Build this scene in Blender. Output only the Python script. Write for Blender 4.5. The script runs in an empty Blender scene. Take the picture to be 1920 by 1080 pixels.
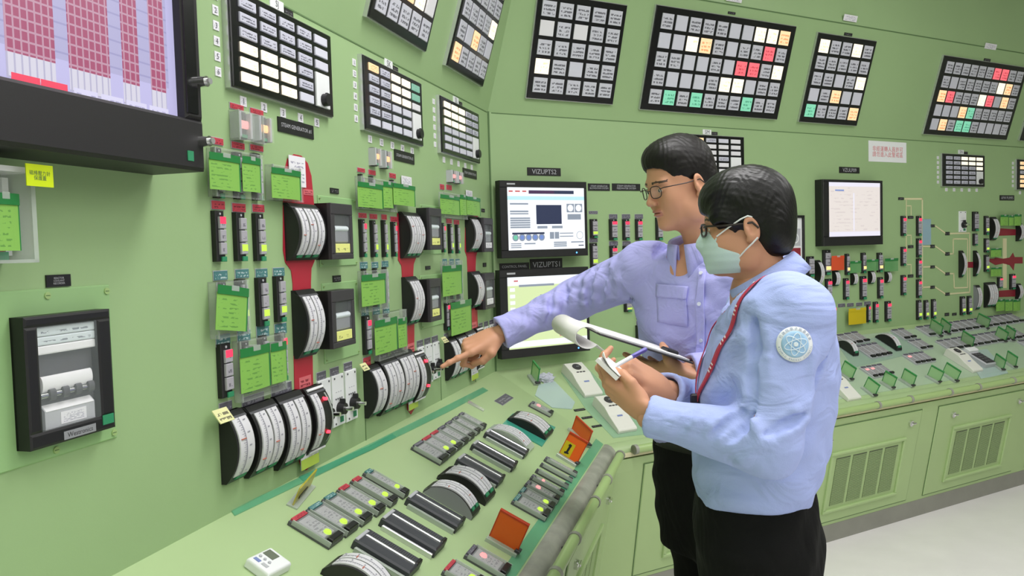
T={
'plate':[('A', -1.9127, 1.8857, 0.0491, 0.0075, 0.0, 'first red engraved plate above the two status lamps, big-display column', 'red', ''),
('A', -1.8351, 1.8865, 0.0512, 0.0068, 0.0, 'second red engraved plate above the two status lamps, big-display column', 'red', ''),
('A', -1.9925, 1.8, 0.0466, 0.0137, 0.0, 'first red plate above the twin green tags, big-display column', 'red', ''),
('A', -1.9143, 1.7993, 0.0468, 0.0136, 0.0, 'second red plate above the twin green tags, big-display column', 'red', ''),
('A', -1.8415, 1.8022, 0.0509, 0.0103, 0.0, 'third red plate above the twin green tags, big-display column', 'red', ''),
('A', -1.9963, 1.6625, 0.0447, 0.0175, 0.0, 'first red plate heading the three-station row, big-display column', 'red', ''),
('A', -1.9217, 1.6599, 0.0485, 0.0183, 0.0, 'second red plate heading the three-station row, big-display column', 'red', ''),
('A', -1.8458, 1.6618, 0.0463, 0.0167, 0.0, 'third red plate heading the three-station row, big-display column', 'red', ''),
('A', -1.9992, 1.5107, 0.0468, 0.0192, 0.0, 'first teal plate heading the upper teal row, big-display column', 'teal', ''),
('A', -1.9208, 1.5118, 0.0491, 0.0187, 0.0, 'second teal plate heading the upper teal row, big-display column', 'teal', ''),
('A', -1.8443, 1.5102, 0.0466, 0.0193, 0.0, 'third teal plate heading the upper teal row, big-display column', 'teal', ''),
('A', -1.7706, 1.5101, 0.0479, 0.0199, 0.0, 'fourth teal plate heading the upper teal row, big-display column', 'teal', ''),
('A', -2.0003, 1.3706, 0.0469, 0.023, 0.0, 'first teal plate heading the lower teal row, big-display column', 'teal', ''),
('A', -1.9243, 1.3713, 0.0469, 0.0235, 0.0, 'second teal plate heading the lower teal row, big-display column', 'teal', ''),
('A', -1.8492, 1.3736, 0.0486, 0.0254, 0.0, 'third teal plate heading the lower teal row, big-display column', 'teal', ''),
('A', -1.773, 1.3713, 0.0502, 0.0249, 0.0, 'fourth teal plate heading the lower teal row, big-display column', 'teal', ''),
('A', -2.0023, 1.2186, 0.0428, 0.0321, 0.0, 'first dark plate above the bottom gauges, big-display column', 'dark', ''),
('A', -1.8994, 1.2143, 0.0837, 0.0348, 0.0, 'second dark plate above the bottom gauges, big-display column', 'dark', ''),
('A', -1.7796, 1.216, 0.0872, 0.0408, 0.0, 'third dark plate above the bottom gauges, big-display column', 'dark', ''),
('A', -1.5858, 1.2235, 0.0465, 0.0248, 0.0, 'first small grey plate above the white switches, big-display column', 'dark', ''),
('A', -1.5136, 1.2244, 0.0467, 0.0237, 0.0, 'second small grey plate above the white switches, big-display column', 'dark', ''),
('A', -1.4332, 1.2256, 0.0466, 0.027, 0.0, 'third small grey plate above the white switches, big-display column', 'dark', ''),
('A', -1.3032, 1.7976, 0.0482, 0.0116, 0.0, 'first red plate above the triple green tags, middle instrument column', 'red', ''),
('A', -1.2291, 1.7967, 0.0473, 0.014, 0.0, 'second red plate above the triple green tags, middle instrument column', 'red', ''),
('A', -1.0768, 1.7991, 0.0489, 0.0151, 0.0, 'third red plate above the triple green tags, middle instrument column', 'red', ''),
('A', -1.3055, 1.6627, 0.0518, 0.0142, 0.0, 'first red plate heading the four-station row, middle instrument column', 'red', ''),
('A', -1.231, 1.6619, 0.0512, 0.0148, 0.0, 'second red plate heading the four-station row, middle instrument column', 'red', ''),
('A', -1.1539, 1.6626, 0.0384, 0.0157, 0.0, 'third red plate heading the four-station row, middle instrument column', 'red', ''),
('A', -1.0784, 1.658, 0.0534, 0.0159, 0.0, 'fourth red plate heading the four-station row, middle instrument column', 'red', ''),
('A', -1.3091, 1.5137, 0.0481, 0.0189, 0.0, 'first teal plate above the single green tag, middle instrument column', 'teal', ''),
('A', -1.2324, 1.5125, 0.0438, 0.0176, 0.0, 'second teal plate above the single green tag, middle instrument column', 'teal', ''),
('A', -1.1585, 1.5139, 0.0464, 0.0181, 0.0, 'third teal plate above the single green tag, middle instrument column', 'teal', ''),
('A', -1.3119, 1.3739, 0.0445, 0.023, 0.0, 'first teal plate in the lower teal row, middle instrument column', 'teal', ''),
('A', -1.2349, 1.3707, 0.0473, 0.0237, 0.0, 'second teal plate in the lower teal row, middle instrument column', 'teal', ''),
('A', -1.1628, 1.3698, 0.0458, 0.0275, 0.0, 'third teal plate in the lower teal row, middle instrument column', 'teal', ''),
('A', -1.3119, 1.2226, 0.0479, 0.0295, 0.0, 'red plate above the yellow-tabbed bottom gauge, middle instrument column', 'red', ''),
('A', -1.2085, 1.221, 0.087, 0.0323, 0.0, 'first dark plate above the paired bottom gauges, middle instrument column', 'dark', ''),
('A', -1.0902, 1.2221, 0.0868, 0.0326, 0.0, 'second dark plate above the paired bottom gauges, middle instrument column', 'dark', ''),
('A', -0.8937, 1.2261, 0.0517, 0.0252, 0.0, 'first small grey plate above the white switches, middle instrument column', 'dark', ''),
('A', -0.8233, 1.2262, 0.0544, 0.0239, 0.0, 'second small grey plate above the white switches, middle instrument column', 'dark', ''),
('A', -0.7496, 1.2252, 0.0572, 0.0245, 0.0, 'third small grey plate above the white switches, middle instrument column', 'dark', ''),
('A', -0.6228, 1.7932, 0.0439, 0.0193, 0.0, 'first red plate above the green tags, corner instrument column', 'red', ''),
('A', -0.5464, 1.7962, 0.0581, 0.0189, 0.0, 'second red plate above the green tags, corner instrument column', 'red', ''),
('A', -0.5585, 1.6653, 0.0582, 0.0171, 0.0, 'first red plate heading the station row, corner instrument column', 'red', ''),
('A', -0.4728, 1.6633, 0.0614, 0.0176, 0.0, 'second red plate heading the station row, corner instrument column', 'red', ''),
('A', -0.6203, 1.5082, 0.0444, 0.0214, 0.0, 'first teal plate above the lone green tag, corner instrument column', 'teal', ''),
('A', -0.5433, 1.5064, 0.0466, 0.022, 0.0, 'second teal plate above the lone green tag, corner instrument column', 'teal', ''),
('A', -0.4752, 1.5048, 0.0486, 0.0224, 0.0, 'third teal plate above the lone green tag, corner instrument column', 'teal', ''),
('A', -0.6293, 1.2224, 0.0447, 0.0215, 0.0, 'first dark plate above the bottom gauges, corner instrument column', 'dark', ''),
('A', -0.5329, 1.222, 0.0716, 0.029, 0.0, 'second dark plate above the bottom gauges, corner instrument column', 'dark', ''),
('A', -0.4239, 1.2231, 0.0765, 0.03, 0.0, 'third dark plate above the bottom gauges, corner instrument column', 'dark', ''),
('A', -0.2025, 1.2205, 0.0502, 0.0237, 0.0, 'first small grey plate above the white switches, corner instrument column', 'dark', ''),
('A', -0.1259, 1.2199, 0.0524, 0.0242, 0.0, 'second small grey plate above the white switches, corner instrument column', 'dark', ''),
('A', -0.046, 1.2193, 0.0547, 0.0247, 0.0, 'third small grey plate above the white switches, corner instrument column', 'dark', ''),
('A', -1.473, 1.7253, 0.0478, 0.0148, 0.0, 'small black plate above the upper chart recorder, big-display column', 'black', ''),
('A', -1.479, 1.4812, 0.0448, 0.0183, 0.0, 'small black plate above the lower chart recorder, big-display column', 'black', ''),
('A', -0.7944, 1.491, 0.0455, 0.0129, 0.0, 'small black plate above the lower chart recorder, middle instrument column', 'black', ''),
('A', -0.1189, 1.7237, 0.0448, 0.0147, 0.0, 'small black plate above the upper chart recorder, corner instrument column', 'black', ''),
('A', -0.1194, 1.4836, 0.0449, 0.0177, 0.0, 'small black plate above the lower chart recorder, corner instrument column', 'black', ''),
('A', -1.662, 1.872, 0.1709, 0.0359, 0.0, 'black plate reading STEAM GENERATOR in white, below largest white-lit annunciator', 'black', 'STEAM GENERATOR #1'),
('A', -0.9729, 1.8703, 0.1676, 0.0365, 0.0, 'black generator name plate below the middle annunciator of the angled wall', 'black', 'STEAM GENERATOR #2'),
('A', -0.2854, 1.871, 0.1781, 0.0321, 0.0, 'black generator name plate below the annunciator beside the wall corner', 'black', 'STEAM GENERATOR #3'),
('A', -2.4278, 1.5192, 0.0491, 0.0198, 0.0, 'black three-line name plate above the big strip chart recorder', 'black', 'REACTOR\nCOOLANT\nRECORDER'),
('A', -1.6707, 1.2234, 0.0584, 0.0292, 0.0, 'small bright red plate on the red mimic strip, big-display column', 'redlit', ''),
('A', -0.9771, 1.2235, 0.0622, 0.0299, 0.0, 'small bright red plate on the red mimic strip, middle instrument column', 'redlit', ''),
('A', -0.3002, 1.2268, 0.0816, 0.0377, 0.0, 'small bright red plate on the red mimic strip, corner instrument column', 'redlit', ''),
('A', -1.6161, 1.713, 0.05, 0.015, 0.0, 'small red plate over the three-strip gauge, big-display column', 'redlit', ''),
('B', 0.2898, 1.9097, 0.1844, 0.036, 0.0, 'black name plate above the upper flat monitor', 'black', 'VIZUPTS2'),
('B', 0.6029, 1.841, 0.1298, 0.0349, 0.0, 'black two-line plate just beside the upper flat monitor', 'black', 'STEAM GENERATOR\nBLOWDOWN SYSTEM'),
('B', 0.7694, 1.8431, 0.1751, 0.0351, 0.0, "black two-line plate beside the taller man's glasses", 'black', 'STEAM GENERATOR\nFEEDWATER SYSTEM'),
('B', 2.4411, 1.9663, 0.1817, 0.0342, 0.0, 'black name plate above the beige-screened monitor', 'black', 'VZULP09'),
('B', 4.0924, 1.8101, 0.1763, 0.0363, 0.0, 'black name plate above the red mimic arrows', 'black', 'AFW PUMPS'),
('B', 0.1152, 1.4689, 0.1578, 0.0328, 0.0, 'yellow-green label strip between the two flat monitors', 'yellowgreen', 'CONTROL PANEL'),
('B', 0.5656, 1.7171, 0.0503, 0.0132, 0.0, 'grey plate over the station touching the upper monitor', 'dark', ''),
('B', 0.5633, 1.5814, 0.047, 0.0192, 0.0, 'grey plate over the lower station beside the upper monitor', 'dark', ''),
('B', 0.6855, 1.6969, 0.0484, 0.0214, 0.0, 'first grey plate over the upper red-lit stations behind the pointing arm', 'dark', ''),
('B', 0.7646, 1.6965, 0.0493, 0.0216, 0.0, 'second grey plate over the upper red-lit stations behind the pointing arm', 'dark', ''),
('B', 0.8452, 1.6961, 0.0503, 0.0218, 0.0, 'third grey plate over the upper red-lit stations behind the pointing arm', 'dark', ''),
('B', 0.6835, 1.5632, 0.0518, 0.0197, 0.0, 'first grey plate over the lower red-lit stations behind the pointing arm', 'dark', ''),
('B', 0.7643, 1.5615, 0.0495, 0.0198, 0.0, 'second grey plate over the lower red-lit stations behind the pointing arm', 'dark', ''),
('B', 0.8451, 1.5597, 0.0505, 0.02, 0.0, 'third grey plate over the lower red-lit stations behind the pointing arm', 'dark', ''),
('B', 0.8431, 1.1548, 0.0541, 0.0229, 0.0, 'grey plate over the black knob module below the pointing arm', 'dark', ''),
('B', 3.247, 1.623, 0.0449, 0.0179, 0.0, 'first small black tag along the cream branch lines of the wall diagram', 'black', ''),
('B', 3.4066, 1.5701, 0.0463, 0.0219, 0.0, 'second small black tag along the cream branch lines of the wall diagram', 'black', ''),
('B', 3.2465, 1.4891, 0.0449, 0.0219, 0.0, 'third small black tag along the cream branch lines of the wall diagram', 'black', ''),
('B', 3.4062, 1.4358, 0.0463, 0.0225, 0.0, 'fourth small black tag along the cream branch lines of the wall diagram', 'black', ''),
('B', 3.2459, 1.3548, 0.045, 0.0191, 0.0, 'fifth small black tag along the cream branch lines of the wall diagram', 'black', ''),
('B', 3.4058, 1.303, 0.0464, 0.0196, 0.0, 'sixth small black tag along the cream branch lines of the wall diagram', 'black', ''),
('B', 3.2453, 1.222, 0.045, 0.0197, 0.0, 'seventh small black tag along the cream branch lines of the wall diagram', 'black', ''),
('B', 3.4054, 1.1681, 0.0464, 0.0202, 0.0, 'eighth small black tag along the cream branch lines of the wall diagram', 'black', ''),
('B', 3.0219, 1.6798, 0.0537, 0.0173, 0.0, 'first small black tag between the red-lit station rows, top to bottom', 'black', ''),
('B', 3.0207, 1.4926, 0.0538, 0.0183, 0.0, 'second small black tag between the red-lit station rows, top to bottom', 'black', ''),
('B', 3.0195, 1.3048, 0.0539, 0.0193, 0.0, 'third small black tag between the red-lit station rows, top to bottom', 'black', ''),
('B', 2.9267, 1.7981, 0.0527, 0.0165, 0.0, 'small black tag where the cream diagram line starts', 'black', ''),
('B', 2.3615, 1.1551, 0.0616, 0.0197, 0.0, 'first grey plate above the yellow card row on the back wall', 'dark', ''),
('B', 2.4406, 1.1537, 0.0578, 0.0196, 0.0, 'second grey plate above the yellow card row on the back wall', 'dark', ''),
('B', 2.521, 1.1522, 0.0538, 0.0195, 0.0, 'third grey plate above the yellow card row on the back wall', 'dark', ''),
('B', 2.5978, 1.1527, 0.0596, 0.0232, 0.0, 'fourth grey plate above the yellow card row on the back wall', 'dark', ''),
('B', 3.3992, 1.0333, 0.0464, 0.0208, 0.0, 'first black tag low on the wall over the far console', 'black', ''),
('B', 3.4812, 1.0298, 0.0471, 0.0174, 0.0, 'second black tag low on the wall over the far console', 'black', ''),
('AD', -0.3262, -0.1498, 0.161, 0.0323, 0.0, 'dark rectangular name plate alone near the corner of the desk', 'dark', ''),
('AD', 0.0711, -0.1111, 0.0939, 0.0231, 0.0, 'slim black tag under the lower flat monitor, on the desk', 'black', ''),
('BD', 0.2455, -0.3568, 0.0556, 0.0125, 0.0, 'first slim black tag beside the orange hinged cards on the desk', 'black', ''),
('BD', 0.2487, -0.415, 0.0528, 0.0083, 0.0, 'second slim black tag beside the orange hinged cards on the desk', 'black', ''),
('BD', 0.2597, -0.4793, 0.0498, 0.0081, 0.0, 'third slim black tag beside the orange hinged cards on the desk', 'black', ''),
('BU', 2.2201, 0.6486, 0.1108, 0.0337, 0.0, 'white tag above the narrow alarm panel, at the fascia seam', 'white', ''),
('BU', 3.5836, 0.6238, 0.1236, 0.0349, 0.0, 'white tag above the red-windowed alarm panel, at the fascia seam', 'white', ''),
('BU', 1.3365, 0.6439, 0.1057, 0.0105, 0.0, 'white tag above the wide alarm panel, at the fascia seam', 'white', ''),
('BU', 1.3375, 0.5768, 0.0499, 0.0074, 0.0, 'tiny black code tag on top edge of the wide alarm panel', 'black', ''),
('BU', 2.2328, 0.5622, 0.0659, 0.0079, 0.0, 'tiny black code tag on top edge of the narrow alarm panel', 'black', ''),
('BU', 3.5872, 0.5392, 0.0703, 0.0107, 0.0, 'tiny black code tag on top edge of the red-windowed alarm panel', 'black', ''),
('B', 0.2881, 1.4728, 0.1792, 0.0542, 0.0, 'black name plate between the two flat monitors', 'black', 'VIZUPTS1'),
('B', 3.1856, 1.5835, 0.0881, 0.1672, 0.0, 'pale blue translucent sticker beside the wall diagram', 'paleblue', '')],
'station':[('A', -2.0075, 1.5952, 0.029, 0.1087, 0.0, 'first black station under red plates, red lamp lit, big-display column', 'r'),
('A', -1.9321, 1.5946, 0.0307, 0.1085, 0.0, 'second black station under red plates, green lamp lit, big-display column', 'g'),
('A', -1.8577, 1.594, 0.03, 0.1104, 0.0, 'third black station under red plates, green lamp lit, big-display column', 'g'),
('A', -2.0056, 1.4485, 0.0192, 0.0972, 0.0, 'first black station in the upper teal row, no lamp lit, big-display column', 'n'),
('A', -1.9373, 1.4475, 0.0271, 0.105, 0.0, 'second black station in the upper teal row, green lamp lit, big-display column', 'g'),
('A', -1.8572, 1.4435, 0.0324, 0.1135, 0.0, 'third black station in the upper teal row, green lamp lit, big-display column', 'g'),
('A', -1.7825, 1.4453, 0.0316, 0.1112, 0.0, 'fourth black station in the upper teal row, green lamp lit, big-display column', 'g'),
('A', -2.0077, 1.3055, 0.0348, 0.1166, 0.0, 'first black station in the lower teal row, red lamp lit, big-display column', 'r'),
('A', -1.9351, 1.3023, 0.0246, 0.1183, 0.0, 'second black station in the lower teal row, no lamp lit, big-display column', 'n'),
('A', -1.8613, 1.3057, 0.0234, 0.1187, 0.0, 'third black station in the lower teal row, no lamp lit, big-display column', 'n'),
('A', -1.7852, 1.3046, 0.029, 0.1173, 0.0, 'fourth black station in the lower teal row, red lamp lit, big-display column', 'r'),
('A', -2.0012, 1.7307, 0.0216, 0.1081, 0.0, 'first dark station mostly hidden by the twin tags, big-display column', 'n'),
('A', -1.928, 1.7303, 0.0229, 0.1043, 0.0, 'second dark station mostly hidden by the twin tags, big-display column', 'n'),
('A', -1.8568, 1.7336, 0.0234, 0.1083, 0.0, 'third dark station mostly hidden by the twin tags, big-display column', 'n'),
('A', -1.3227, 1.5946, 0.0206, 0.1126, 0.0, 'first black station in the four-station row, red lamp lit, middle instrument column', 'r'),
('A', -1.2486, 1.5934, 0.0192, 0.1127, 0.0, 'second black station in the four-station row, green lamp lit, middle instrument column', 'g'),
('A', -1.1719, 1.5938, 0.0134, 0.1161, 0.0, 'third black station in the four-station row, green lamp lit, middle instrument column', 'g'),
('A', -1.0988, 1.5924, 0.0157, 0.1125, 0.0, 'fourth black station in the four-station row, red lamp lit, middle instrument column', 'r'),
('A', -1.321, 1.4462, 0.0136, 0.1156, 0.0, 'first dark station behind the single green tag, middle instrument column', 'n'),
('A', -1.2463, 1.4438, 0.0115, 0.1189, 0.0, 'second dark station behind the single green tag, middle instrument column', 'n'),
('A', -1.1769, 1.4417, 0.0127, 0.1256, 0.0, 'third dark station behind the single green tag, middle instrument column', 'n'),
('A', -1.3201, 1.3054, 0.0317, 0.1157, 0.0, 'first station of the lowest station row, red lamp lit, middle instrument column', 'r'),
('A', -1.2503, 1.3069, 0.0125, 0.1084, 0.0, 'second station of the lowest station row, no lamp lit, middle instrument column', 'n'),
('A', -1.1768, 1.3032, 0.0143, 0.1099, 0.0, 'third station of the lowest station row, no lamp lit, middle instrument column', 'n'),
('A', -1.3199, 1.7345, 0.0109, 0.1007, 0.0, 'first dark station behind the triple green tags, middle instrument column', 'n'),
('A', -1.2479, 1.7349, 0.0128, 0.0987, 0.0, 'second dark station behind the triple green tags, middle instrument column', 'n'),
('A', -1.0967, 1.7371, 0.0129, 0.0943, 0.0, 'third dark station behind the triple green tags, middle instrument column', 'n'),
('A', -0.6493, 1.6003, 0.0179, 0.111, 0.0, 'first slim station in the red-plate row, red lamp lit, corner instrument column', 'r'),
('A', -0.5678, 1.5967, 0.0199, 0.1139, 0.0, 'second slim station in the red-plate row, green lamp lit, corner instrument column', 'g'),
('A', -0.4849, 1.596, 0.0158, 0.1147, 0.0, 'third slim station in the red-plate row, green lamp lit, corner instrument column', 'g'),
('A', -0.6422, 1.4295, 0.0051, 0.1303, 0.0, 'first dark station behind the lone green tag, corner instrument column', 'n'),
('A', -0.5656, 1.4279, 0.0063, 0.1335, 0.0, 'second dark station behind the lone green tag, corner instrument column', 'n'),
('A', -0.4916, 1.4254, 0.0077, 0.1345, 0.0, 'third dark station behind the lone green tag, corner instrument column', 'n'),
('A', -0.6365, 1.3017, 0.0308, 0.1069, 0.0, 'first slim station in the lowest row, red lamp lit, corner instrument column', 'r'),
('A', -0.5435, 1.3041, 0.0158, 0.1043, 0.0, 'second slim station in the lowest row, no lamp lit, corner instrument column', 'n'),
('B', 0.5619, 1.6386, 0.039, 0.0921, 0.0, 'station with green lamp touching the upper flat monitor edge', 'g'),
('B', 0.5582, 1.5069, 0.0382, 0.1214, 0.0, 'station with green lamp below its twin beside the upper monitor', 'g'),
('B', 0.679, 1.6319, 0.043, 0.1041, 0.0, 'first station of upper red-lit row behind the pointing arm', 'r'),
('B', 0.7579, 1.6309, 0.0372, 0.105, 0.0, 'second station of upper red-lit row behind the pointing arm', 'r'),
('B', 0.8383, 1.6298, 0.0379, 0.1061, 0.0, 'third station of upper red-lit row behind the pointing arm', 'r'),
('B', 0.9691, 1.6322, 0.0388, 0.1159, 0.0, 'fourth station of upper red-lit row behind the pointing arm', 'r'),
('B', 0.677, 1.4982, 0.0398, 0.1073, 0.0, 'first station of lower red-lit row behind the pointing arm', 'r'),
('B', 0.7576, 1.4959, 0.0372, 0.1083, 0.0, 'second station of lower red-lit row behind the pointing arm', 'r'),
('B', 0.8382, 1.4935, 0.0379, 0.1093, 0.0, 'third station of lower red-lit row behind the pointing arm', 'r'),
('B', 0.7594, 1.2487, 0.042, 0.0611, 0.0, 'short green-lit station just under the pointing sleeve', 'g'),
('B', 0.8366, 1.2332, 0.0413, 0.1161, 0.0, 'amber-lit station just under the pointing sleeve', 'a'),
('B', 2.0866, 1.3992, 0.0548, 0.117, 0.0, 'grey station between the framed diagram and the tall gauge', 'n'),
('B', 2.2256, 1.4179, 0.0607, 0.1471, 0.0, 'first amber-lit station under the beige-screened monitor', 'a'),
('B', 2.4063, 1.4009, 0.0299, 0.1263, 0.0, 'second amber-lit station under the beige-screened monitor', 'a'),
('B', 2.5545, 1.404, 0.0358, 0.1251, 0.0, 'third amber-lit station under the beige-screened monitor', 'a'),
('B', 2.7072, 1.4022, 0.0422, 0.1206, 0.0, 'fourth amber-lit station under the beige-screened monitor', 'a'),
('B', 2.2396, 1.2561, 0.0474, 0.1288, 0.0, 'first red-lit station below the short gauges, behind the masked man', 'r'),
('B', 2.395, 1.2533, 0.0395, 0.1271, 0.0, 'second red-lit station below the short gauges, behind the masked man', 'r'),
('B', 2.5505, 1.2522, 0.0505, 0.1427, 0.0, 'third red-lit station below the short gauges, behind the masked man', 'r'),
('B', 2.7109, 1.2445, 0.0422, 0.1313, 0.0, 'fourth red-lit station below the short gauges, behind the masked man', 'r'),
('B', 2.2772, 1.0997, 0.0433, 0.1202, 0.0, 'first red-lit station in the row of the yellow card', 'r'),
('B', 2.5985, 1.092, 0.0216, 0.1094, 0.0, 'second red-lit station in the row of the yellow card', 'r'),
('B', 2.6663, 1.0959, 0.0369, 0.1277, 0.0, 'third red-lit station in the row of the yellow card', 'r'),
('B', 2.784, 1.0934, 0.0482, 0.1265, 0.0, 'fourth red-lit station in the row of the yellow card', 'r'),
('B', 2.94, 1.626, 0.0388, 0.1257, 0.0, 'first red-lit station down the outer column of the wall diagram', 'r'),
('B', 2.9386, 1.4335, 0.039, 0.1196, 0.0, 'second red-lit station down the outer column of the wall diagram', 'r'),
('B', 2.9373, 1.2505, 0.039, 0.1271, 0.0, 'third red-lit station down the outer column of the wall diagram', 'r'),
('B', 3.096, 1.6243, 0.0401, 0.1276, 0.0, 'first red-lit station down the inner column of the wall diagram', 'r'),
('B', 3.0952, 1.4838, 0.0402, 0.1212, 0.0, 'second red-lit station down the inner column of the wall diagram', 'r'),
('B', 3.0945, 1.3533, 0.0403, 0.1217, 0.0, 'third red-lit station down the inner column of the wall diagram', 'r'),
('B', 3.0938, 1.2208, 0.0404, 0.1188, 0.0, 'fourth red-lit station down the inner column of the wall diagram', 'r'),
('B', 3.093, 1.0828, 0.0404, 0.1262, 0.0, 'first green-lit station of the trio below the wall diagram', 'g'),
('B', 3.1676, 1.0799, 0.0355, 0.1233, 0.0, 'second green-lit station of the trio below the wall diagram', 'g'),
('B', 3.2461, 1.0803, 0.0361, 0.1277, 0.0, 'third green-lit station of the trio below the wall diagram', 'g'),
('B', 3.5628, 1.0825, 0.0445, 0.1247, 0.0, 'first green-lit station of the pair below the twin gauges', 'g'),
('B', 3.6381, 1.0817, 0.0391, 0.1252, 0.0, 'second green-lit station of the pair below the twin gauges', 'g'),
('B', 3.7084, 1.6484, 0.0577, 0.1313, 0.0, 'black station beside the lone white switch of the far wall', 'n'),
('B', 3.7052, 1.5254, 0.0394, 0.0808, 0.0, 'short dark station under the black one, far wall', 'n'),
('B', 3.835, 1.62, 0.0404, 0.129, 0.0, 'first station in the vertical run beside the red arrows', 'g'),
('B', 3.8351, 1.4826, 0.0404, 0.0965, 0.0, 'second station in the vertical run beside the red arrows', 'g'),
('B', 3.8353, 1.3595, 0.0405, 0.1153, 0.0, 'third station in the vertical run beside the red arrows', 'g'),
('B', 4.1512, 1.2184, 0.0564, 0.1083, 0.0, 'first red-lit station beneath the red arrow', 'r'),
('B', 3.9976, 1.2178, 0.0483, 0.0767, 0.0, 'second red-lit station beneath the red arrow', 'r')],
'desk_station':[('AD', -1.8951, -0.1607, 0.0649, 0.1136, 0, 'first flat grey station of the six beside the white timer', 'R'),
('AD', -1.8218, -0.1616, 0.059, 0.1173, 0, 'second flat grey station of the six beside the white timer', 'g'),
('AD', -1.7486, -0.1625, 0.0532, 0.121, 0, 'third flat grey station of the six beside the white timer', 'G'),
('AD', -1.6754, -0.1635, 0.0474, 0.1246, 0, 'fourth flat grey station of the six beside the white timer', 'R'),
('AD', -1.6022, -0.1644, 0.0415, 0.1283, 0, 'fifth flat grey station of the six beside the white timer', 'R'),
('AD', -1.529, -0.1653, 0.0357, 0.132, 0, 'sixth flat grey station of the six beside the white timer', 'g'),
('AD', -1.1986, -0.1634, 0.0743, 0.106, 0, 'first flat grey station of the seven nearest the desk back edge', 'n'),
('AD', -1.1267, -0.1618, 0.0688, 0.106, 0, 'second flat grey station of the seven nearest the desk back edge', 'R'),
('AD', -1.0549, -0.1603, 0.0632, 0.106, 0, 'third flat grey station of the seven nearest the desk back edge', 'R'),
('AD', -0.9831, -0.1588, 0.0576, 0.106, 0, 'fourth flat grey station of the seven nearest the desk back edge', 'n'),
('AD', -0.9112, -0.1572, 0.0521, 0.106, 0, 'fifth flat grey station of the seven nearest the desk back edge', 'n'),
('AD', -0.8394, -0.1557, 0.0465, 0.106, 0, 'sixth flat grey station of the seven nearest the desk back edge', 'n'),
('AD', -0.7675, -0.1542, 0.0409, 0.106, 0, 'seventh flat grey station of the seven nearest the desk back edge', 'n'),
('AD', -1.1893, -0.5172, 0.0693, 0.1143, 0, 'first flat grey station of the seven along the desk front edge', 'g'),
('AD', -1.1156, -0.5163, 0.0544, 0.1163, 0, 'second flat grey station of the seven along the desk front edge', 'g'),
('AD', -1.0419, -0.5154, 0.0394, 0.1184, 0, 'third flat grey station of the seven along the desk front edge', 'r'),
('AD', -0.9682, -0.5146, 0.0245, 0.1205, 0, 'fourth flat grey station of the seven along the desk front edge', 'r'),
('AD', -0.8946, -0.5137, 0.0095, 0.1226, 0, 'fifth flat grey station of the seven along the desk front edge', 'n'),
('AD', -0.8209, -0.5128, 0.0055, 0.1246, 0, 'sixth flat grey station of the seven along the desk front edge', 'n'),
('AD', -0.7472, -0.5119, 0.0204, 0.1267, 0, 'seventh flat grey station of the seven along the desk front edge', 'w'),
('AD', -1.6204, -0.5154, 0.0674, 0.1122, 0, 'single flat station with pink lamp below the lone orange card', 'r'),
('AD', -1.7407, -0.4894, 0.0691, 0.0894, 0, 'flat station cut by the picture bottom, red plate, front desk', 'R'),
('AD', -0.2223, -0.2937, 0.0568, 0.1029, 0, 'slim flat station with pink lamp above the teal-based gauge', 'r'),
('BD', 3.0383, -0.0974, 0.0692, 0.11, 0, 'first small flat station of the long back row on the far console', 'n'),
('BD', 3.1188, -0.0952, 0.0692, 0.11, 0, 'second small flat station of the long back row on the far console', 'n'),
('BD', 3.1992, -0.0929, 0.0692, 0.11, 0, 'third small flat station of the long back row on the far console', 'n'),
('BD', 3.2797, -0.0907, 0.0692, 0.11, 0, 'fourth small flat station of the long back row on the far console', 'n'),
('BD', 3.3602, -0.0884, 0.0692, 0.11, 0, 'fifth small flat station of the long back row on the far console', 'n'),
('BD', 3.4407, -0.0861, 0.0692, 0.11, 0, 'sixth small flat station of the long back row on the far console', 'n'),
('BD', 3.5211, -0.0839, 0.0692, 0.11, 0, 'seventh small flat station of the long back row on the far console', 'n'),
('BD', 3.6016, -0.0816, 0.0692, 0.11, 0, 'eighth small flat station of the long back row on the far console', 'n'),
('BD', 3.6821, -0.0794, 0.0692, 0.11, 0, 'ninth small flat station of the long back row on the far console', 'n'),
('BD', 3.7625, -0.0771, 0.0692, 0.11, 0, 'tenth small flat station of the long back row on the far console', 'n'),
('BD', 3.843, -0.0748, 0.0692, 0.11, 0, 'eleventh small flat station of the long back row on the far console', 'n'),
('BD', 3.9235, -0.0726, 0.0692, 0.11, 0, 'twelfth small flat station of the long back row on the far console', 'n'),
('BD', 4.0039, -0.0703, 0.0692, 0.11, 0, 'thirteenth small flat station of the long back row on the far console', 'n'),
('BD', 4.0844, -0.068, 0.0692, 0.11, 0, 'fourteenth small flat station of the long back row on the far console', 'n'),
('BD', 3.0154, -0.2641, 0.0645, 0.11, 0, 'first small flat station of the long middle row on the far console', 'n'),
('BD', 3.0904, -0.262, 0.0645, 0.11, 0, 'second small flat station of the long middle row on the far console', 'n'),
('BD', 3.1654, -0.2598, 0.0645, 0.11, 0, 'third small flat station of the long middle row on the far console', 'n'),
('BD', 3.2404, -0.2577, 0.0645, 0.11, 0, 'fourth small flat station of the long middle row on the far console', 'n'),
('BD', 3.3154, -0.2555, 0.0645, 0.11, 0, 'fifth small flat station of the long middle row on the far console', 'n'),
('BD', 3.3904, -0.2534, 0.0645, 0.11, 0, 'sixth small flat station of the long middle row on the far console', 'n'),
('BD', 3.4654, -0.2512, 0.0645, 0.11, 0, 'seventh small flat station of the long middle row on the far console', 'n'),
('BD', 3.5405, -0.2491, 0.0645, 0.11, 0, 'eighth small flat station of the long middle row on the far console', 'n'),
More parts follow.
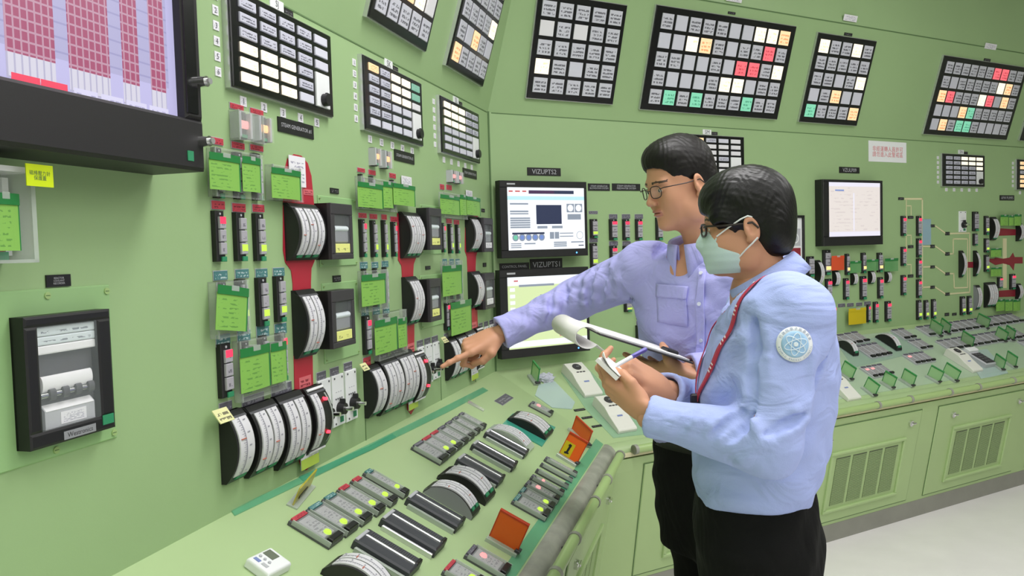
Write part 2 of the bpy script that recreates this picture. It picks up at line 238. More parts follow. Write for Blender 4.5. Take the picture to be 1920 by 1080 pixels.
('BD', 3.6155, -0.2469, 0.0645, 0.11, 0, 'ninth small flat station of the long middle row on the far console', 'n'),
('BD', 3.6905, -0.2448, 0.0645, 0.11, 0, 'tenth small flat station of the long middle row on the far console', 'n'),
('BD', 3.7655, -0.2426, 0.0645, 0.11, 0, 'eleventh small flat station of the long middle row on the far console', 'n'),
('BD', 3.8405, -0.2405, 0.0645, 0.11, 0, 'twelfth small flat station of the long middle row on the far console', 'n'),
('BD', 2.2301, -0.0921, 0.059, 0.11, 0, 'first small flat station behind the masked sleeve, far console back edge', 'n'),
('BD', 2.2988, -0.0869, 0.059, 0.11, 0, 'second small flat station behind the masked sleeve, far console back edge', 'n'),
('BD', 2.3674, -0.0816, 0.059, 0.11, 0, 'third small flat station behind the masked sleeve, far console back edge', 'n'),
('BD', 2.436, -0.0764, 0.059, 0.11, 0, 'fourth small flat station behind the masked sleeve, far console back edge', 'n'),
('BD', 2.3065, -0.2248, 0.0434, 0.13, 0, 'first small flat station between the two black desk gauges', 'n'),
('BD', 2.357, -0.2224, 0.0434, 0.13, 0, 'second small flat station between the two black desk gauges', 'n'),
('BD', 2.4075, -0.2199, 0.0434, 0.13, 0, 'third small flat station between the two black desk gauges', 'n'),
('BD', 2.458, -0.2175, 0.0434, 0.13, 0, 'fourth small flat station between the two black desk gauges', 'n'),
('BD', 2.1229, -0.4057, 0.0403, 0.1, 0, 'first small pink-lit bank station in front of the short teal sheet', 'r'),
('BD', 2.1698, -0.4044, 0.0403, 0.1, 0, 'second small pink-lit bank station in front of the short teal sheet', 'r'),
('BD', 2.2166, -0.4031, 0.0403, 0.1, 0, 'third small pink-lit bank station in front of the short teal sheet', 'n'),
('BD', 2.2635, -0.4018, 0.0403, 0.1, 0, 'fourth small pink-lit bank station in front of the short teal sheet', 'n'),
('BD', 2.5678, -0.3479, 0.0417, 0.1, 0, 'first small flat station of the pink-lit bank near the middle, far console', 'r'),
('BD', 2.6163, -0.3471, 0.0417, 0.1, 0, 'second small flat station of the pink-lit bank near the middle, far console', 'n'),
('BD', 2.6647, -0.3463, 0.0417, 0.1, 0, 'third small flat station of the pink-lit bank near the middle, far console', 'n'),
('BD', 2.7132, -0.3455, 0.0417, 0.1, 0, 'fourth small flat station of the pink-lit bank near the middle, far console', 'n'),
('BD', 2.7845, -0.1006, 0.0574, 0.11, 0, 'first small flat station just past the farther black desk gauge', 'n'),
('BD', 2.8513, -0.0972, 0.0574, 0.11, 0, 'second small flat station just past the farther black desk gauge', 'n'),
('BD', 2.7854, -0.2238, 0.0563, 0.1, 0, 'first lone small flat station amid bare console, past the teal sheet', 'n'),
('BD', 2.8509, -0.2214, 0.0563, 0.1, 0, 'second lone small flat station amid bare console, past the teal sheet', 'n'),
('BD', 3.7306, -0.3749, 0.0752, 0.11, 0, 'first small flat station at the frame edge of the far console', 'n'),
('BD', 3.818, -0.3725, 0.0752, 0.11, 0, 'second small flat station at the frame edge of the far console', 'n'),
('BD', 3.9055, -0.3702, 0.0752, 0.11, 0, 'third small flat station at the frame edge of the far console', 'n')],
'bar_meter':[('AD', -1.8366, -0.3214, 0.1005, 0.1509, 0, 'long black meter with bright bar and red mark, beside the big desk gauge'),
('AD', -1.6899, -0.3245, 0.0783, 0.1587, 0, 'long black meter with bright bar, second from the picture bottom'),
('AD', -1.5325, -0.3218, 0.0664, 0.1566, 0, 'long black meter with bright bar, against the grey-cheeked desk gauge'),
('AD', -1.138, -0.319, 0.075, 0.1512, 0, 'long black meter with bright bar, against the black-cheeked desk gauge'),
('AD', -0.971, -0.3133, 0.0583, 0.1588, 0, 'long black meter with bright bar, middle of the upper three'),
('AD', -0.8115, -0.3093, 0.0527, 0.1626, 0, 'long black meter with bright bar, beside the clear-cheeked gauge')],
'gauge':[('A', -1.6696, 1.6084, 0.1357, 0.1436, 0, 'tall black gauge with three curved white scales, big-display column', 3, 0.046, 'black', 1),
('A', -1.6723, 1.3755, 0.0908, 0.1721, 0, 'curved gauge with two white scales on the red strip, big-display column', 2, 0.048, 'black', 1),
('A', -1.9945, 1.1379, 0.0648, 0.1554, 0, 'single-scale bottom gauge with yellow tab, big-display column', 1, 0.048, 'black', 1),
('A', -1.8921, 1.1314, 0.1092, 0.1618, 0, 'first two-scale gauge in the bottom row, big-display column', 2, 0.048, 'black', 1),
('A', -1.7715, 1.124, 0.1115, 0.1776, 0, 'two-scale gauge beside the red-lamp gauge, big-display column', 2, 0.048, 'black', 1),
('A', -0.9718, 1.6067, 0.1369, 0.1541, 0, 'tall black gauge with three curved white scales, middle instrument column', 3, 0.046, 'black', 1),
('A', -0.9853, 1.385, 0.0953, 0.1625, 0, 'curved gauge with two white scales on the red strip, middle instrument column', 2, 0.048, 'black', 1),
('A', -1.3007, 1.1347, 0.0746, 0.1549, 0, 'single-scale bottom gauge with yellow tab, middle instrument column', 1, 0.048, 'black', 1),
('A', -1.1933, 1.1333, 0.128, 0.1729, 0, 'first two-scale gauge in the bottom row, middle instrument column', 2, 0.048, 'black', 1),
('A', -1.0707, 1.1343, 0.1365, 0.1785, 0, 'two-scale gauge beside the red-lamp gauge, middle instrument column', 2, 0.048, 'black', 1),
('A', -0.2893, 1.6168, 0.1543, 0.1487, 0, 'tall black gauge with three curved white scales, corner instrument column', 3, 0.046, 'black', 1),
('A', -0.2949, 1.3834, 0.1196, 0.1534, 0, 'curved gauge with two white scales on the red strip, corner instrument column', 2, 0.048, 'black', 1),
('A', -0.6163, 1.1365, 0.0736, 0.1611, 0, 'single-scale gauge under the pointing finger, corner instrument column', 1, 0.048, 'black', 1),
('A', -0.5152, 1.1369, 0.11, 0.1662, 0, 'first two-scale gauge behind the pointing hand, corner instrument column', 2, 0.048, 'black', 1),
('A', -0.3977, 1.1397, 0.1189, 0.1654, 0, 'second two-scale gauge behind the pointing hand, corner instrument column', 2, 0.048, 'black', 1),
('B', 2.1467, 1.3582, 0.032, 0.1512, 0, 'tall single-scale gauge beside the framed diagram panel', 1, 0.0495, 'black', 1),
('B', 2.3012, 1.3201, 0.0394, 0.0906, 0, 'first short gauge in the row under the beige-screened monitor', 1, 0.033, 'black', 1),
('B', 2.4608, 1.3117, 0.0361, 0.0757, 0, 'second short gauge in the row under the beige-screened monitor', 1, 0.033, 'black', 1),
('B', 2.6233, 1.313, 0.0372, 0.0802, 0, 'third short gauge in the row under the beige-screened monitor', 1, 0.033, 'black', 1),
('B', 2.7782, 1.3082, 0.0333, 0.0712, 0, 'fourth short gauge in the row under the beige-screened monitor', 1, 0.033, 'black', 1),
('B', 3.544, 1.3639, 0.0294, 0.18, 0, 'gauge at the start of the small dark red bar, wall diagram', 1, 0.044, 'black', 1),
('B', 3.7038, 1.3622, 0.0244, 0.1751, 0, 'gauge at the end of the small dark red bar, wall diagram', 1, 0.044, 'black', 1),
('B', 3.9122, 1.5969, 0.0571, 0.1599, 0, 'gauge at the start of the upper red bar, far wall', 1, 0.044, 'black', 1),
('B', 4.2247, 1.5684, 0.0472, 0.1301, 0, 'gauge at the end of the upper red bar, far wall', 1, 0.044, 'black', 1),
('B', 3.7215, 1.1299, 0.0477, 0.1662, 0, 'grey-cheeked gauge low on the far wall', 1, 0.0385, 'grey', 1),
('B', 3.8721, 1.1401, 0.1139, 0.1717, 0, 'twin-scale gauge low on the far wall', 2, 0.044, 'black', 1),
('B', 4.2191, 1.1431, 0.0457, 0.1161, 0, 'gauge at the end of the dark lower red bar, far wall', 1, 0.0385, 'black', 1),
('AD', -1.9826, -0.3269, 0.071, 0.1543, 0, 'big double desk gauge cut by the picture bottom', 2, 0.055, 'black', 1),
('AD', -1.415, -0.3286, 0.072, 0.156, 0, 'double desk gauge with grey-blue cheek beside a long meter', 2, 0.05, 'grey', 1),
('AD', -1.2788, -0.3253, 0.0973, 0.1635, 0, 'double desk gauge with black cheek, middle of the desk', 2, 0.048, 'black', 1),
('AD', -0.4846, -0.3177, 0.1348, 0.1667, 0, 'double desk gauge with red plate on a teal base', 2, 0.038, 'black', 1),
('AD', -0.7362, -0.3057, 0.0857, 0.1703, 0, 'pale clear-cheeked desk gauge beside the teal-based gauge', 2, 0.042, 'clear', 1),
('BD', 2.5825, -0.1692, 0.0473, 0.1607, 0, 'single black desk gauge at the back of the far console', 1, 0.06, 'black', 1),
('BD', 2.204, -0.1773, 0.0428, 0.1351, 0, "single black desk gauge beside the masked man's sleeve", 1, 0.06, 'black', 1),
('BD', 0.768, -0.1373, 0.0583, 0.1258, 0, 'dark desk gauge behind the writing hands', 1, 0.05, 'black', 1)],
'led_gauge':[('A', -1.6552, 1.1228, 0.0886, 0.173, 0, 'dark gauge with two glowing red lamps on red strip, big-display column'),
('A', -0.9527, 1.1211, 0.0984, 0.1714, 0, 'dark gauge with two glowing red lamps on red strip, middle instrument column'),
('A', -0.2663, 1.1298, 0.0842, 0.1803, 0, 'dark gauge with two glowing red lamps on red strip, corner instrument column')],
'recorder':[('A', -1.526, 1.6104, 0.1217, 0.1497, 0.05, 'upper black chart recorder with yellow tab, big-display column'),
('A', -1.5358, 1.3758, 0.1282, 0.1538, 0.05, 'lower black chart recorder with yellow tab, big-display column'),
('A', -0.8248, 1.6287, 0.1174, 0.1474, 0.05, 'upper black chart recorder with yellow tab, middle instrument column'),
('A', -0.8479, 1.3779, 0.1064, 0.1492, 0.05, 'lower black chart recorder with yellow tab, middle instrument column'),
('A', -0.1978, 1.6131, 0.1318, 0.1456, 0.05, 'upper slim recorder beside the wall corner'),
('A', -0.2024, 1.3727, 0.1399, 0.1534, 0.05, 'lower slim recorder beside the wall corner')],
'cover_plate':[('A', -1.4616, 1.612, 0.2141, 0.1923, 0, 'thin green backing plate behind the upper recorder, big-display column', 0),
('A', -1.4636, 1.3625, 0.2023, 0.2176, 0, 'thin green backing plate behind the lower recorder, big-display column', 0),
('A', -0.7351, 1.6279, 0.235, 0.1782, 0, 'thin green backing plate behind the upper recorder, middle instrument column', 0),
('A', -0.7585, 1.3702, 0.2331, 0.1904, 0, 'thin green backing plate behind the lower recorder, middle instrument column', 0),
('A', -2.4538, 1.3701, 0.268, 0.2743, 0, 'large green cover plate with screws around the big strip chart recorder', 1)],
'switch':[('A', -1.5803, 1.1443, 0.0664, 0.1419, 0, 'first white switch with black knob and silver lever, big-display column'),
('A', -1.5059, 1.1446, 0.0653, 0.1425, 0, 'second white switch with black knob and silver lever, big-display column'),
('A', -1.4281, 1.1445, 0.0669, 0.1452, 0, 'third white switch with black knob and silver lever, big-display column'),
('A', -0.8955, 1.1495, 0.052, 0.1341, 0, 'first white switch with black knob and silver lever, middle instrument column'),
('A', -0.8226, 1.1472, 0.0597, 0.1402, 0, 'second white switch with black knob and silver lever, middle instrument column'),
('A', -0.7483, 1.1483, 0.0636, 0.1358, 0, 'third white switch with black knob and silver lever, middle instrument column'),
('A', -0.2059, 1.1472, 0.0479, 0.1245, 0, 'first white switch with black knob and silver lever, corner instrument column'),
('A', -0.1292, 1.1474, 0.0501, 0.1272, 0, 'second white switch with black knob and silver lever, corner instrument column'),
('A', -0.049, 1.1476, 0.0524, 0.13, 0, 'third white switch with black knob and silver lever, corner instrument column'),
('B', 3.5683, 1.6479, 0.0772, 0.1401, 0, 'lone white switch at the top of the far wall diagram')],
'knob_module':[('B', 0.8418, 1.1014, 0.0661, 0.0871, 0, 'square black knob module below the pointing sleeve')],
'status_lamp':[('A', -1.9138, 1.8436, 0.0491, 0.0608, 0, 'pink-lit status lamp in clear case, first of its pair, big-display column', 'p'),
('A', -1.8361, 1.8452, 0.0515, 0.0598, 0, 'orange-lit status lamp in clear case, second of its pair, big-display column', 'a'),
('A', -1.227, 1.844, 0.04, 0.0561, 0, 'orange-lit status lamp in clear case, first of its pair, middle instrument column', 'a'),
('A', -1.1523, 1.8432, 0.0464, 0.0574, 0, 'orange-lit status lamp in clear case, second of its pair, middle instrument column', 'a'),
('A', -0.5394, 1.8389, 0.0615, 0.0489, 0, 'pink-lit status lamp in clear case, first of its pair, corner instrument column', 'p'),
('A', -0.4688, 1.8392, 0.0581, 0.0484, 0, 'pink-lit status lamp in clear case, second of its pair, corner instrument column', 'p')],
'tag':[('A', -2.0029, 1.7307, 0.107, 0.077, 0.028, 'wide green paper tag of the twin upper tags, big-display column', 0, 'green'),
('A', -1.9093, 1.7331, 0.07, 0.0777, 0.03, 'narrow green paper tag of the twin upper tags, big-display column', 0, 'green'),
('A', -1.7619, 1.7222, 0.1304, 0.0719, 0.028, 'green paper tag over the three-strip gauge, big-display column', 0, 'green'),
('A', -1.9994, 1.4387, 0.1103, 0.0952, 0.028, 'tilted green paper tag in the upper teal row, big-display column', -8, 'green'),
('A', -1.9237, 1.2988, 0.115, 0.0985, 0.028, 'wide green paper tag of the lower twin tags, big-display column', 0, 'green'),
('A', -1.8311, 1.2981, 0.066, 0.0947, 0.03, 'narrow green paper tag of the lower twin tags, big-display column', 0, 'green'),
('A', -1.298, 1.7208, 0.1708, 0.0727, 0.028, 'first green tag of the touching trio, middle instrument column', 0, 'green'),
('A', -1.1772, 1.7292, 0.0727, 0.0806, 0.03, 'second narrow green tag of the touching trio, middle instrument column', 0, 'green'),
('A', -1.0584, 1.7352, 0.1771, 0.068, 0.034, 'third green tag of the touching trio, middle instrument column', 0, 'green'),
('A', -1.3, 1.4404, 0.1642, 0.0925, 0.028, 'single green paper tag above the lowest stations, middle instrument column', 0, 'green'),
('A', -1.2237, 1.2937, 0.1635, 0.1046, 0.028, 'wide green tag beside the lowest red-lit station, middle instrument column', 0, 'green'),
('A', -1.1036, 1.2898, 0.0692, 0.0944, 0.03, 'narrow green tag beside the red strip, middle instrument column', 0, 'green'),
('A', -0.6079, 1.7236, 0.2176, 0.0712, 0.028, 'first green tag of the touching trio, corner instrument column', 0, 'green'),
('A', -0.4618, 1.73, 0.0831, 0.079, 0.03, 'second narrow green tag of the touching trio, corner instrument column', 0, 'green'),
('A', -0.3413, 1.7304, 0.1739, 0.0737, 0.033, 'third green tag of the touching trio, corner instrument column', 0, 'green'),
('A', -0.6109, 1.4371, 0.2161, 0.1139, 0.028, 'lone green tag left of the far two-scale gauge, corner instrument column', 0, 'green'),
('A', -0.5195, 1.2885, 0.2421, 0.1272, 0.028, 'green tag above the pointing hand, corner instrument column', 0, 'green'),
('A', -2.5881, 1.6088, 0.0504, 0.0819, 0.075, 'green tag inside the clear guarded cabinet under the big display', 0, 'green'),
('B', 2.2993, 1.4123, 0.1112, 0.086, 0.028, 'orange card hanging below the beige-screened monitor', 0, 'orange'),
('B', 2.4698, 1.0849, 0.1593, 0.098, 0.028, 'yellow card hanging low behind the masked man', 0, 'yellow'),
('B', 2.4556, 1.383, 0.1006, 0.0712, 0.03, 'first clear green card in the row after the orange card', 0, 'clear'),
('B', 2.6102, 1.389, 0.1089, 0.0691, 0.03, 'second clear green card in the row after the orange card', 0, 'clear'),
('B', 2.7902, 1.3843, 0.1283, 0.0809, 0.03, 'third clear green card in the row after the orange card', 0, 'clear'),
('B', 4.013, 1.6523, 0.0969, 0.0747, 0.03, 'first green card over the upper red bar, far wall', 0, 'green'),
('B', 4.0973, 1.6499, 0.0591, 0.0713, 0.03, 'second green card over the upper red bar, far wall', 0, 'green'),
('B', 4.1763, 1.653, 0.0865, 0.0795, 0.03, 'third green card over the upper red bar, far wall', 0, 'green'),
('B', 3.9146, 1.4306, 0.127, 0.0587, 0.03, 'first green card beside the big red arrow, far wall', 0, 'green'),
('B', 3.9149, 1.2978, 0.1272, 0.0603, 0.03, 'second green card beside the big red arrow, far wall', 0, 'green'),
('B', 3.9664, 1.0634, 0.103, 0.0806, 0.03, 'first green card under the dark lower red bar, far wall', 0, 'green'),
('B', 4.0701, 1.0573, 0.0918, 0.0806, 0.03, 'second green card under the dark lower red bar, far wall', 0, 'green'),
('B', 4.1657, 1.0517, 0.0868, 0.0809, 0.03, 'third green card under the dark lower red bar, far wall', 0, 'green')],
'guard':[('A', -1.9372, 1.731, 0.1783, 0.1042, 0.022, 'clear plastic guard behind the twin upper tags, big-display column'),
('A', -1.9831, 1.4376, 0.118, 0.1215, 0.022, 'clear plastic guard behind the tilted tag, big-display column'),
('A', -1.8754, 1.2955, 0.1867, 0.137, 0.022, 'clear plastic guard behind the lower twin tags, big-display column'),
('A', -1.89, 1.8413, 0.1044, 0.0666, 0.026, 'clear plastic guard over the two status lamps, big-display column'),
('A', -1.2168, 1.7282, 0.2527, 0.0978, 0.022, 'clear plastic guard behind the tag trio, middle instrument column'),
('A', -1.2639, 1.4364, 0.1704, 0.124, 0.022, 'clear plastic guard behind the single tag, middle instrument column'),
('A', -1.1537, 1.2899, 0.2205, 0.1438, 0.022, 'clear plastic guard behind the lowest tags, middle instrument column'),
('A', -0.5219, 1.7232, 0.2738, 0.0973, 0.022, 'clear plastic guard behind the tag trio, corner instrument column'),
('A', -0.5674, 1.4319, 0.197, 0.1588, 0.022, 'clear plastic guard behind the lone tag, corner instrument column'),
('A', -1.7417, 1.7249, 0.1356, 0.0853, 0.022, 'clear plastic guard behind the tag over the gauge, big-display column')],
'cabinet_guard':[('A', -2.6038, 1.6202, 0.1517, 0.1404, 0.07, 'clear guarded cabinet with red and white strip under the big display')],
'notice':[('A', -2.5393, 1.6774, 0.0473, 0.0321, 0.09, 'bright yellow notice with black handwriting stuck on the clear guarded cabinet', 'yellow'),
('B', 2.7994, 2.0874, 0.3636, 0.123, 0, 'white sign with two lines of red characters on the far wall', 'white'),
('A', -1.6711, 1.762, 0.0784, 0.0768, 0.004, 'white paper slip stuck on the red mimic strip', 'paper'),
('A', -0.9685, 1.7905, 0.0849, 0.0153, 0.003, 'white paper slip above the tag trio, middle column', 'paper'),
('A', -0.3113, 1.7849, 0.0806, 0.0241, 0.003, 'white paper slip above the tag trio, corner column', 'paper'),
('A', -2.0512, 1.2122, 0.0523, 0.0372, 0.045, 'yellow paper tab on the single-scale bottom gauge, big-display column', 'tab'),
('A', -1.384, 1.2148, 0.0398, 0.0279, 0.045, 'yellow paper tab on the single-scale bottom gauge, middle instrument column', 'tab'),
('A', -0.7196, 1.2159, 0.0488, 0.0277, 0.045, 'yellow paper tab on the single-scale bottom gauge, corner instrument column', 'tab'),
('A', -1.6815, 1.0387, 0.0881, 0.0643, 0.012, 'white and yellow tag below the red-lamp gauge, big-display column', 'wy'),
('A', -0.998, 1.0442, 0.079, 0.0517, 0.012, 'white and yellow tag below the red-lamp gauge, middle instrument column', 'wy'),
('A', -0.3368, 1.0364, 0.0868, 0.0542, 0.012, 'white and yellow tag below the red-lamp gauge, corner instrument column', 'wy')],
'annunciator':[('A', -1.7209, 2.0334, 0.4587, 0.2241, 0.02, 'annunciator with nine white lit windows, nearest of the angled wall', ['TTTTB', 'TTTTB', 'TTTTB', 'WWWTS', 'WWWTs', 'WWWBs'], 1, 'SJ'),
('A', -1.0684, 2.0292, 0.4584, 0.2238, 0.02, 'annunciator with two green windows and white switch, middle of angled wall', ['aTWWg', 'TTWWg', 'TTWWp', 'TTBBS', 'TTBBs', 'BBBBs'], 1, 'SK'),
('A', -0.4239, 2.0262, 0.4635, 0.216, 0.02, 'annunciator with nine lit white windows beside the wall corner', ['WWWTT', 'WWWTT', 'WWWTT', 'BBBBS', 'BBBBs', 'BBBBs'], 1, 'SL'),
('BU', 0.4261, 0.3064, 0.4919, 0.4636, 0.02, 'five-column alarm panel with one bright white window, beside the corner seam', ['TTTTT', 'pTpTT', 'TTTTT', 'WTBTT', 'TTTTT'], 0, ''),
('BU', 1.3207, 0.3119, 0.9613, 0.4999, 0.02, 'wide ten-column alarm panel with red and amber windows above the taller man', ['TBTTTBBWWa', 'BBWaTBTTrT', 'TTBBTBrrTW', 'TBBBTWWBTT', 'TGTGTTTGTT'], 0, ''),
('BU', 2.2224, 0.3047, 0.492, 0.4909, 0.02, 'narrow five-column alarm panel with one green window at its lower corner', ['WTTWT', 'TTTTT', 'TTBTW', 'BTaBB', 'GTTTa'], 0, ''),
('BU', 3.5774, 0.2855, 0.922, 0.4896, 0.02, 'wide ten-column alarm panel farthest along, many red windows', ['TTTTTTrrTT', 'TBTTTTTWaT', 'arTTTWrBaT', 'BBBaGTTTTT', 'BaTGGTBBBT'], 0, ''),
('AU', -1.0716, 0.3114, 0.458, 0.4636, 0.02, 'tilted alarm panel cut by the picture top, over the middle column', ['TTTTT', 'TTTTT', 'TTTTT', 'TTaWp', 'TTTTT'], 0, ''),
('AU', -0.4139, 0.3106, 0.4402, 0.4636, 0.02, 'tilted alarm panel with orange window, beside the corner seam', ['TTTTT', 'TTTTT', 'TTTTW', 'TBaTB', 'aTTTT'], 0, ''),
('BU', 4.6547, 0.2884, 0.9091, 0.4896, 0.02, 'alarm panel cut off by the frame edge beyond the red-windowed one', ['TTTTTBTTTT', 'TTBTTTTTWT', 'TTTTaTTTTT', 'BTTTTTTTBT', 'TTTTGTTTTT'], 0, ''),
('B', 1.321, 2.0159, 0.4879, 0.2183, 0.02, "low annunciator with pale windows behind the men's heads", ['paTBp', 'ppppp', 'ppppp', 'pppTS', 'pppps', 'pppps'], 1, 'SM'),
('B', 3.565, 1.9876, 0.4683, 0.216, 0.02, 'small low annunciator with seven lit windows on the far wall', ['TTWWW', 'TTWWW', 'TTTTW', 'TTTTS', 'TTTTs', 'TTTTs'], 1, 'SN'),
('B', 4.4233, 1.9749, 0.4683, 0.216, 0.02, 'low annunciator cut by the frame edge, amber windows', ['aTTTT', 'aTTTT', 'TTTTT', 'aTTTS', 'aTTTs', 'aTTTs'], 1, '')],
'monitor':[('B', 0.2472, 1.6839, 0.4718, 0.3502, 0.07, 'upper flat black monitor with white plant graphics beside the corner', 'white', 0.1, 0.12),
('B', 0.2402, 1.2538, 0.4844, 0.4036, 0.07, 'lower flat black monitor with yellow-green screen behind the pointing arm', 'green', 0.1, 0.12)],
'crt':[('B', 2.4154, 1.7082, 0.51, 0.3874, 0.06, 'thick black monitor with beige screen on the far wall')],
'framed_panel':[('B', 1.9357, 1.5234, 0.194, 0.3463, 0.01, 'black-framed equipment panel with white dial behind the masked head')],
'tv':[('A', [-2.1913, 1.7112], [-2.2382, 1.8049])],
'tvcols':[[-2.5926, -2.5079, 1.8463],
[-2.4818, -2.399, 1.8455],
[-2.37, -2.3327, 1.845],
[-2.3038, -2.2664, 1.8451]],
'tvred':[[-2.5867, 1.8148, -2.4874, 1.7993]],
'big_recorder':[('A', -2.4394, 1.3636, 0.174, 0.206, 0.03, 'large black strip chart recorder with glass door and white paper roll')],
'poly':[('mimic_strip', 'A', [(-1.7238, 1.7625), (-1.7095, 1.7902), (-1.6784, 1.8054), (-1.6424, 1.8051), (-1.6118, 1.7889), (-1.5953, 1.757), (-1.5922, 1.7264), (-1.5859, 1.6663), (-1.5965, 1.5337), (-1.6145, 1.5145), (-1.6204, 1.4741), (-1.6265, 1.295), (-1.6298, 1.218), (-1.6294, 1.1544), (-1.6334, 1.0348), (-1.6551, 1.0023), (-1.6824, 0.9958), (-1.7072, 1.0137), (-1.7181, 1.0385), (-1.7228, 1.1728), (-1.7173, 1.307), (-1.7089, 1.4785), (-1.7138, 1.5122), (-1.7392, 1.5328), (-1.7466, 1.5619), (-1.7385, 1.667)], 'red', 'long red mimic strip running down behind the gauges, big-display column', 0),
('mimic_strip', 'A', [(-1.0493, 1.6781), (-0.9041, 1.6833), (-0.9035, 1.5278), (-0.9243, 1.5079), (-0.9318, 1.4768), (-0.9367, 1.3148), (-0.9464, 1.2049), (-0.9419, 1.1487), (-0.9461, 1.0472), (-0.9587, 1.0125), (-0.9928, 0.9974), (-1.0228, 1.02), (-1.0328, 1.1625), (-1.0233, 1.3229), (-1.0273, 1.4803), (-1.0295, 1.5053), (-1.0541, 1.5236)], 'red', 'long red mimic strip running down behind the gauges, middle instrument column', 0),
('mimic_strip', 'A', [(-0.3597, 1.6914), (-0.1971, 1.6966), (-0.2117, 1.5471), (-0.2358, 1.5245), (-0.248, 1.4745), (-0.2413, 1.3187), (-0.2423, 1.1578), (-0.2545, 1.0327), (-0.2861, 1.0079), (-0.3156, 0.9992), (-0.3417, 1.0215), (-0.3551, 1.1713), (-0.3538, 1.327), (-0.3531, 1.4777), (-0.3556, 1.522), (-0.38, 1.5487)], 'red', 'long red mimic strip running down behind the gauges, corner instrument column', 0),
('mimic_bar', 'B', [(3.9984, 1.5982), (4.208, 1.588), (4.2081, 1.5464), (3.9985, 1.5461)], 'darkred', 'upper dark red bar between two gauges, far wall', 0),
('mimic_bar', 'B', [(3.6309, 1.3754), (3.6916, 1.3735), (3.6916, 1.3335), (3.6308, 1.3357)], 'darkred', 'small dark red bar between the twin gauges, wall diagram', 0),
('mimic_bar', 'B', [(4.0438, 1.5267), (4.0894, 1.5258), (4.0905, 1.1758), (4.0448, 1.178)], 'cream', 'vertical cream bar crossing behind the red arrow, far wall', 0),
('mimic_arrow', 'B', [(3.8652, 1.3899), (3.9412, 1.3876), (3.954, 1.3947), (4.0442, 1.3845), (4.1292, 1.3894), (4.1687, 1.4223), (4.1888, 1.3914), (4.2895, 1.3884), (4.2897, 1.3425), (4.189, 1.3459), (4.1759, 1.297), (4.1294, 1.3365), (4.0443, 1.3507), (3.9541, 1.3426), (3.8652, 1.3752)], 'darkred', 'big dark red arrow shape on the far wall', 0),
('mimic_bar', 'B', [(3.9994, 1.1615), (4.2031, 1.1589), (4.2033, 1.1093), (3.9996, 1.1165)], 'darkred', 'lower dark red bar between low gauges, far wall', 0),
('guard_sheet', 'AD', [(-1.9952, 0.0041), (-1.3234, -0.0206), (-0.7686, -0.0344), (-0.3172, -0.0444), (-0.3219, -0.0719), (-0.7814, -0.0624), (-1.3621, -0.0408), (-2.0037, -0.0141)], 'teal', 'long teal-edged clear strip along the desk and wall junction', 0),
('guard_sheet', 'AD', [(-1.7215, -0.0031), (-1.3674, -0.0248), (-1.2039, -0.0282), (-1.2078, -0.0441), (-1.3652, -0.0424), (-1.7288, -0.021)], 'teal', 'short teal-edged clear strip beside the long one, desk back', 0),
('guard_sheet', 'AD', [(-0.6233, -0.2362), (-0.45, -0.2265), (-0.3756, -0.2408), (-0.3377, -0.3935), (-0.6273, -0.4086)], 'tealsolid', 'teal base sheet under the red-plated desk gauge', 0),
('guard_sheet', 'AD', [(-2.6, -0.592), (-0.235, -0.592), (-0.215, -0.555), (-2.6, -0.555)], 'teal', 'teal tape along the front edge of the angled desk', 0),
('guard_sheet', 'BD', [(0.094, -0.2156), (0.1537, -0.1424), (0.2449, -0.1335), (0.2548, -0.3018), (0.2113, -0.3457), (0.1262, -0.3159)], 'palesheet', 'pale clear sheet lying on the desk near the corner', 0),
('guard_sheet', 'BD', [(0.3144, -0.0744), (0.4717, -0.0562), (0.4853, -0.531), (0.4494, -0.5806), (0.2866, -0.5698), (0.277, -0.3675)], 'tealfaint', 'faint teal sheet under the two white handsets by the corner', 0),
('guard_sheet', 'BD', [(3.0707, -0.3502), (3.3201, -0.3473), (3.1607, -0.5923), (2.8702, -0.6065)], 'palesheet', 'pale blue sheet under the dark keypad phone', 0),
('guard_sheet', 'BD', [(2.1835, -0.1336), (2.8474, -0.0614), (2.7381, -0.2832), (2.0732, -0.3408)], 'tealfaint', 'faint teal sheet around the two black desk gauges, far console', 0),
('guard_sheet', 'BD', [(1.55, -0.05), (4.6, -0.05), (4.6, -0.57), (1.4, -0.57)], 'sheetclear', 'wide thin clear sheet covering most of the far console top', 0),
('scale_strip', 'AD', [(-0.5894, -0.0713), (-0.589, -0.1426), (-0.566, -0.1393), (-0.5575, -0.0666)], 'silver', 'thin silver strip lying alone on the desk near the corner', 0)],
'flow_lines':[([(2.969, 1.7967), (3.1422, 1.7976), (3.1392, 1.2219)], 0.012),
([(2.9797, 1.7967), (2.9768, 1.373)], 0.007),
([(2.9794, 1.7528), (3.0276, 1.7529), (3.0273, 1.6951)], 0.006),
([(2.9781, 1.5666), (3.0265, 1.5658), (3.0261, 1.5113)], 0.006),
([(2.9769, 1.3798), (3.0253, 1.3781), (3.0249, 1.32)], 0.006),
([(3.1413, 1.6259), (3.2246, 1.625)], 0.009),
([(3.1406, 1.4915), (3.224, 1.4896)], 0.009),
([(3.1399, 1.3569), (3.2234, 1.3574)], 0.009),
([(3.1392, 1.2254), (3.2228, 1.2249)], 0.009),
([(3.2808, 1.6209), (3.3834, 1.574)], 0.009),
([(3.2803, 1.4883), (3.383, 1.44)], 0.009),
([(3.2797, 1.3554), (3.3826, 1.3057)], 0.009),
([(3.2792, 1.2186), (3.3822, 1.1711)], 0.009),
([(3.4297, 1.5698), (3.6552, 1.5699), (3.6549, 1.1678), (3.4286, 1.1687)], 0.01),
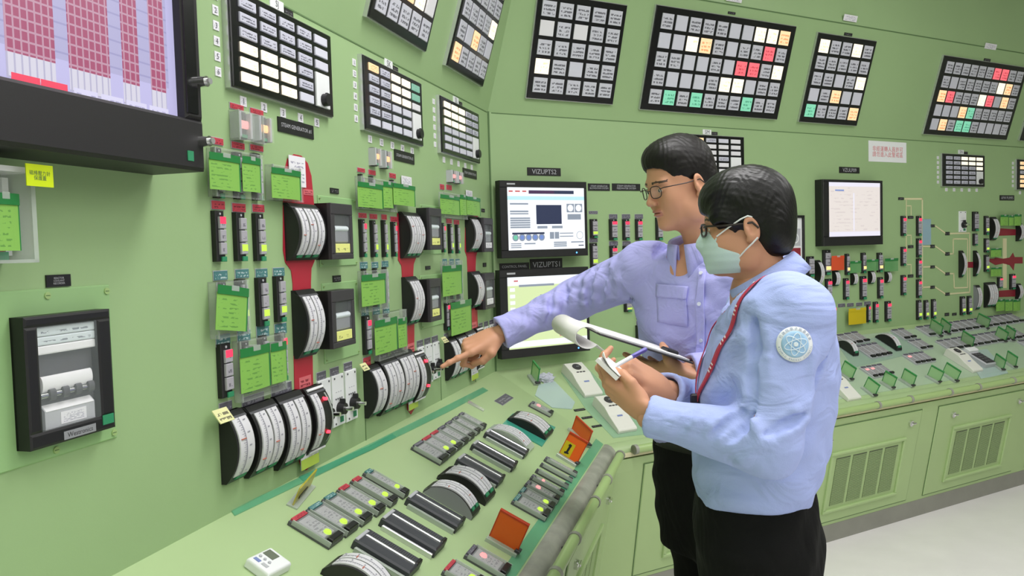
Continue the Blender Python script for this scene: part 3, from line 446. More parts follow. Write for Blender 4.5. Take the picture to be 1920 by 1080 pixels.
([(3.4294, 1.4352), (3.4703, 1.4341), (3.4705, 1.5336), (3.631, 1.5306), (3.6307, 1.2017), (3.4815, 1.2053), (3.4758, 1.302), (3.429, 1.3039)], 0.009)],
'phone':[('BD', 0.3682, -0.1731, 0.1087, 0.2158, 0, 'white wedge handset with black dial under the lower monitor'),
('BD', 0.3741, -0.4425, 0.1186, 0.2157, 0, 'white wedge handset with black dial beside the cuffed hands'),
('BD', 2.9287, -0.4424, 0.0998, 0.1994, 0, 'white wedge handset with black dial beside the dark keypad phone'),
('BD', 1.7812, -0.4998, 0.0998, 0.1994, 0, "white wedge handset half hidden by the masked man's sleeve")],
'keypad':[('BD', 3.0842, -0.4344, 0.0989, 0.119, 0.0, 'dark keypad phone on pale blue sheet, far console')],
'card':[('AD', -1.4977, -0.5186, 0.0844, 0.0909, -90.3, 79.0, 'orange', 'lone orange hinged card standing over the pink-lamp desk station'),
('AD', -0.6328, -0.5148, 0.0768, 0.0892, -99.3, 98.0, 'orange2', 'orange hinged card with yellow sign and black mark, front of a pair'),
('AD', -0.3238, -0.4977, 0.1263, 0.0596, -135.0, 82.0, 'orange', 'orange hinged card behind the yellow-signed one'),
('BD', 1.9335, -0.4052, 0.0781, 0.0691, -89.5, 91.0, 'green', "green hinged card on the far console, beside the masked man's sleeve"),
('BD', 1.944, -0.5565, 0.0782, 0.0624, -93.2, 91.0, 'green', 'green hinged card on the far console, lowest, beside the half-hidden handset'),
('BD', 2.1256, -0.5289, 0.0686, 0.0685, -83.0, 100.0, 'green', 'green hinged card on the far console, third along the front row'),
('BD', 2.2821, -0.5352, 0.0742, 0.0678, -86.2, 101.0, 'green', 'green hinged card on the far console, fourth along the front row'),
('BD', 2.5052, -0.5426, 0.0731, 0.068, -80.6, 97.0, 'green', 'green hinged card on the far console, fifth along the front row'),
('BD', 2.648, -0.5471, 0.0927, 0.0647, -91.4, 85.0, 'green', 'green hinged card on the far console, against the side of the white handset'),
('BD', 3.0956, -0.1243, 0.0919, 0.077, -96.6, 73.0, 'green', 'green hinged card on the far console, first at the console back'),
('BD', 3.2009, -0.1164, 0.0872, 0.0686, -105.3, 77.0, 'green', 'green hinged card on the far console, second at the console back'),
('BD', 3.1961, -0.2829, 0.0884, 0.0755, -97.7, 72.0, 'green', 'green hinged card on the far console, alone in the middle'),
('BD', 3.6144, -0.1138, 0.0803, 0.0857, -81.2, 113.0, 'green', 'green hinged card on the far console, yellow-tinted, third at the console back'),
('BD', 3.5795, -0.2704, 0.0797, 0.0662, -97.7, 80.0, 'green', 'green hinged card on the far console, first of the far pair'),
('BD', 3.6729, -0.2745, 0.0741, 0.0732, -104.0, 73.0, 'green', 'green hinged card on the far console, second of the far pair'),
('BD', 3.1505, -0.5299, 0.0754, 0.0674, -102.6, 76.0, 'green', 'green hinged card on the far console, first of the pair near the frame edge'),
('BD', 3.2843, -0.5267, 0.0709, 0.0757, -98.9, 69.0, 'green', 'green hinged card on the far console, second of the pair near the frame edge'),
('BD', 0.1477, -0.1065, 0.0698, 0.0779, -93.2, 85.0, 'green', 'thin green card standing under the lower flat monitor')],
'timer':[('AD', -2.0681, -0.1543, 0.0705, 0.0533, 0.0, 'white kitchen timer with grey display lying on the angled desk')],
'timerq':[(-2.1317, -0.1397),
(-2.0587, -0.1334),
(-2.0657, -0.1939),
(-2.1394, -0.2002)],
'yellowmark':[(-1.8525, -0.0693),
(-1.7259, -0.0421)],
'bagpos':[0.2121,
-0.1096],
'fascia_v':[0.6152]}
import bpy, bmesh, math, random
import numpy as np
from mathutils import Vector, Matrix
random.seed(7)
SC=bpy.context.scene
COL=SC.collection
R=math.radians
# ------------------------------------------------------------------ camera
F_PX=1496.57; PITCH=0.0488; ROLL=0.02839; EYE=1.55
cam_d=bpy.data.cameras.new('camera'); cam=bpy.data.objects.new('camera',cam_d); COL.objects.link(cam)
cam_d.sensor_fit='HORIZONTAL'; cam_d.sensor_width=36; cam_d.lens=F_PX/1920*36; cam_d.clip_start=.02
cp,sp=math.cos(PITCH),math.sin(PITCH); cr,sr=math.cos(ROLL),math.sin(ROLL)
fw=Vector((0,cp,-sp)); up=Vector((0,sp,cp)); rt=Vector((1,0,0))
r2=cr*rt-sr*up; u2=sr*rt+cr*up
cam.matrix_world=Matrix(((r2.x,u2.x,-fw.x,0),(r2.y,u2.y,-fw.y,0),(r2.z,u2.z,-fw.z,EYE),(0,0,0,1)))
SC.camera=cam
# ------------------------------------------------------------------ exposure, world, room light
SC.view_settings.view_transform='Standard'; SC.view_settings.look='None'
SC.view_settings.exposure=0.0; SC.view_settings.gamma=1; SC.view_settings.use_curve_mapping=False
wd=bpy.data.worlds.new('world'); SC.world=wd; wd.use_nodes=True
wd.node_tree.nodes['Background'].inputs[0].default_value=(.9,.95,1,1)
wd.node_tree.nodes['Background'].inputs[1].default_value=0.12
LAMP_W=13.3
CEIL=3.35
# ------------------------------------------------------------------ frames of the room
AZ=0.275276; BEND=0.790495
TH=0.293423; HH=2.1727; HB=0.99041; DD=0.58632; HF=0.70028; FV=T['fascia_v'][0]
Z=Vector((0,0,1))
dA=Vector((math.sin(AZ),math.cos(AZ),0)); nA=Vector((math.cos(AZ),-math.sin(AZ),0))
dB=Vector((math.sin(AZ+BEND),math.cos(AZ+BEND),0)); nB=Vector((math.cos(AZ+BEND),-math.sin(AZ+BEND),0))
C0=Vector((-0.08735,3.65,0)); W=(nA+nB)/(1+nA.dot(nB))
LD=math.hypot(DD,HB-HF)
def frame(o,u,v):
    n=u.cross(v); return Matrix(((u.x,v.x,n.x,o.x),(u.y,v.y,n.y,o.y),(u.z,v.z,n.z,o.z),(0,0,0,1)))
_bc=(nB*.101+Z*.52).normalized(); _ac=(nA*.101+Z*.52).normalized()
PL={'A':frame(C0,dA,Z),'B':frame(C0,dB,Z),
 'AU':frame(C0+Z*HH,dA,Z*math.cos(TH)+nA*math.sin(TH)),'BU':frame(C0+Z*HH,dB,Z*math.cos(TH)+nB*math.sin(TH)),
 'AD':frame(C0+Z*HB,dA,(-nA*DD+Z*(HB-HF))/LD),'BD':frame(C0+Z*HB,dB,(-nB*DD+Z*(HB-HF))/LD),
 'AC':frame(C0+nA*.581+Z*.61,dA,_ac),'BC':frame(C0+nB*.581+Z*.61,dB,_bc)}
def at(pl,u,v,off=0.0,rot=0.0):
    return PL[pl]@Matrix.Translation((u,v,off))@Matrix.Rotation(R(rot),4,'Z')
# ------------------------------------------------------------------ materials
def lin(c): return tuple(((x/12.92) if x<=.04045 else ((x+.055)/1.055)**2.4) for x in c)
MAT={}
def hexc(h): return tuple(int(h[i:i+2],16)/255 for i in (0,2,4))
def M(name,h,rough=.5,metal=0.0,emit=0.0,alpha=1.0,trans=0.0,bump=0.0,bscale=200,spec=.5,vary=0.0,vscale=3.0,coat=0.0):
    m=bpy.data.materials.new(name); m.use_nodes=True; MAT[name]=m
    nt=m.node_tree; b=nt.nodes['Principled BSDF']; c=lin(hexc(h))+(1,)
    b.inputs['Base Color'].default_value=(c if not emit else tuple(x*.25 for x in c[:3])+(1,)); b.inputs['Roughness'].default_value=rough; b.inputs['Metallic'].default_value=metal
    b.inputs['Specular IOR Level'].default_value=spec
    b.inputs['Coat Weight'].default_value=coat
    if emit: b.inputs['Emission Color'].default_value=c; b.inputs['Emission Strength'].default_value=emit
    if alpha<1: b.inputs['Alpha'].default_value=alpha
    if trans: b.inputs['Transmission Weight'].default_value=trans
    if vary:
        tc=nt.nodes.new('ShaderNodeTexCoord'); n=nt.nodes.new('ShaderNodeTexNoise'); n.inputs['Scale'].default_value=vscale; n.inputs['Detail'].default_value=4
        hs=nt.nodes.new('ShaderNodeHueSaturation'); hs.inputs['Color'].default_value=c
        mr=nt.nodes.new('ShaderNodeMapRange'); mr.inputs[1].default_value=.3; mr.inputs[2].default_value=.7; mr.inputs[3].default_value=1-vary; mr.inputs[4].default_value=1+vary
        nt.links.new(tc.outputs['Object'],n.inputs['Vector']); nt.links.new(n.outputs['Fac'],mr.inputs[0]); nt.links.new(mr.outputs[0],hs.inputs['Value']); nt.links.new(hs.outputs[0],b.inputs['Base Color'])
    if bump:
        tc=nt.nodes.new('ShaderNodeTexCoord'); n=nt.nodes.new('ShaderNodeTexNoise'); n.inputs['Scale'].default_value=bscale; n.inputs['Detail'].default_value=3
        bp=nt.nodes.new('ShaderNodeBump'); bp.inputs['Strength'].default_value=bump; bp.inputs['Distance'].default_value=.002
        nt.links.new(tc.outputs['Object'],n.inputs['Vector']); nt.links.new(n.outputs['Fac'],bp.inputs['Height']); nt.links.new(bp.outputs[0],b.inputs['Normal'])
    return m
def PRINT(name,bg,ink,rows=3,cols=9,thr=.47,rough=.5,emit=0.0,mx=.1,my=.14,frac=.55,axis=('X','Y'),x1=None):
    """flat print: rows of small dark marks on a plain ground"""
    m=M(name,bg,rough); nt=m.node_tree; b=nt.nodes['Principled BSDF']; N=nt.nodes.new; L=nt.links.new
    tc=N('ShaderNodeTexCoord'); sx=N('ShaderNodeSeparateXYZ'); L(tc.outputs['Generated'],sx.inputs[0])
    oi=N('ShaderNodeObjectInfo')
    def ma(op,a,bb=None):
        n=N('ShaderNodeMath'); n.operation=op
        for i,q in enumerate((a,bb)):
            if q is None: continue
            if isinstance(q,(int,float)): n.inputs[i].default_value=q
            else: L(q,n.inputs[i])
        return n.outputs[0]
    x,y=sx.outputs[axis[0]],sx.outputs[axis[1]]
    yy=ma('MULTIPLY',ma('DIVIDE',ma('SUBTRACT',y,my),1-2*my),rows)
    row=ma('FLOOR',yy); fr=ma('FRACT',yy)
    inrow=ma('LESS_THAN',fr,frac)
    cv=N('ShaderNodeCombineXYZ'); L(ma('MULTIPLY',x,cols),cv.inputs[0]); L(ma('ADD',ma('MULTIPLY',row,7.31),ma('MULTIPLY',oi.outputs['Random'],91.0)),cv.inputs[1]); L(ma('MULTIPLY',fr,1.3),cv.inputs[2])
    no=N('ShaderNodeTexNoise'); no.inputs['Scale'].default_value=1.0; no.inputs['Detail'].default_value=1.5; L(cv.outputs[0],no.inputs['Vector'])
    ink1=ma('GREATER_THAN',no.outputs['Fac'],thr)
    mar=ma('MULTIPLY',ma('MULTIPLY',ma('GREATER_THAN',x,mx),ma('LESS_THAN',x,x1 or 1-mx)),ma('MULTIPLY',ma('GREATER_THAN',y,my),ma('LESS_THAN',y,1-my)))
    fac=ma('MULTIPLY',ma('MULTIPLY',ink1,inrow),mar)
    mx_=N('ShaderNodeMix'); mx_.data_type='RGBA'
    mx_.inputs[6].default_value=lin(hexc(bg))+(1,); mx_.inputs[7].default_value=lin(hexc(ink))+(1,)
    L(fac,mx_.inputs[0])
    if not emit: L(mx_.outputs[2],b.inputs['Base Color'])
    else: b.inputs['Base Color'].default_value=tuple(x*.3 for x in lin(hexc(bg)))+(1,); L(mx_.outputs[2],b.inputs['Emission Color']); b.inputs['Emission Strength'].default_value=emit
    return m
GREEN='9bbb83'
M('panel_green','9cb986',.42,vary=.03,vscale=1.5,bump=.05,bscale=350)
M('desk_green','acc491',.38,vary=.03,vscale=2,bump=.05,bscale=350)
M('cabinet_green','aac38a',.45,vary=.04,vscale=2)
M('cover_green','98be84',.4)
M('seam_dark','5c7a4d',.7)
M('floor_cream','f3eff0',.30,vary=.03,vscale=5)
M('ceiling_white','e8e8e4',.8)
M('wall_paint','cfd6c4',.7)
M('plinth_grey','8d8d84',.6,vary=.06,vscale=9)
M('nose_grey','9b9b92',.4,vary=.25,vscale=14)
M('rail_green','a5c07f',.28)
M('black','1b1a1d',.42); M('black_gloss','101014',.18); M('charcoal','3a373c',.5); M('tv_black','1d1b1e',.5,bump=.12,bscale=900)
M('dark_grey','55555a',.5); M('grey','8f9096',.5); M('light_grey','b9bac0',.45); M('white','eceef0',.45); M('cream','ddd7ae',.5)
M('red','b3263a',.5); M('redlit','d8414a',.5); M('darkred','8e2635',.5); M('redplate','bf3d4c',.5)
M('teal_tag','2f8a60',.5); M('teal','3d7d77',.5); M('silver','d3d4d6',.25,metal=.7); M('chrome','e0e0e0',.15,metal=1)
M('paper','f0eff2',.7); M('yellow','d9ee0a',.55); M('tabyellow','e6e39a',.6); M('yellowgreen','b4cf53',.55); M('brown','5a3b2c',.6)
M('scale_white','d9d8dd',.5); M('scale_mark','9b9aa6',.6); M('pointer_red','c0705f',.5); M('meter_grey','3c3d44',.45)
M('clear','e8efe9',.08,alpha=.08,spec=.12); M('clear_side','d9e0da',.12,alpha=.26,spec=.2); M('clear_edge','cdd6ce',.15,alpha=.55); M('window_glass','cfd8da',.03,alpha=.07,spec=.25)
M('station_cap','b3b0b8',.45); M('deskcap','a9a9aa',.4)
M('lit_red','ff3a5c',.4,emit=1.3); M('lit_green','c9ee55',.4,emit=.95); M('lit_amber','ffd98a',.4,emit=1.3); M('lit_pink','ff9a9a',.4,emit=1.3); M('lit_orange','ffb27a',.4,emit=1.6)
M('led_red','ff2a3a',.4,emit=6.0); M('led_blue','4a90ff',.4,emit=4.0)
M('tag_green','8ccb4a',.6); M('tag_head','1f7a3a',.45); M('tag_clear','6fb070',.3,alpha=.55); M('tag_orange','d8502a',.5); M('tag_yellow','cfb812',.5)
M('card_green','b4e2a4',.25,alpha=.62); M('card_green_edge','2f8a44',.35); M('card_orange','f0661a',.4,alpha=.95); M('card_orange_edge','c23a10',.4)
M('sheet_teal','5cc29a',.15,alpha=.34); M('sheet_faint','a5d6c4',.15,alpha=.22); M('sheet_clear','dcefe6',.12,alpha=.22,spec=.3); M('sheet_pale','cfe6e4',.12,alpha=.55); M('sheet_solid','3f9d88',.3); M('paleblue','a6c6d6',.4,alpha=.7)
M('phone_white','e4e4dc',.4); M('lcd','6d7566',.3); M('button_blue','7d8cc0',.5)
M('grille_dark','5b6650',.7)
# windows of the alarm panels
PRINT('win_T','d0d0dc','74747e',3,8,.46); PRINT('win_B','d6d6e4','c8c8d6',1,2,.9); PRINT('win_p','e8e6ec','dad8e0',1,2,.9)
PRINT('win_W','fff4dc','f2d9a8',3,8,.55,emit=1.15); PRINT('win_a','ffd9a8','e8905a',3,8,.48,emit=1.0); PRINT('win_r','f8707a','b83a48',3,8,.5,emit=.95); PRINT('win_G','8fe6c0','3f9a78',3,8,.5,emit=.7); PRINT('win_g','9ad6bd','5fae90',2,8,.6,emit=.5)
PRINT('win_low_T','c8c8d8','6a6a78',2,9,.46,my=.2)
PRINT('hand_print_fold_shade','86bb55','679a46',7,7,.53,mx=.05,my=.08,frac=.4,x1=.66); PRINT('hand_red','d86a72','8c2c3a',2,9,.45)  # tag handwriting, kept to one side so its ink paints the fold's shade
PRINT('plate_red','c03f4e','7a2030',2,9,.5,my=.2); PRINT('plate_teal','4a7d7e','b7c9c9',2,9,.52,my=.18); PRINT('plate_dark','5c5a66','8d8b96',2,8,.5,my=.2); PRINT('plate_black','1e1d20','77767c',2,8,.5,my=.22)
PRINT('slip_print','eceaf0','a9a7b8',6,9,.5); PRINT('tab_print','e4e2a8','77735a',2,7,.48); PRINT('recorder_strip','d9e2e6','8a929a',1,14,.5,my=.3); PRINT('yellow_print','e9ec8e','a8aa66',1,7,.5,my=.25)
PRINT('beige_screen','efe6e2','dfd3d2',14,9,.56,emit=.75,mx=.04,my=.05,frac=.35)
PRINT('wy_print','d8d8de','9a98b0',4,8,.5)
PRINT('button_print','aaa7b0','77747e',1,3,.46,my=.25,mx=.25); PRINT('deskcap_print','a5a4a8','7f7d84',6,5,.5,frac=.6)
PRINT('sheet_print','f4f4ee','d7d7d2',9,8,.5)
# ------------------------------------------------------------------ mesh builder
class MB:
    def __init__(s): s.v=[]; s.f=[]; s.m=[]; s.mats=[]; s.sm=[]
    def mi(s,m):
        if m not in s.mats: s.mats.append(m)
        return s.mats.index(m)
    def add(s,vs,fs,m,smooth=False):
        o=len(s.v); i=s.mi(m); s.v+=[tuple(q) for q in vs]
        for f in fs: s.f.append([o+k for k in f]); s.m.append(i); s.sm.append(smooth)
        return s
    def box(s,x0,x1,y0,y1,z0,z1,m,c=0.0):
        if c<=0:
            vs=[(x0,y0,z0),(x1,y0,z0),(x1,y1,z0),(x0,y1,z0),(x0,y0,z1),(x1,y0,z1),(x1,y1,z1),(x0,y1,z1)]
            return s.add(vs,[(3,2,1,0),(4,5,6,7),(0,1,5,4),(1,2,6,5),(2,3,7,6),(3,0,4,7)],m)
        c=min(c,(x1-x0)*.45,(y1-y0)*.45,(z1-z0)*.9)
        vs=[(x0,y0,z0),(x1,y0,z0),(x1,y1,z0),(x0,y1,z0),(x0,y0,z1-c),(x1,y0,z1-c),(x1,y1,z1-c),(x0,y1,z1-c),(x0+c,y0+c,z1),(x1-c,y0+c,z1),(x1-c,y1-c,z1),(x0+c,y1-c,z1)]
        return s.add(vs,[(3,2,1,0),(0,1,5,4),(1,2,6,5),(2,3,7,6),(3,0,4,7),(4,5,9,8),(5,6,10,9),(6,7,11,10),(7,4,8,11),(8,9,10,11)],m)
    def prism(s,pts,z0,z1,m,axis='z'):
        n=len(pts)
        P=(lambda x,y,z:(x,y,z)) if axis=='z' else ((lambda x,y,z:(z,x,y)) if axis=='x' else (lambda x,y,z:(x,z,y)))
        vs=[P(x,y,z0) for x,y in pts]+[P(x,y,z1) for x,y in pts]
        fs=[tuple(range(n-1,-1,-1)),tuple(range(n,2*n))]+[(i,(i+1)%n,n+(i+1)%n,n+i) for i in range(n)]
        return s.add(vs,fs,m)
    def cyl(s,c,r,h,m,n=16,axis='z',r2=None,smooth=True):
        r2=r if r2 is None else r2
        A={'z':lambda x,y,z:(x,y,z),'x':lambda x,y,z:(z,x,y),'y':lambda x,y,z:(y,z,x)}[axis]
        vs=[];cx,cy,cz=c
        for k,(rr,zz) in enumerate(((r,0),(r2,h))):
            for i in range(n):
                a=2*math.pi*i/n; p=A(rr*math.cos(a),rr*math.sin(a),zz); vs.append((cx+p[0],cy+p[1],cz+p[2]))
        o=len(s.v); s.add(vs,[(i,(i+1)%n,n+(i+1)%n,n+i) for i in range(n)],m,smooth)
        s.add([vs[n+i] for i in range(n)],[tuple(range(n))],m); s.add([vs[i] for i in range(n)],[tuple(range(n-1,-1,-1))],m)
        return s
    def tube(s,pts,r,m,n=10,smooth=True,caps=True,radii=None):
        P=[Vector(p) for p in pts]; vs=[]; prev=None
        for i,p in enumerate(P):
            t=(P[min(i+1,len(P)-1)]-P[max(i-1,0)]).normalized()
            if prev is None:
                a=Vector((0,0,1)) if abs(t.z)<.9 else Vector((1,0,0)); x=t.cross(a).normalized()
            else: x=(prev-t*prev.dot(t)).normalized()
            prev=x; y=t.cross(x); rr=radii[i] if radii else r
            for k in range(n):
                a=2*math.pi*k/n; vs.append(p+x*(rr*math.cos(a))+y*(rr*math.sin(a)))
        fs=[]
        for i in range(len(P)-1):
            for k in range(n): fs.append((i*n+k,i*n+(k+1)%n,(i+1)*n+(k+1)%n,(i+1)*n+k))
        s.add(vs,fs,m,smooth)
        if caps:
            s.add(vs[:n],[tuple(range(n-1,-1,-1))],m); s.add(vs[-n:],[tuple(range(n))],m)
        return s
    def strip(s,pts,w,z0,z1,m):
        """flat ribbon along a 2-D polyline with thickness"""
        for a,b in zip(pts[:-1],pts[1:]):
            a=Vector(a+(0,)) if len(a)==2 else Vector(a); b=Vector(b+(0,)) if len(b)==2 else Vector(b)
            t=(b-a); 
            if t.length<1e-6: continue
            t.normalize(); q=Vector((-t.y,t.x,0))*w/2; a2=a-t*w/2; b2=b+t*w/2
            s.prism([(a2-q)[:2],(b2-q)[:2],(b2+q)[:2],(a2+q)[:2]],z0,z1,m)
        return s
    def mesh(s,name):
        me=bpy.data.meshes.new(name); me.from_pydata(s.v,[],s.f)
        for m in s.mats: me.materials.append(MAT[m])
        me.polygons.foreach_set('material_index',s.m); me.polygons.foreach_set('use_smooth',s.sm); me.update(); return me
def link(name,data,parent=None,mw=None):
    o=bpy.data.objects.new(name,data); COL.objects.link(o)
    if parent is not None: o.parent=parent
    if mw is not None:
        if parent is None: o.matrix_world=mw
        else: o.matrix_local=mw
    return o
def obj(name,mb,parent=None,mw=None): return link(name,mb.mesh(name),parent,mw)
def tag(o,label,cat,group=None):
    o['label']=label; o['category']=cat
    if group: o['group']=group
    return o
def thing(name,label,cat,mw,group=None):
    o=bpy.data.objects.new(name,None); o.empty_display_size=.05; COL.objects.link(o); o.matrix_world=mw
    return tag(o,label,cat,group)
def struct(o): o['kind']='structure'; return o
def stuff(o): o['kind']='stuff'; return o
MC={}
def cached(key,fn):
    if key not in MC: MC[key]=fn()
    return MC[key]
def lettering(name,text,mat,parent,w,h,z,loc=(0,0),rot=0,spacing=1.0):
    cu=bpy.data.curves.new(name,'FONT'); cu.body=text; cu.size=1; cu.align_x='CENTER'; cu.align_y='CENTER'; cu.resolution_u=2; cu.space_line=.95; cu.space_character=spacing
    t=bpy.data.objects.new(name,cu); COL.objects.link(t)
    me=bpy.data.meshes.new_from_object(t.evaluated_get(bpy.context.evaluated_depsgraph_get()))
    bpy.data.objects.remove(t)
    if len(me.vertices)==0: return None
    co=np.array([v.co[:] for v in me.vertices]); lo,hi=co.min(0),co.max(0); s=min(w/(hi[0]-lo[0]),h/(hi[1]-lo[1]))
    c=(lo+hi)/2
    for v in me.vertices: v.co=((v.co[0]-c[0])*s,(v.co[1]-c[1])*s,0)
    me.materials.clear(); me.materials.append(MAT[mat])
    return link(name,me,parent,Matrix.Translation((loc[0],loc[1],z))@Matrix.Rotation(R(rot),4,'Z'))
# ------------------------------------------------------------------ room shell
def quadmesh(name,quads,m,parent=None):
    mb=MB()
    for q in quads: mb.add([tuple(p) for p in q],[tuple(range(len(q)))],m)
    return obj(name,mb,parent)
UA,UB=-6.0,7.6
def slab(name,pts,m,nrm,parent=None,t=.04):
    """polygon in world space given thickness away from the room"""
    mb=MB(); n=len(pts); b=[p-nrm*t for p in pts]
    mb.add([tuple(p) for p in pts]+[tuple(p) for p in b],[tuple(range(n)),tuple(range(2*n-1,n-1,-1))]+[(i,n+i,n+(i+1)%n,(i+1)%n) for i in range(n)],m)
    return obj(name,mb,parent)
top1=C0+Z*(HH+FV*math.cos(TH))+W*(FV*math.sin(TH))
def wall(side,d,n,ue,sgn):
    o=bpy.data.objects.new('wall_'+side,None); COL.objects.link(o); struct(o)
    e=d*ue; tn=n*(FV*math.sin(TH))+Z*(FV*math.cos(TH))
    def q(a,b): return [a,b] if sgn>0 else [b,a]
    low=[C0,C0+e,C0+e+Z*HH,C0+Z*HH]; upq=[C0+Z*HH,C0+e+Z*HH,C0+e+Z*HH+tn,top1]
    ft=Z*(CEIL-(HH+FV*math.cos(TH)))
    fas=[top1,C0+e+Z*HH+tn,C0+e+Z*HH+tn+ft,top1+ft]
    un=(n*math.cos(TH)-Z*math.sin(TH))
    for nm,pts,nn in (('panel_face',low,n),('tilted_panel',upq,un),('fascia_panel',fas,n)):
        if sgn<0: pts=pts[::-1]
        slab(nm,pts,'panel_green',nn,o)
    return o
wl=wall('left',dA,nA,UA,-1); wr=wall('right',dB,nB,UB,1)
# panel seams (dark joints between bolted plates)
def seam(pl,u0,v0,u1,v1,par,w=.003):
    mb=MB(); mb.strip([(u0,v0),(u1,v1)],w,0,.0015,'seam_dark'); o=obj('panel_seam',mb,par,PL[pl]); return o
seam('A',-.004,HB,-.004,HH,wl,.006); seam('B',.004,HB,.004,HH,wr,.006)
for u in (-1.335,-.70,-.29): seam('A',u,HB,u,HB+.11,wl)
seam('A',-.02,HH-.003,-4.5,HH-.003,wl,.004); seam('B',.02,HH-.003,6,HH-.003,wr,.004)
seam('BU',.0,FV,6,FV,wr,.006)
# floor, ceiling, the two walls behind the camera
e1=C0+dA*UA; e2=C0+dB*UB; f1=e1+nA*8.2; f2=e2+nB*8.2
fl=[e1-nA*.3,f1,f2,e2-nB*.3,C0-W*.3]
mb=MB(); mb.add([(p.x,p.y,0) for p in fl]+[(p.x,p.y,-.06) for p in fl],[(0,1,2,3,4),(9,8,7,6,5)]+[(i,5+i,5+(i+1)%5,(i+1)%5) for i in range(5)],'floor_cream'); struct(obj('floor',mb))
mb=MB(); mb.add([(p.x,p.y,CEIL) for p in fl]+[(p.x,p.y,CEIL+.06) for p in fl],[(4,3,2,1,0),(5,6,7,8,9)]+[(i,(i+1)%5,5+(i+1)%5,5+i) for i in range(5)],'ceiling_white'); struct(obj('ceiling',mb))
for nm,a,b in (('wall_rear',e1,f1),('wall_back',f1,f2),('wall_far',f2,e2)):
    mb=MB(); t=(b-a).normalized(); q=Vector((t.y,-t.x,0))*.06; mb.add([tuple(p) for p in (a,b,b+Z*CEIL,a+Z*CEIL,a+q,b+q,b+q+Z*CEIL,a+q+Z*CEIL)],[(0,1,2,3),(7,6,5,4),(0,4,5,1),(3,2,6,7),(1,5,6,2),(0,3,7,4)],'wall_paint'); struct(obj(nm,mb))
# ceiling luminaires: troffer with frame, diffuser and its own lamp
M('lamp_diffuser','ffffff',.6,emit=1.2)
LUM=[(-.1,.2,.9),(1.7,1.0,1.0),(3.3,2.2,1.0),(1.5,-1.2,1.0),(3.2,-.2,1.0),(5.0,.9,1.0),(-.9,-1.9,.9),(1.0,-2.9,1.0),(3.0,-2.3,1.0),(4.8,-1.2,1.0),(.62,1.75,2.5),(2.7,3.2,.9)]
LORD='first second third fourth fifth sixth seventh eighth ninth tenth eleventh twelfth'.split()
for i,(x,y,lm) in enumerate(LUM):
    t=thing('ceiling_light',f'{LORD[i]} white rectangular ceiling light with glowing diffuser, out of frame above',  'ceiling light',Matrix.Translation((x,y,CEIL))@Matrix.Rotation(-AZ-BEND/2+math.pi,4,'Z')@Matrix.Rotation(math.pi,4,'X'),'ceiling lights over the control room')
    t['label']=f'{LORD[i]} white rectangular ceiling light with glowing diffuser, above the frame'
    mb=MB(); 
    for a in ((-.63,.63,-.33,-.30),(-.63,.63,.30,.33),(-.63,-.60,-.30,.30),(.60,.63,-.30,.30)): mb.box(*a,0,.05,'white')
    obj('frame',mb,t); mb=MB(); mb.box(-.6,.6,-.3,.3,0,.03,'lamp_diffuser'); obj('diffuser',mb,t)
    ld=bpy.data.lights.new('lamp','AREA'); ld.shape='RECTANGLE'; ld.size=1.18; ld.size_y=.58; ld.energy=LAMP_W*lm; ld.color=(1.0,.98,.98)
    lo=link('lamp',ld,t,Matrix.Translation((0,0,.055))@Matrix.Rotation(math.pi,4,'X'))
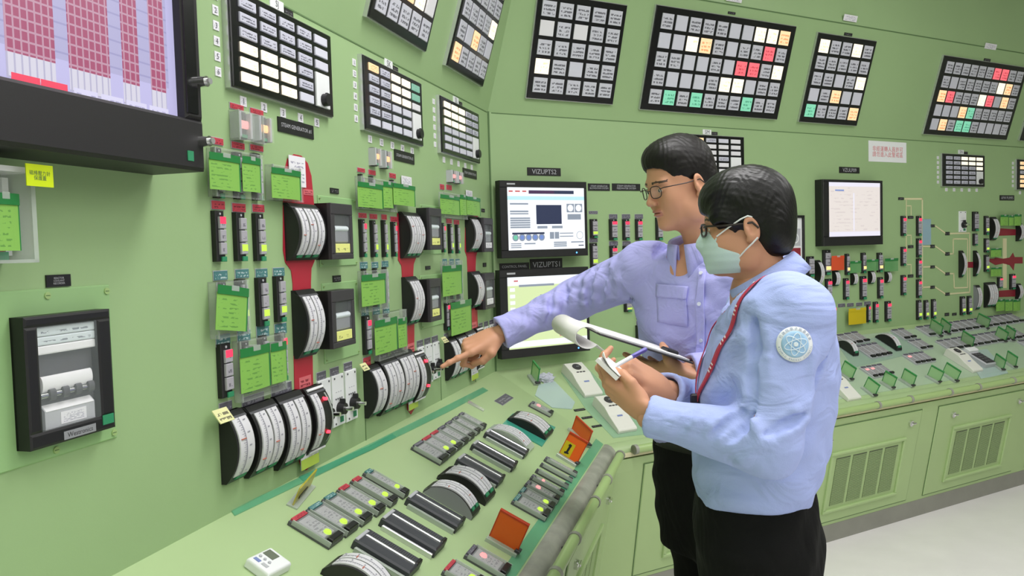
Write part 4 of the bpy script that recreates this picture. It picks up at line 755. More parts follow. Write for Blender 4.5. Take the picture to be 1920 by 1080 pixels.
# ------------------------------------------------------------------ the two benchboard desks
def desk(label,d,n,ue,key,cut):
    """profile swept along the wall from the mitred corner (u=0) to ue; n = out from the wall"""
    root=thing('control_desk',label,'desk',Matrix.Translation(C0),None)
    cg=lambda nn,z: W*nn+Z*z
    ec=lambda nn,z: d*ue+n*nn+Z*z
    def sweep(name,prof,m,smooth=False,par=root,closed=False):
        mb=MB(); k=len(prof); vs=[tuple(cg(*p)) for p in prof]+[tuple(ec(*p)) for p in prof]
        fs=[]
        for i in range(k if closed else k-1):
            j=(i+1)%k; f=(i,j,k+j,k+i); fs.append(f if cut>0 else f[::-1])
        mb.add(vs,fs,m,smooth)
        if closed: mb.add(vs[k:],[tuple(range(k))],m)
        return obj(name,mb,par)
    zs=lambda nn: HB-(HB-HF)*nn/DD
    sweep('desk_top',[(0,HB),(.535,zs(.535)),(.535,zs(.535)-.03),(0,HB-.03)],'desk_green',closed=True)
    nose=[(.535,zs(.535)+.001),(.548,zs(.535)+.002),(.566,.722),(.580,.708),(.586,.694),(.585,.680),(.576,.668),(.56,.664)]
    sweep('front_nose',nose,'nose_grey' if key=='A' else 'desk_green',True)
    sweep('nose_trim',[(.5865,.690),(.592,.688),(.592,.672),(.58,.668)],'cream' if key=='B' else 'nose_grey')
    sweep('front_panel',[(.56,.664),(.588,.664),(.581,.61),(.480,.09),(.40,.09)],'cabinet_green')
    sweep('plinth',[(.36,.092),(.482,.092),(.478,0)],'plinth_grey')
    # hand rail pipe on the nose with collars and brackets
    c0=cg(.612,.706)+d*(.06 if cut>0 else -.05); c1=d*ue+n*.612+Z*.706
    mb=MB(); mb.tube([c0,c1],.017,'rail_green',14); rail=obj('hand_rail',mb,root)
    L=(c1-c0).length; dr=(c1-c0)/L; k=0; s=.0
    while s<L:
        p=c0+dr*s; mb=MB(); mb.tube([p,p+dr*.016],.0205,'nose_grey',14); obj('rail_collar',mb,root)
        if k%2==1:
            mb=MB(); mb.tube([p+dr*.06,p+dr*.06-n*.035-Z*.02],.008,'charcoal',8); obj('rail_bracket',mb,root)
        s+=.34 if k%2==0 else .26; k+=1
    # cabinet doors on the receding face
    PM=Matrix.Translation(-C0)@PL[key+'C']
    i=0
    starts=[.39,1.40,2.41,3.42,4.43] if cut>0 else [-1.23,-2.25,-3.27]
    for a in starts:
        b=a+.86; fl=i%2
        mb=MB(); mb.box(a,b,-.505,.018,0,.006,'cabinet_green',.003); dr_=obj('cabinet_door',mb,root,PM)
        mb=MB()
        for q in ((a-.004,b+.004,-.509,-.505),(a-.004,b+.004,.018,.022),(a-.004,a,-.505,.018),(b,b+.004,-.505,.018)): mb.box(*q,.001,.0025,'seam_dark')
        obj('door_gap',mb,root,PM)
        g0,g1=(a+.15,b-.14) if not fl else (a+.17,b-.11)
        mb=MB()
        for q in ((g0,g1,-.135,-.118),(g0,g1,-.45,-.433),(g0,g0+.018,-.433,-.135),(g1-.018,g1,-.433,-.135)): mb.box(*q,.006,.018,'cabinet_green',.004)
        obj('grille_frame',mb,dr_)
        gw=(g1-g0-.036-.127)/4
        for k in range(4):
            x0=g0+.05+k*(gw+.021); mb=MB()
            mb.box(x0,x0+gw,-.415,-.155,.004,.0075,'grille_dark')
            for r_ in range(40):
                y=-.413+r_*.0064; mb.box(x0,x0+gw,y,y+.0022,.0075,.0095,'cabinet_green')
            obj('grille_pane',mb,dr_)
        for lx in (a+.13 if fl==0 else a+.12,b-.09):
            mb=MB(); mb.cyl((lx,-.042,.006),.016,.012,'chrome',16); mb.box(lx-.004,lx+.03,-.047,-.037,.018,.026,'chrome',.003); obj('door_latch',mb,dr_)
        i+=1
    return root
desk('pale green sloping control desk in front of the angled instrument wall',dA,nA,UA,'A',-1)
desk('pale green sloping control desk with grilled doors running along the far wall',dB,nB,UB,'B',1)
# ------------------------------------------------------------------ instrument builders
PC={'red':'plate_red','redlit':'hand_red','teal':'plate_teal','dark':'plate_dark','black':'plate_black','white':'slip_print','yellowgreen':'yellowgreen','paleblue':'paleblue'}
GROUP={'red':'red engraved plates','teal':'teal engraved plates','dark':'dark engraved plates','black':'black name plates','redlit':'bright red plates','white':'white fascia tags'}
for (pl,u,v,w,h,off,lab,col,txt) in T['plate']:
    h=max(h,w*.24) if not txt else max(h,w*.2)
    mt=PC[col] if not txt else 'black'
    mb=MB(); mb.box(-w/2,w/2,-h/2,h/2,0,.0025,mt)
    if col in('red','teal','dark') : mb.box(-w/2-.0015,w/2+.0015,-h/2-.0015,h/2+.0015,0,.0012,'light_grey')
    o=tag(obj('name_plate',mb,None,at(pl,u,v,off+.0004)),lab,'name plate',GROUP.get(col))
    if txt: lettering('lettering',txt,'light_grey',o,w*.84,h*.6,.003)
def station(name,pl,u,v,w,h,off,lab,lamp,depth=.013,cat='control station',flat=False,group=None):
    t=thing(name,lab,cat,at(pl,u,v,off),group)
    k=(name,round(w,3),round(h,3))
    def hous():
        mb=MB(); mb.box(-w/2,w/2,-h/2,h/2,0,depth,'black' if not flat else 'charcoal',.002); mb.cyl((0,h*.44,depth),min(w*.09,.003),.001,'light_grey',8); return mb.mesh('housing')
    link('housing',cached(k+('h',),hous),t)
    bh=h*.235; bw=w*(.72 if not flat else .62)
    for i in range(3):
        y=h*(.265-.255*i) if not flat else h*(.24-.255*i)
        lit=(lamp in 'rp' and i==0) or (lamp in 'ga' and i==2)
        def cap():
            mb=MB(); mb.box(-bw/2,bw/2,-bh/2,bh/2,0,.006,'button_print',.0015); return mb.mesh('button')
        b=link('button',cached(k+('b',),cap),t,Matrix.Translation((w*.09,y,depth)))
        if lit:
            def lens():
                mb=MB(); mb.box(-bw*.47,bw*.47,-bh*.28,bh*.32,.0055,.0068,{'r':'lit_red','g':'lit_green','a':'lit_amber','p':'lit_pink'}[lamp],.001); return mb.mesh('lamp_lens')
            link('lamp_lens',cached(k+('l',lamp),lens),b,Matrix.Translation((0,bh*(.18 if i==0 else .05),0)))
    if h>.055 and not flat:
        def tg():
            mb=MB(); mb.box(-w*.28,w*.28,-h*.05,h*.05,0,.004,'teal_tag',.001); return mb.mesh('teal_tag')
        link('teal_tag',cached(k+('t',),tg),t,Matrix.Translation((w*.2,-h*.455,depth)))
    return t
for r_ in T['station']: station('control_station',*r_,group='black control stations')
# flat desk stations under clear lids
for (pl,u,v,w,h,off,lab,code) in T['desk_station']:
    far=pl=='BD'
    t=thing('desk_station',lab,'control station',at(pl,u,v,off),'flat control stations on the desks')
    d=.012
    mb=MB(); mb.box(-w/2,w/2,-h/2,h/2,0,d,'dark_grey' if not far else 'light_grey',.002); obj('housing',mb,t)
    mb=MB(); mb.box(-w*.36,w*.36,-h*.30,h*.34,d,d+.004,'deskcap_print',.0015); obj('face_plate',mb,t)
    mb=MB(); mb.box(-w*.38,w*.38,-h*.49,-h*.36,d,d+.010,'black',.002); obj('foot_block',mb,t)
    mb=MB(); mb.box(-w*.42,w*.42,h*.385,h*.49,d,d+.005,{'R':'plate_red','G':'plate_teal','g':'plate_teal'}.get(code,'plate_dark'),.001); obj('name_tab',mb,t)
    if code in 'RGgr' and not far:
        y=-h*.24 if code in 'RGg' else h*.15
        mb=MB(); mb.cyl((0,y,d+.004),min(w*.22,.010),.0048,'lit_green' if code in 'RGg' else 'lit_pink',14,r2=min(w*.18,.008)); obj('lamp_lens',mb,t)
    elif code=='r' and far:
        mb=MB(); mb.box(-w*.25,w*.25,h*.1,h*.22,d+.004,d+.008,'lit_pink',.001); obj('lamp_lens',mb,t)
    if not far:
        mb=MB(); 
        for sx in (-1,1): mb.box(sx*w*.49-.0015,sx*w*.49+.0015,-h*.5,h*.42,d*.5,d+.006,'clear_edge')
        mb.box(-w*.49,w*.49,-h*.34,h*.36,d+.005,d+.006,'clear')
        obj('clear_lid',mb,t)
# long bar meters
for (pl,u,v,w,h,off,lab) in T['bar_meter']:
    w=min(w,.075); t=thing('bar_meter',lab,'meter',at(pl,u,v,off),'long bar meters on the angled desk')
    d=.024
    mb=MB(); mb.box(-w/2,w/2,-h/2,h/2,0,d,'meter_grey',.004)
    for k in range(22): mb.box(w*.08,w*.40,-h*.38+k*h*.036,-h*.38+k*h*.036+h*.012,d,d+.0012,'dark_grey')
    obj('housing',mb,t)
    mb=MB(); mb.box(-w*.06,w*.03,-h*.46,h*.42,d,d+.006,'silver',.002); obj('metal_bar',mb,t)
    mb=MB(); mb.box(-w*.48,w*.30,h*.435,h*.492,d,d+.003,'light_grey',.001); obj('end_tab',mb,t)
    mb=MB(); mb.box(-w*.5-.012,-w*.5-.004,-h*.48,h*.42,0,.014,'silver' if 'second' in lab else 'clear_edge',.002); obj('side_strip',mb,t)
    mb=MB(); mb.box(w*.1,w*.5,-h*.495,-h*.44,d*.6,d+.002,'black',.002); obj('end_block',mb,t)
# curved gauges
def arcprof(h,dep,z0,n=18,scale=1.0):
    hh=h/2*scale; dd=dep-z0
    r=(hh*hh+dd*dd)/(2*dd); a0=math.asin(min(1,hh/r)) if dd<hh else math.pi-math.asin(hh/r)
    return [(r*math.sin(-a0+2*a0*i/n), z0+dd-r+r*math.cos(-a0+2*a0*i/n)) for i in range(n+1)]
def gauge(pl,u,v,w,h,off,lab,ns,dep,cheek,tags,name='curved_gauge',led=False):
    h=abs(h); dep=min(dep,h*.48)
    t=thing(name,lab,'gauge',at(pl,u,v,off),'curved scale gauges')
    body={'black':'black','grey':'grey','clear':'clear_edge'}[cheek]
    pr=arcprof(h,dep*.93,.012,18)
    def P(x): return [(x,y,z) for y,z in pr]
    mb=MB(); k=len(pr)
    vs=[(-w/2,-h/2,0)]+P(-w/2)+[(-w/2,h/2,0)]; vs2=[(w/2,-h/2,0)]+P(w/2)+[(w/2,h/2,0)]
    K=len(vs); mb.add(vs,[tuple(range(K))],body); mb.add(vs2,[tuple(range(K-1,-1,-1))],body)
    mb.add(vs+vs2,[(i+1,i,K+i,K+i+1) for i in range(K-1)],'black' if cheek!='clear' else 'clear_edge')
    obj('housing',mb,t)
    gap=w*.06 if ns>1 else w*.04; mar=w*.10
    sw=(w-2*mar-gap*(ns-1))/ns
    if led: sw=w*.36; mar=w*.08
    pr2=arcprof(h,dep,.014,18)
    lo,hi=2,16
    for s in range(ns):
        x0=-w/2+mar+s*(sw+gap); x1=x0+sw
        pts=pr2[lo:hi+1]; mb=MB(); n=len(pts)
        mb.add([(x0,y,z) for y,z in pts]+[(x1,y,z) for y,z in pts],[(i,n+i,n+i+1,i+1) for i in range(n-1)],'scale_white',True)
        mb.add([(x0,y,z) for y,z in pts]+[(x0,y,z-.004) for y,z in pts],[(i+1,n+i+1,n+i,i) for i in range(n-1)],'scale_white')
        sc=obj('scale',mb,t)
        # printed scale: centre line, ticks, pointer
        mb=MB(); xm=x0+sw*.42
        mb.add([(xm,y,z+.0006) for y,z in pts]+[(xm+sw*.06,y,z+.0006) for y,z in pts],[(i,n+i,n+i+1,i+1) for i in range(n-1)],'scale_mark',True)
        for i in range(0,n-1):
            for f in (.0,.5):
                y=pts[i][0]*(1-f)+pts[i+1][0]*f; z=pts[i][1]*(1-f)+pts[i+1][1]*f
                y2=y+h*.007; 
                L_=sw*(.20 if f==0 else .12)
                mb.add([(xm-L_,y,z+.0009),(xm,y,z+.0009),(xm,y2,z+.0009),(xm-L_,y2,z+.0009)],[(0,1,2,3)],'scale_mark')
            if i%3==1: y,z=pts[i]; mb.add([(xm+sw*.2,y,z+.0009),(xm+sw*.36,y,z+.0009),(xm+sw*.36,y+h*.02,z+.0009),(xm+sw*.2,y+h*.02,z+.0009)],[(0,1,2,3)],'scale_mark')
        obj('scale_marks',mb,sc)
        j=(7+3*s+int(w*1e4))%9+2; y,z=pts[j]
        mb=MB(); mb.box(x0+sw*.1,xm,y-h*.006,y+h*.006,z,z+.0025,'pointer_red'); obj('pointer',mb,sc)
    mb=MB(); y0=pr[16][0]; z0=pr[16][1]
    mb.add([(-w/2,y0,z0+.002),(w/2,y0,z0+.002),(w/2,h/2,.008),(-w/2,h/2,.008),(-w/2,y0,z0-.002),(w/2,y0,z0-.002),(w/2,h/2,0),(-w/2,h/2,0)],[(0,1,2,3),(7,6,5,4),(0,4,5,1),(1,5,6,2),(3,2,6,7),(0,3,7,4)],'dark_grey' if cheek!='clear' else 'light_grey'); obj('name_cap',mb,t)
    if tags and cheek!='clear':
        for s in range(ns):
            x0=-w/2+mar+s*(sw+gap); mb=MB(); y1,z1=pr[1]; y2,z2=pr[2]
            q=sw*.2; mb.add([(x0+q,y1,z1+.004),(x0+sw-q*.5,y1,z1+.004),(x0+sw-q*.5,y2,z2+.004),(x0+q,y2,z2+.004),(x0+q,y1,z1),(x0+sw-q*.5,y1,z1),(x0+sw-q*.5,y2,z2),(x0+q,y2,z2)],[(0,1,2,3),(7,6,5,4),(0,4,5,1),(1,5,6,2),(2,6,7,3),(0,3,7,4)],'teal_tag'); obj('teal_tag',mb,t)
    return t
for (pl,u,v,w,h,off,lab,ns,dep,cheek,tags) in T['gauge']: gauge(pl,u,v,w,h,off,lab,ns,dep,cheek,tags)
for (pl,u,v,w,h,off,lab) in T['led_gauge']:
    dep=.05; t=gauge(pl,u,v,w,h,off,lab,1,dep,'black',0,'lamp_gauge',True)
    t['group']='red-lamp gauges'
    for y in (h*.30,-h*.20):
        mb=MB(); zz=dep*.80 if y>0 else dep*.90; mb.cyl((w*.20,y,zz-.01),w*.055,.014,'led_red',12,r2=w*.045); obj('red_lamp',mb,t)
    for y in (h*.46,-h*.46):
        mb=MB(); mb.box(-w*.40,w*.50,y-h*.022,y+h*.022,.004,.022,'white',.003); obj('cover_bar',mb,t)
    mb=MB(); pr=arcprof(h*.86,dep*1.02,.02,12); n=len(pr)
    for s in range(3): pass
    mb.add([(w*.34,y,z) for y,z in pr]+[(w*.42,y,z) for y,z in pr],[(i,n+i,n+i+1,i+1) for i in range(n-1)],'clear_edge',True); obj('clear_cover',mb,t)
# small chart recorders
for (pl,u,v,w,h,off,lab) in T['recorder']:
    t=thing('chart_recorder',lab,'recorder',at(pl,u,v,0),'small chart recorders'); d=off
    mb=MB(); mb.box(-w/2,w/2,-h/2,h/2,0,d-.012,'black'); 
    for q in ((-w/2,w/2,h*.30,h/2),(-w/2,w/2,-h/2,-h*.40),(-w/2,-w*.34,-h*.40,h*.30),(w*.38,w/2,-h*.40,h*.30)): mb.box(*q,d-.012,d,'charcoal',.002)
    obj('case',mb,t)
    mb=MB(); mb.box(-w*.32,w*.36,-h*.20,h*.02,d-.012,d-.006,'grey',.003); mb.cyl((-w*.30,h*.05,d-.010),.008,w*.62,'recorder_strip',10,'x'); obj('chart_paper',mb,t)
    mb=MB(); mb.box(-w*.32,w*.36,-h*.385,-h*.22,d-.012,d-.002,'yellow_print' if 'yellow' in lab else 'slip_print',.001); obj('paper_tab',mb,t)
    mb=MB(); mb.box(-w*.34,w*.38,-h*.40,h*.30,d-.004,d-.003,'window_glass'); obj('window_pane',mb,t)
    mb=MB(); mb.box(w*.34,w*.52,-h*.5,-h*.42,d*.4,d*.4+.004,'teal_tag'); obj('teal_tag',mb,t)
for (pl,u,v,w,h,off,lab,scr) in T['cover_plate']:
    t=thing('cover_plate',lab,'cover plate',at(pl,u,v,0),'green backing plates')
    mb=MB(); mb.box(-w/2,w/2,-h/2,h/2,0,.004,'cover_green',.002); obj('plate',mb,t)
    for sx in (-.47,.0,.47):
        for sy in (-.46,.46):
            if not scr and sx==0: continue
            mb=MB(); mb.cyl((sx*w,sy*h,.004),.006 if scr else .003,.002,'rail_green',10); mb.box(sx*w-.004,sx*w+.004,sy*h-.0006,sy*h+.0006,.006,.0065,'seam_dark'); obj('screw',mb,t)
# white hand switches
for (pl,u,v,w,h,off,lab) in T['switch']:
    t=thing('hand_switch',lab,'switch',at(pl,u,v,0),'white hand switches')
    mb=MB(); mb.box(-w/2,w/2,-h/2,h/2,0,.008,'white',.002); obj('plate',mb,t)
    mb=MB()
    for k in range(4): mb.box(-w*.3+k*w*.17,-w*.3+k*w*.17+w*.1,h*.02,h*.05,.008,.0086,'dark_grey')
    for k in range(3): mb.box(-w*.25+k*w*.2,-w*.25+k*w*.2+w*.1,h*.16,h*.175,.008,.0086,'light_grey')
    stuff(obj('printed_marks',mb,t))
    for sx in (-.33,.33):
        for sy in (.44,-.44):
            if sy<0 and sx>0: continue
            mb=MB(); mb.cyl((sx*w,sy*h,.008),w*.045,.0015,'dark_grey',8); obj('screw',mb,t)
    mb=MB(); mb.cyl((0,-h*.16,.008),w*.27,.020,'black',18,r2=w*.24); mb.box(-w*.06,w*.06,-h*.16+w*.05,-h*.16+w*.42,.012,.028,'black',.003); kn=obj('knob',mb,t)
    mb=MB(); mb.tube([(0,-h*.16,.026),(w*.02,-h*.16,.050)],w*.085,'chrome',10,radii=[w*.10,w*.085]); obj('lever',mb,kn)
    mb=MB(); mb.box(w*.05,w*.34,-h*.44,-h*.33,.008,.0095,'teal_tag'); obj('teal_tag',mb,t)
for (pl,u,v,w,h,off,lab) in T['knob_module']:
    t=thing('knob_module',lab,'switch',at(pl,u,v,0))
    mb=MB(); mb.box(-w/2,w/2,-h/2,h/2,0,.03,'black',.003); obj('housing',mb,t)
    for sx in (-.25,.25):
        for sy in (-.27,.2):
            mb=MB(); mb.cyl((sx*w,sy*h,.03),w*.16,.012,'dark_grey',14); mb.box(sx*w-.001,sx*w+.001,sy*h,sy*h+w*.15,.042,.043,'white'); obj('knob',mb,t)
for (pl,u,v,w,h,off,lab,lc) in T['status_lamp']:
    t=thing('status_lamp',lab,'status lamp',at(pl,u,v,0),'status lamps in clear cases')
    mb=MB(); mb.box(-w*.3,w*.3,-h/2,h/2,0,.016,'charcoal',.002); obj('housing',mb,t)
    mb=MB(); mb.box(-w*.26,w*.26,-h*.12,h*.16,.016,.024,'lit_pink' if lc=='p' else 'lit_orange',.003); obj('lamp_lens',mb,t)
    for sx in (-1,1):
        mb=MB(); mb.box(sx*w*.42-w*.07,sx*w*.42+w*.07,-h*.48,h*.46,0,.026,'light_grey',.002); obj('side_rail',mb,t)
    mb=MB(); mb.box(-w*.22,w*.22,-h*.46,-h*.34,.016,.020,'teal_tag'); obj('teal_tag',mb,t)
    mb=MB(); mb.box(-w*.5,w*.5,-h*.5,h*.48,.028,.0295,'clear'); obj('clear_cover',mb,t)
# clear guards: four edge walls and a front sheet
for (pl,u,v,w,h,off,lab) in T['guard']:
    t=thing('clear_guard',lab,'clear guard',at(pl,u,v,0),'clear plastic guards'); d=off
    e=.004
    for q in ((-w/2,-w/2+e*3,-h/2,h/2),(w/2-e*3,w/2,-h/2,h/2)):
        mb=MB(); mb.box(q[0],q[0]+e*.6,q[2],q[3],0,d,'clear_side'); mb.box(q[0],q[0]+e*.8,q[2],q[3],d-.003,d,'clear_edge'); obj('side_wall',mb,t)
    for q in ((-w/2,w/2,-h/2,-h/2+e),(-w/2,w/2,h/2-e,h/2)):
        mb=MB(); mb.box(*q,0,d,'clear'); obj('end_wall',mb,t)
    mb=MB(); mb.box(-w/2,w/2,-h/2,h/2,d-.002,d-.0005,'clear'); obj('front_sheet',mb,t)
# paper tags (slightly bowed sheet with dark header and clip)
for (pl,u,v,w,h,off,lab,rot,col) in T['tag']:
    t=thing('hanging_tag',lab,'tag',at(pl,u,v,off,rot),'hanging tags')
    pm={'green':'hand_print_fold_shade','orange':'tag_orange','yellow':'tag_yellow','clear':'tag_clear'}[col]; hm={'green':'tag_head','orange':'tag_orange','yellow':'tag_yellow','clear':'tag_head'}[col]
    n=8; xs=[-w/2+w*i/n for i in range(n+1)]; zb=[.004*math.sin(math.pi*i/n) for i in range(n+1)]
    def sheet(y0,y1,z,m,nm):
        mb=MB(); vs=[(x,y0,z+b) for x,b in zip(xs,zb)]+[(x,y1,z+b) for x,b in zip(xs,zb)]
        vs+=[(x,y,q-.0008) for x,y,q in vs]; k=n+1
        fs=[(i,i+1,k+i+1,k+i) for i in range(n)]+[(2*k+k+i,2*k+k+i+1,2*k+i+1,2*k+i) for i in range(n)]+[(i+1,i,2*k+i,2*k+i+1) for i in range(n)]+[(k+i,k+i+1,3*k+i+1,3*k+i) for i in range(n)]+[(0,k,3*k,2*k),(n+k,n,2*k+n,3*k+n)]
        mb.add(vs,fs,m); return obj(nm,mb,t)
    sheet(-h/2,h*.34,0,pm,'paper'); sheet(h*.30,h/2,.002,hm,'header')
    if col=='green' and w>.03:
        mb=MB(); mb.box(w*.44,w*.5,-h*.5,h*.5,-.002,.0005,'tag_head'); obj('side_edge',mb,t)
    mb=MB(); mb.box(-w*.12,w*.12,h*.40,h*.52,-off*.7,.006,'clear_edge' ); obj('clip',mb,t)
# ------------------------------------------------------------------ notices and slips
for (pl,u,v,w,h,off,lab,col) in T['notice']:
    if col=='tab':
        mw=at(pl,u,v+.004,.028)@Matrix.Rotation(R(-38),4,'X')
        mb=MB(); mb.box(-w*.42,w*.5,-h*.45,h*.45,0,.002,'tab_print'); tag(obj('paper_tab',mb,None,mw),lab,'paper tab','yellow paper tabs'); continue
    mt={'yellow':'yellow','white':'white','paper':'slip_print','wy':'wy_print'}[col]
    h=max(h,w*.35)
    mb=MB(); mb.box(-w/2,w/2,-h/2,h/2,0,.0015,mt); o=tag(obj('paper_notice',mb,None,at(pl,u,v,off+.0005)),lab,'notice' if col!='wy' else 'tag')
    if col=='yellow':
        lettering('lettering','磁棒壓力計\n保護蓋','seam_dark',o,w*.78,h*.62,.0018)
    elif col=='white':
        lettering('lettering','非經運轉人員許可\n請勿進入此警戒區','hand_red',o,w*.80,h*.60,.0018,spacing=1.1)
    elif col=='wy':
        mb=MB(); mb.box(-w/2,w/2,-h/2,-h*.1,.0015,.0022,'yellowgreen'); obj('yellow_band',mb,o)
# ------------------------------------------------------------------ annunciators
WN={'T':'win_T','B':'win_B','p':'win_p','W':'win_W','a':'win_a','r':'win_r','G':'win_G','g':'win_g'}
for ai,(pl,u,v,w,h,off,lab,rows,num,code) in enumerate(T['annunciator']):
    t=thing('annunciator_panel',lab,'alarm panel',at(pl,u,v,0),'annunciator alarm panels')
    nr,nc=len(rows),len(rows[0]); d=off
    mb=MB(); mb.box(-w/2,w/2,-h/2,h/2,0,d-.006,'silver'); mb.box(-w/2+.003,w/2-.003,-h/2+.003,h/2-.003,d-.006,d,'black_gloss',.002); obj('frame',mb,t)
    mx,my=(w*.035,h*.05) if not num else (w*.05,h*.06)
    cw=(w-2*mx)/nc; ch=(h-2*my)/nr
    tw,thh=(cw*.80,ch*.80) if not num else (cw*.78,ch*.66)
    for r_ in range(nr):
        for c_ in range(nc):
            k=rows[r_][c_]
            x=-w/2+mx+cw*(c_+.5); y=h/2-my-ch*(r_+.5)
            if k=='s': continue
            if k=='S':
                y2=y-ch; mb=MB(); mb.box(x-cw*.42,x+cw*.42,y2-ch*1.35,y2+ch*1.35,d,d+.005,'white',.001); pl_=obj('switch_plate',mb,t)
                mb=MB(); mb.cyl((x,y2-ch*.75,d+.005),cw*.2,.016,'black',14); mb.box(x-cw*.05,x+cw*.05,y2-ch*.75,y2-ch*.2,d+.012,d+.019,'black',.001); obj('knob',mb,pl_)
                continue
            if num and k=='T': key='win_low_T'
            else: key=WN[k]
            def tile():
                mb=MB(); mb.box(-tw/2,tw/2,-thh/2,thh/2,0,.0045,key,.0012); return mb.mesh('window')
            link('alarm_window',cached((ai,key),tile),t,Matrix.Translation((x,y,d)))
    if num:
        for r_ in range(min(nr,6)):
            y=h/2-my-ch*(r_+.5); mb=MB(); mb.box(-w/2-.034,-w/2-.014,y-ch*.30,y+ch*.30,0,.002,'slip_print'); nt=obj('number_tag',mb,t)
            if ai<2: lettering('lettering',str(r_+1),'dark_grey',nt,.009,ch*.36,.0025,(-w/2-.024,y))
        for c_ in range(nc):
            x=-w/2+mx+cw*(c_+.5); mb=MB(); mb.box(x-.012,x+.012,-h/2-.030,-h/2-.008,0,.002,'slip_print'); nt=obj('number_tag',mb,t)
            if ai<2: lettering('lettering',str(c_+1),'dark_grey',nt,.009,.014,.0025,(x,-h/2-.019))
    if code:
        mb=MB(); mb.box(-.03,.03,h/2+.004,h/2+.030,0,.003,'white'); nt=obj('code_tag',mb,t,Matrix.Translation((-w*.02,0,0))); lettering('lettering',code,'dark_grey',nt,.038,.02,.0035,(0,h/2+.017))
        mb=MB(); mb.box(.034,.074,h/2+.003,h/2+.020,0,.003,'plate_black'); obj('name_tag',mb,t,Matrix.Translation((-w*.02,0,0)))
